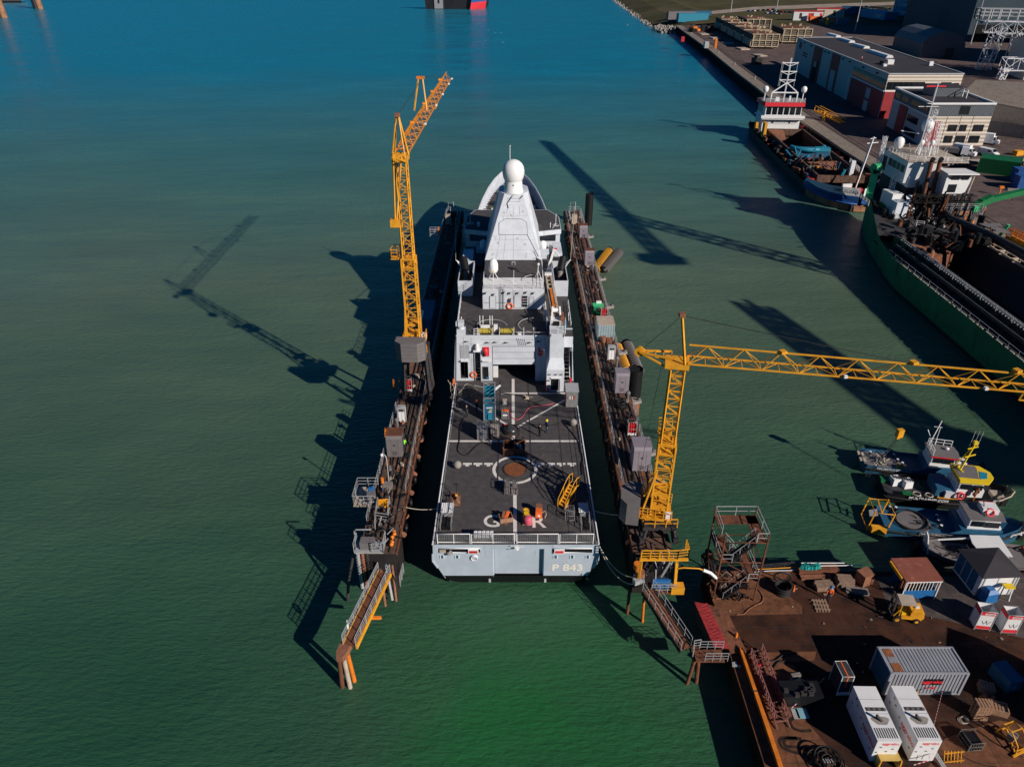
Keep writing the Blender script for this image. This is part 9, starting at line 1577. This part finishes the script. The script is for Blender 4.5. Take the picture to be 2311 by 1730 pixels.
b = MB('black'); v = za(1320, 780, PZ); b.bx(v.x - .9, v.y - .7, PZ, v.x + 2.3, v.y + .8, PZ + 1.25); b.m = 'darksteel'; [b.ob((v.x + rnd.uniform(-.7, 2), v.y + rnd.uniform(-.6, .5), PZ + 1.2), (rnd.uniform(.1, .5), .3, .3)) for i in range(9)]; b.solo('dark_skid', 'low black machinery skid beside the lattice boom', 'skid')
hose('black_cables', 'black cables snaking over the worn plating near the gangway', [za(*p, PZ) for p in ((640, 130), (760, 200), (880, 190), (1000, 270), (1130, 290), (1220, 230), (1330, 200), (1420, 190))], .06, 'rubber', PZ); hose('black_cables', 'black cable fork south of the first cables', [za(*p, PZ) for p in ((1120, 380), (1180, 310), (1290, 300), (1400, 340), (1480, 365))], .06, 'rubber', PZ)
b = MB('rubber'); v = za(1800, 1640, PZ); [b.torus((v.x + rnd.uniform(-.4, .4), v.y + rnd.uniform(-.3, .3), PZ + .1 + i * .07), rnd.uniform(.6, 1.1), .06, (rnd.uniform(-.15, .15), rnd.uniform(-.15, .15), 1), 18, 5) for i in range(9)]; b.m = 'galv'; [b.bar((v.x - .4 + i * .2, v.y + .1, PZ + .7), (v.x - .35 + i * .2, v.y - .2, PZ + .75), .07) for i in range(4)]; b.solo('cable_heap', 'heap of black cable at the bottom edge of the pontoon', 'cables')
b = MB('galv'); v = z8(325, 300, PZ); b.ob((v.x, v.y, PZ), (.7, .2, .15), -.2); b.ob((v.x - .1, v.y + .3, PZ), (.4, .2, .1), .3); b.m = 'orange'; v = z8(320, 120, PZ); b.ob((v.x, v.y, PZ), (.25, .25, .8), .2, .6); b.solo('tool_bits', 'orange post and bright metal bits near the top of the orange beam', 'tools')
# yellow pieces at the bottom edge and right
t = thing('yellow_lift', 'pale yellow machine hood at the bottom edge below the left generator', 'machine', tuple(z9(600, 1390, PZ))); b = MB('canvas'); mat('paleyellow', (.62, .42, .12), .6, 0, .12, 2); b.m = 'paleyellow'; b.bx(-.75, -.4, .9, .8, .5, 1.0); b.bx(-.8, -.45, 0, -.65, .5, .9); b.bx(.7, -.45, 0, .85, .5, .9); b.m = 'yellow'; b.bar((-.8, -.45, .0), (-.72, -.45, 1.0), .1); b.bar((.85, -.45, 0), (.78, -.45, 1.0), .1); b.build('hood', t)
t = thing('scaffold_parts', 'yellow scaffold stand with silver tubes at the bottom edge', 'scaffold', tuple(z9(1370, 1400, PZ))); b = MB('yellow'); [b.bar((-.5 + i * .25, .1, 0), (-.6 + i * .25, .4, 1.0), .05) for i in range(6)]; b.bar((-.6, 0, .2), (.9, .1, .3), .06); b.bar((-.6, .3, .8), (.9, .4, .9), .06); b.build('stand', t); b = MB('galv'); [b.bar((-.9 + k, -.6, .2), (-1.3 + k, .9, .6), .08) for k in (0, .12, .24)]; b.build('tubes', t)
t = thing('hoop_frame', 'yellow hooped steel frame at the lower right edge of the pontoon', 'frame', tuple(z9(2090, 1190, PZ)), .3); b = MB('yellow'); b.m = 'brightyellow'; b.m = 'yellow'; [b.tube([(x, -.6, 0), (x, -.5, .8), (x, .3, 1.5), (x, 1.0, 1.4), (x, 1.2, .2)], .06, 5) for x in (-.5, .5)]; [b.bar((-.5, y, z), (.5, y, z), .07) for y, z in ((-.55, .4), (.3, 1.5), (1.0, 1.4), (1.2, .3))]; b.bar((-.5, -.6, .05), (.5, 1.2, .3), .09); b.bar((.5, -.6, .05), (-.5, 1.2, .3), .09); b.bar((-.9, -.7, .1), (.7, -.6, .2), .14); b.build('hoop', t); b = MB('concrete'); b.ob((.1, .4, .3), (.6, .5, .5), .2); b.build('load', t)
def pal(lab, x, y, n, rz, m='timber', frame=False):
    v = z9(x, y, PZ); t = thing('pallet_stack', lab, 'pallets', (v.x, v.y + .4, PZ), rz, 'wooden pallets right of the generators'); mat('redwood', (.34, .15, .10), .8, 0, .3, 3) if 'redwood' not in MATS else None; b = MB(m)
    for k in range(n):
        z = k * .19
        for i in range(3): b.bx(-.55, -.4 + i * .36, z, .55, -.32 + i * .36, z + .09)
        for i in range(5): b.bx(-.55 + i * .235, -.42, z + .09, -.55 + i * .235 + .16, .42, z + .12)
    if frame: b.bx(-.6, -.5, 0, .6, -.42, .6); b.bx(-.6, .42, 0, .6, .5, .6); b.bx(-.6, -.42, 0, -.52, .42, .6); b.bx(.52, -.42, 0, .6, .42, .6)
    b.build('pallet', t)
pal('single slatted pallet leaning on bricks at the top of the pallet group', 1790, 600, 4, R(-20)); pal('tall stack of reddish pallets right of the generators', 1710, 900, 9, R(-4), 'wood'); pal('framed pallet box beside the tall pallet stack', 1940, 840, 3, R(-20), 'wood', True)
b = MB('rustlight'); v = z9(1790, 660, PZ); [b.ob((v.x + rnd.uniform(-.5, .4), v.y + rnd.uniform(-.2, .2), PZ), (.3, .25, rnd.uniform(.2, .6)), rnd.random()) for i in range(9)]; b.solo('brick_heap', 'small heap of red bricks between the pallets', 'bricks')
b = MB('rope'); v = z9(1490, 900, PZ); [b.torus((v.x + .1 * i, v.y, PZ + .05 + .03 * i), .3, .025, n=12, m=4) for i in range(3)]; b.solo('rope_coil', 'thin pale rope coil left of the tall pallet stack', 'rope')
v = z9(1630, 1250, PZ); cage('open_crate', 'dark open sided crate with pale rim in front of the pallets', 'crate', (v.x, v.y + .6, PZ), (1.1, 1.2, .9), 'concrete', .1, ('black', ((0, 0, .02), (1.0, 1.1, .7))))
b = MB('boatblue'); v = z9(2020, 520, PZ); b.ob((v.x, v.y + .6, PZ), (1.3, 2.0, 1.3), .2); b.m = 'teal'; b.ob((v.x, v.y - .45, PZ + .5), (.4, .1, .3), .2); b.m = 'darksteel'; b.bar((v.x + .5, v.y - 1.2, PZ + .2), (v.x + 3, v.y - 1.3, PZ + .2), .2); b.solo('blue_tank', 'blue tank coloured dark for shade at the right edge behind the pallets', 'tank')  # tank colour lowered to carry the shade it stands in
hose('black_cables', 'thin black cables running over the worn plating at the lower right', [z9(*p, PZ) for p in ((1400, 1250), (1550, 1340), (1750, 1420), (1900, 1440))], .03, 'rubber', PZ); hose('black_cables', 'thin black cable right of the hooped frame', [z9(*p, PZ) for p in ((1800, 960), (1950, 1180), (2080, 1280), (2200, 1320))], .03, 'rubber', PZ)
b = MB('yellow'); v = z9(960, 655, PZ); b.ob((v.x, v.y, PZ), (.3, .3, .35), .3, .6); b.bar((v.x, v.y, PZ + .3), (v.x, v.y + .2, PZ + .8), .06); b.solo('yellow_jack', 'small yellow jack between the generators and the ribbed container', 'jack')
hut2 = None
# sundry litter and stains of plating weld seams
b = MB('timber')
for i in range(40): x, y = rnd.uniform(19, 50), rnd.uniform(-12, -1); b.m = rnd.choice(['timber', 'concrete', 'rust', 'rubber', 'beige']); b.ob((x, y, PZ + .005), (rnd.uniform(.05, .35), rnd.uniform(.05, .25), rnd.uniform(.02, .1)), rnd.random() * 3)
tag(b.build('scattered_litter'), 'scattered bits of wood and metal over the pontoon plating', 'litter', kind='stuff')
b = MB('darksteel')
for i in range(26): y = -1.5 - i * 1.8; b.bar((18.5, y, PZ + .006), (60, y, PZ + .006), .03, .006)
for i in range(8): x = 21 + i * 5; b.bar((x, -.3, PZ + .008), (x, -46, PZ + .008), .03, .006)
tag(b.build('plate_seams'), kind='structure')
container('shipping_container', 'upper of two unseen containers added beyond the right edge to shade the yard', (45.6, -17.0), (6.1, 2.44, 2.6), 'boatblue', R(60), True, None, PZ + 2.65); container('shipping_container', 'lower of two unseen containers added beyond the right edge to shade the yard', (45.6, -17.0), (6.1, 2.44, 2.6), 'darksteel', R(60), True, None, PZ)  # unseen stack added to throw shade onto the right of the yard
ground_mat('tyremark', (.022, .014, .011), (.04, .025, .02), 2, .5, 6)
b = MB('tyremark')
for pts in (((1420, 1280), (1250, 1275), (1195, 1320), (1230, 1400), (1340, 1450), (1500, 1500), (1640, 1600)), ((1400, 1010), (1330, 1060), (1370, 1150), (1480, 1190), (1620, 1180)), ((1480, 1290), (1300, 1290), (1250, 1330), (1290, 1390), (1420, 1400), (1700, 1480), (1900, 1580))):
    P0 = [za(*p, PZ) for p in pts]; L1, L2_ = [], []
    for i in range(len(P0) - 1):
        a0, b1, c2, d0 = P0[max(0, i - 1)], P0[i], P0[i + 1], P0[min(len(P0) - 1, i + 2)]
        for j in range(6):
            t = j / 6; q = .5 * ((2 * b1) + (c2 - a0) * t + (2 * a0 - 5 * b1 + 4 * c2 - d0) * t * t + (3 * b1 - a0 - 3 * c2 + d0) * t ** 3); L1.append(q)
    for i, q in enumerate(L1): d2 = (L1[min(i + 1, len(L1) - 1)] - L1[max(i - 1, 0)]).normalized(); n2 = Vector((-d2.y, d2.x, 0)) * .13; L2_.append((q + n2, q - n2))
    b.loft([[(u.x, u.y, PZ + .012) for u, w in L2_], [(w.x, w.y, PZ + .012) for u, w in L2_]], smooth=False)
tag(b.build('tyre_marks'), kind='structure')
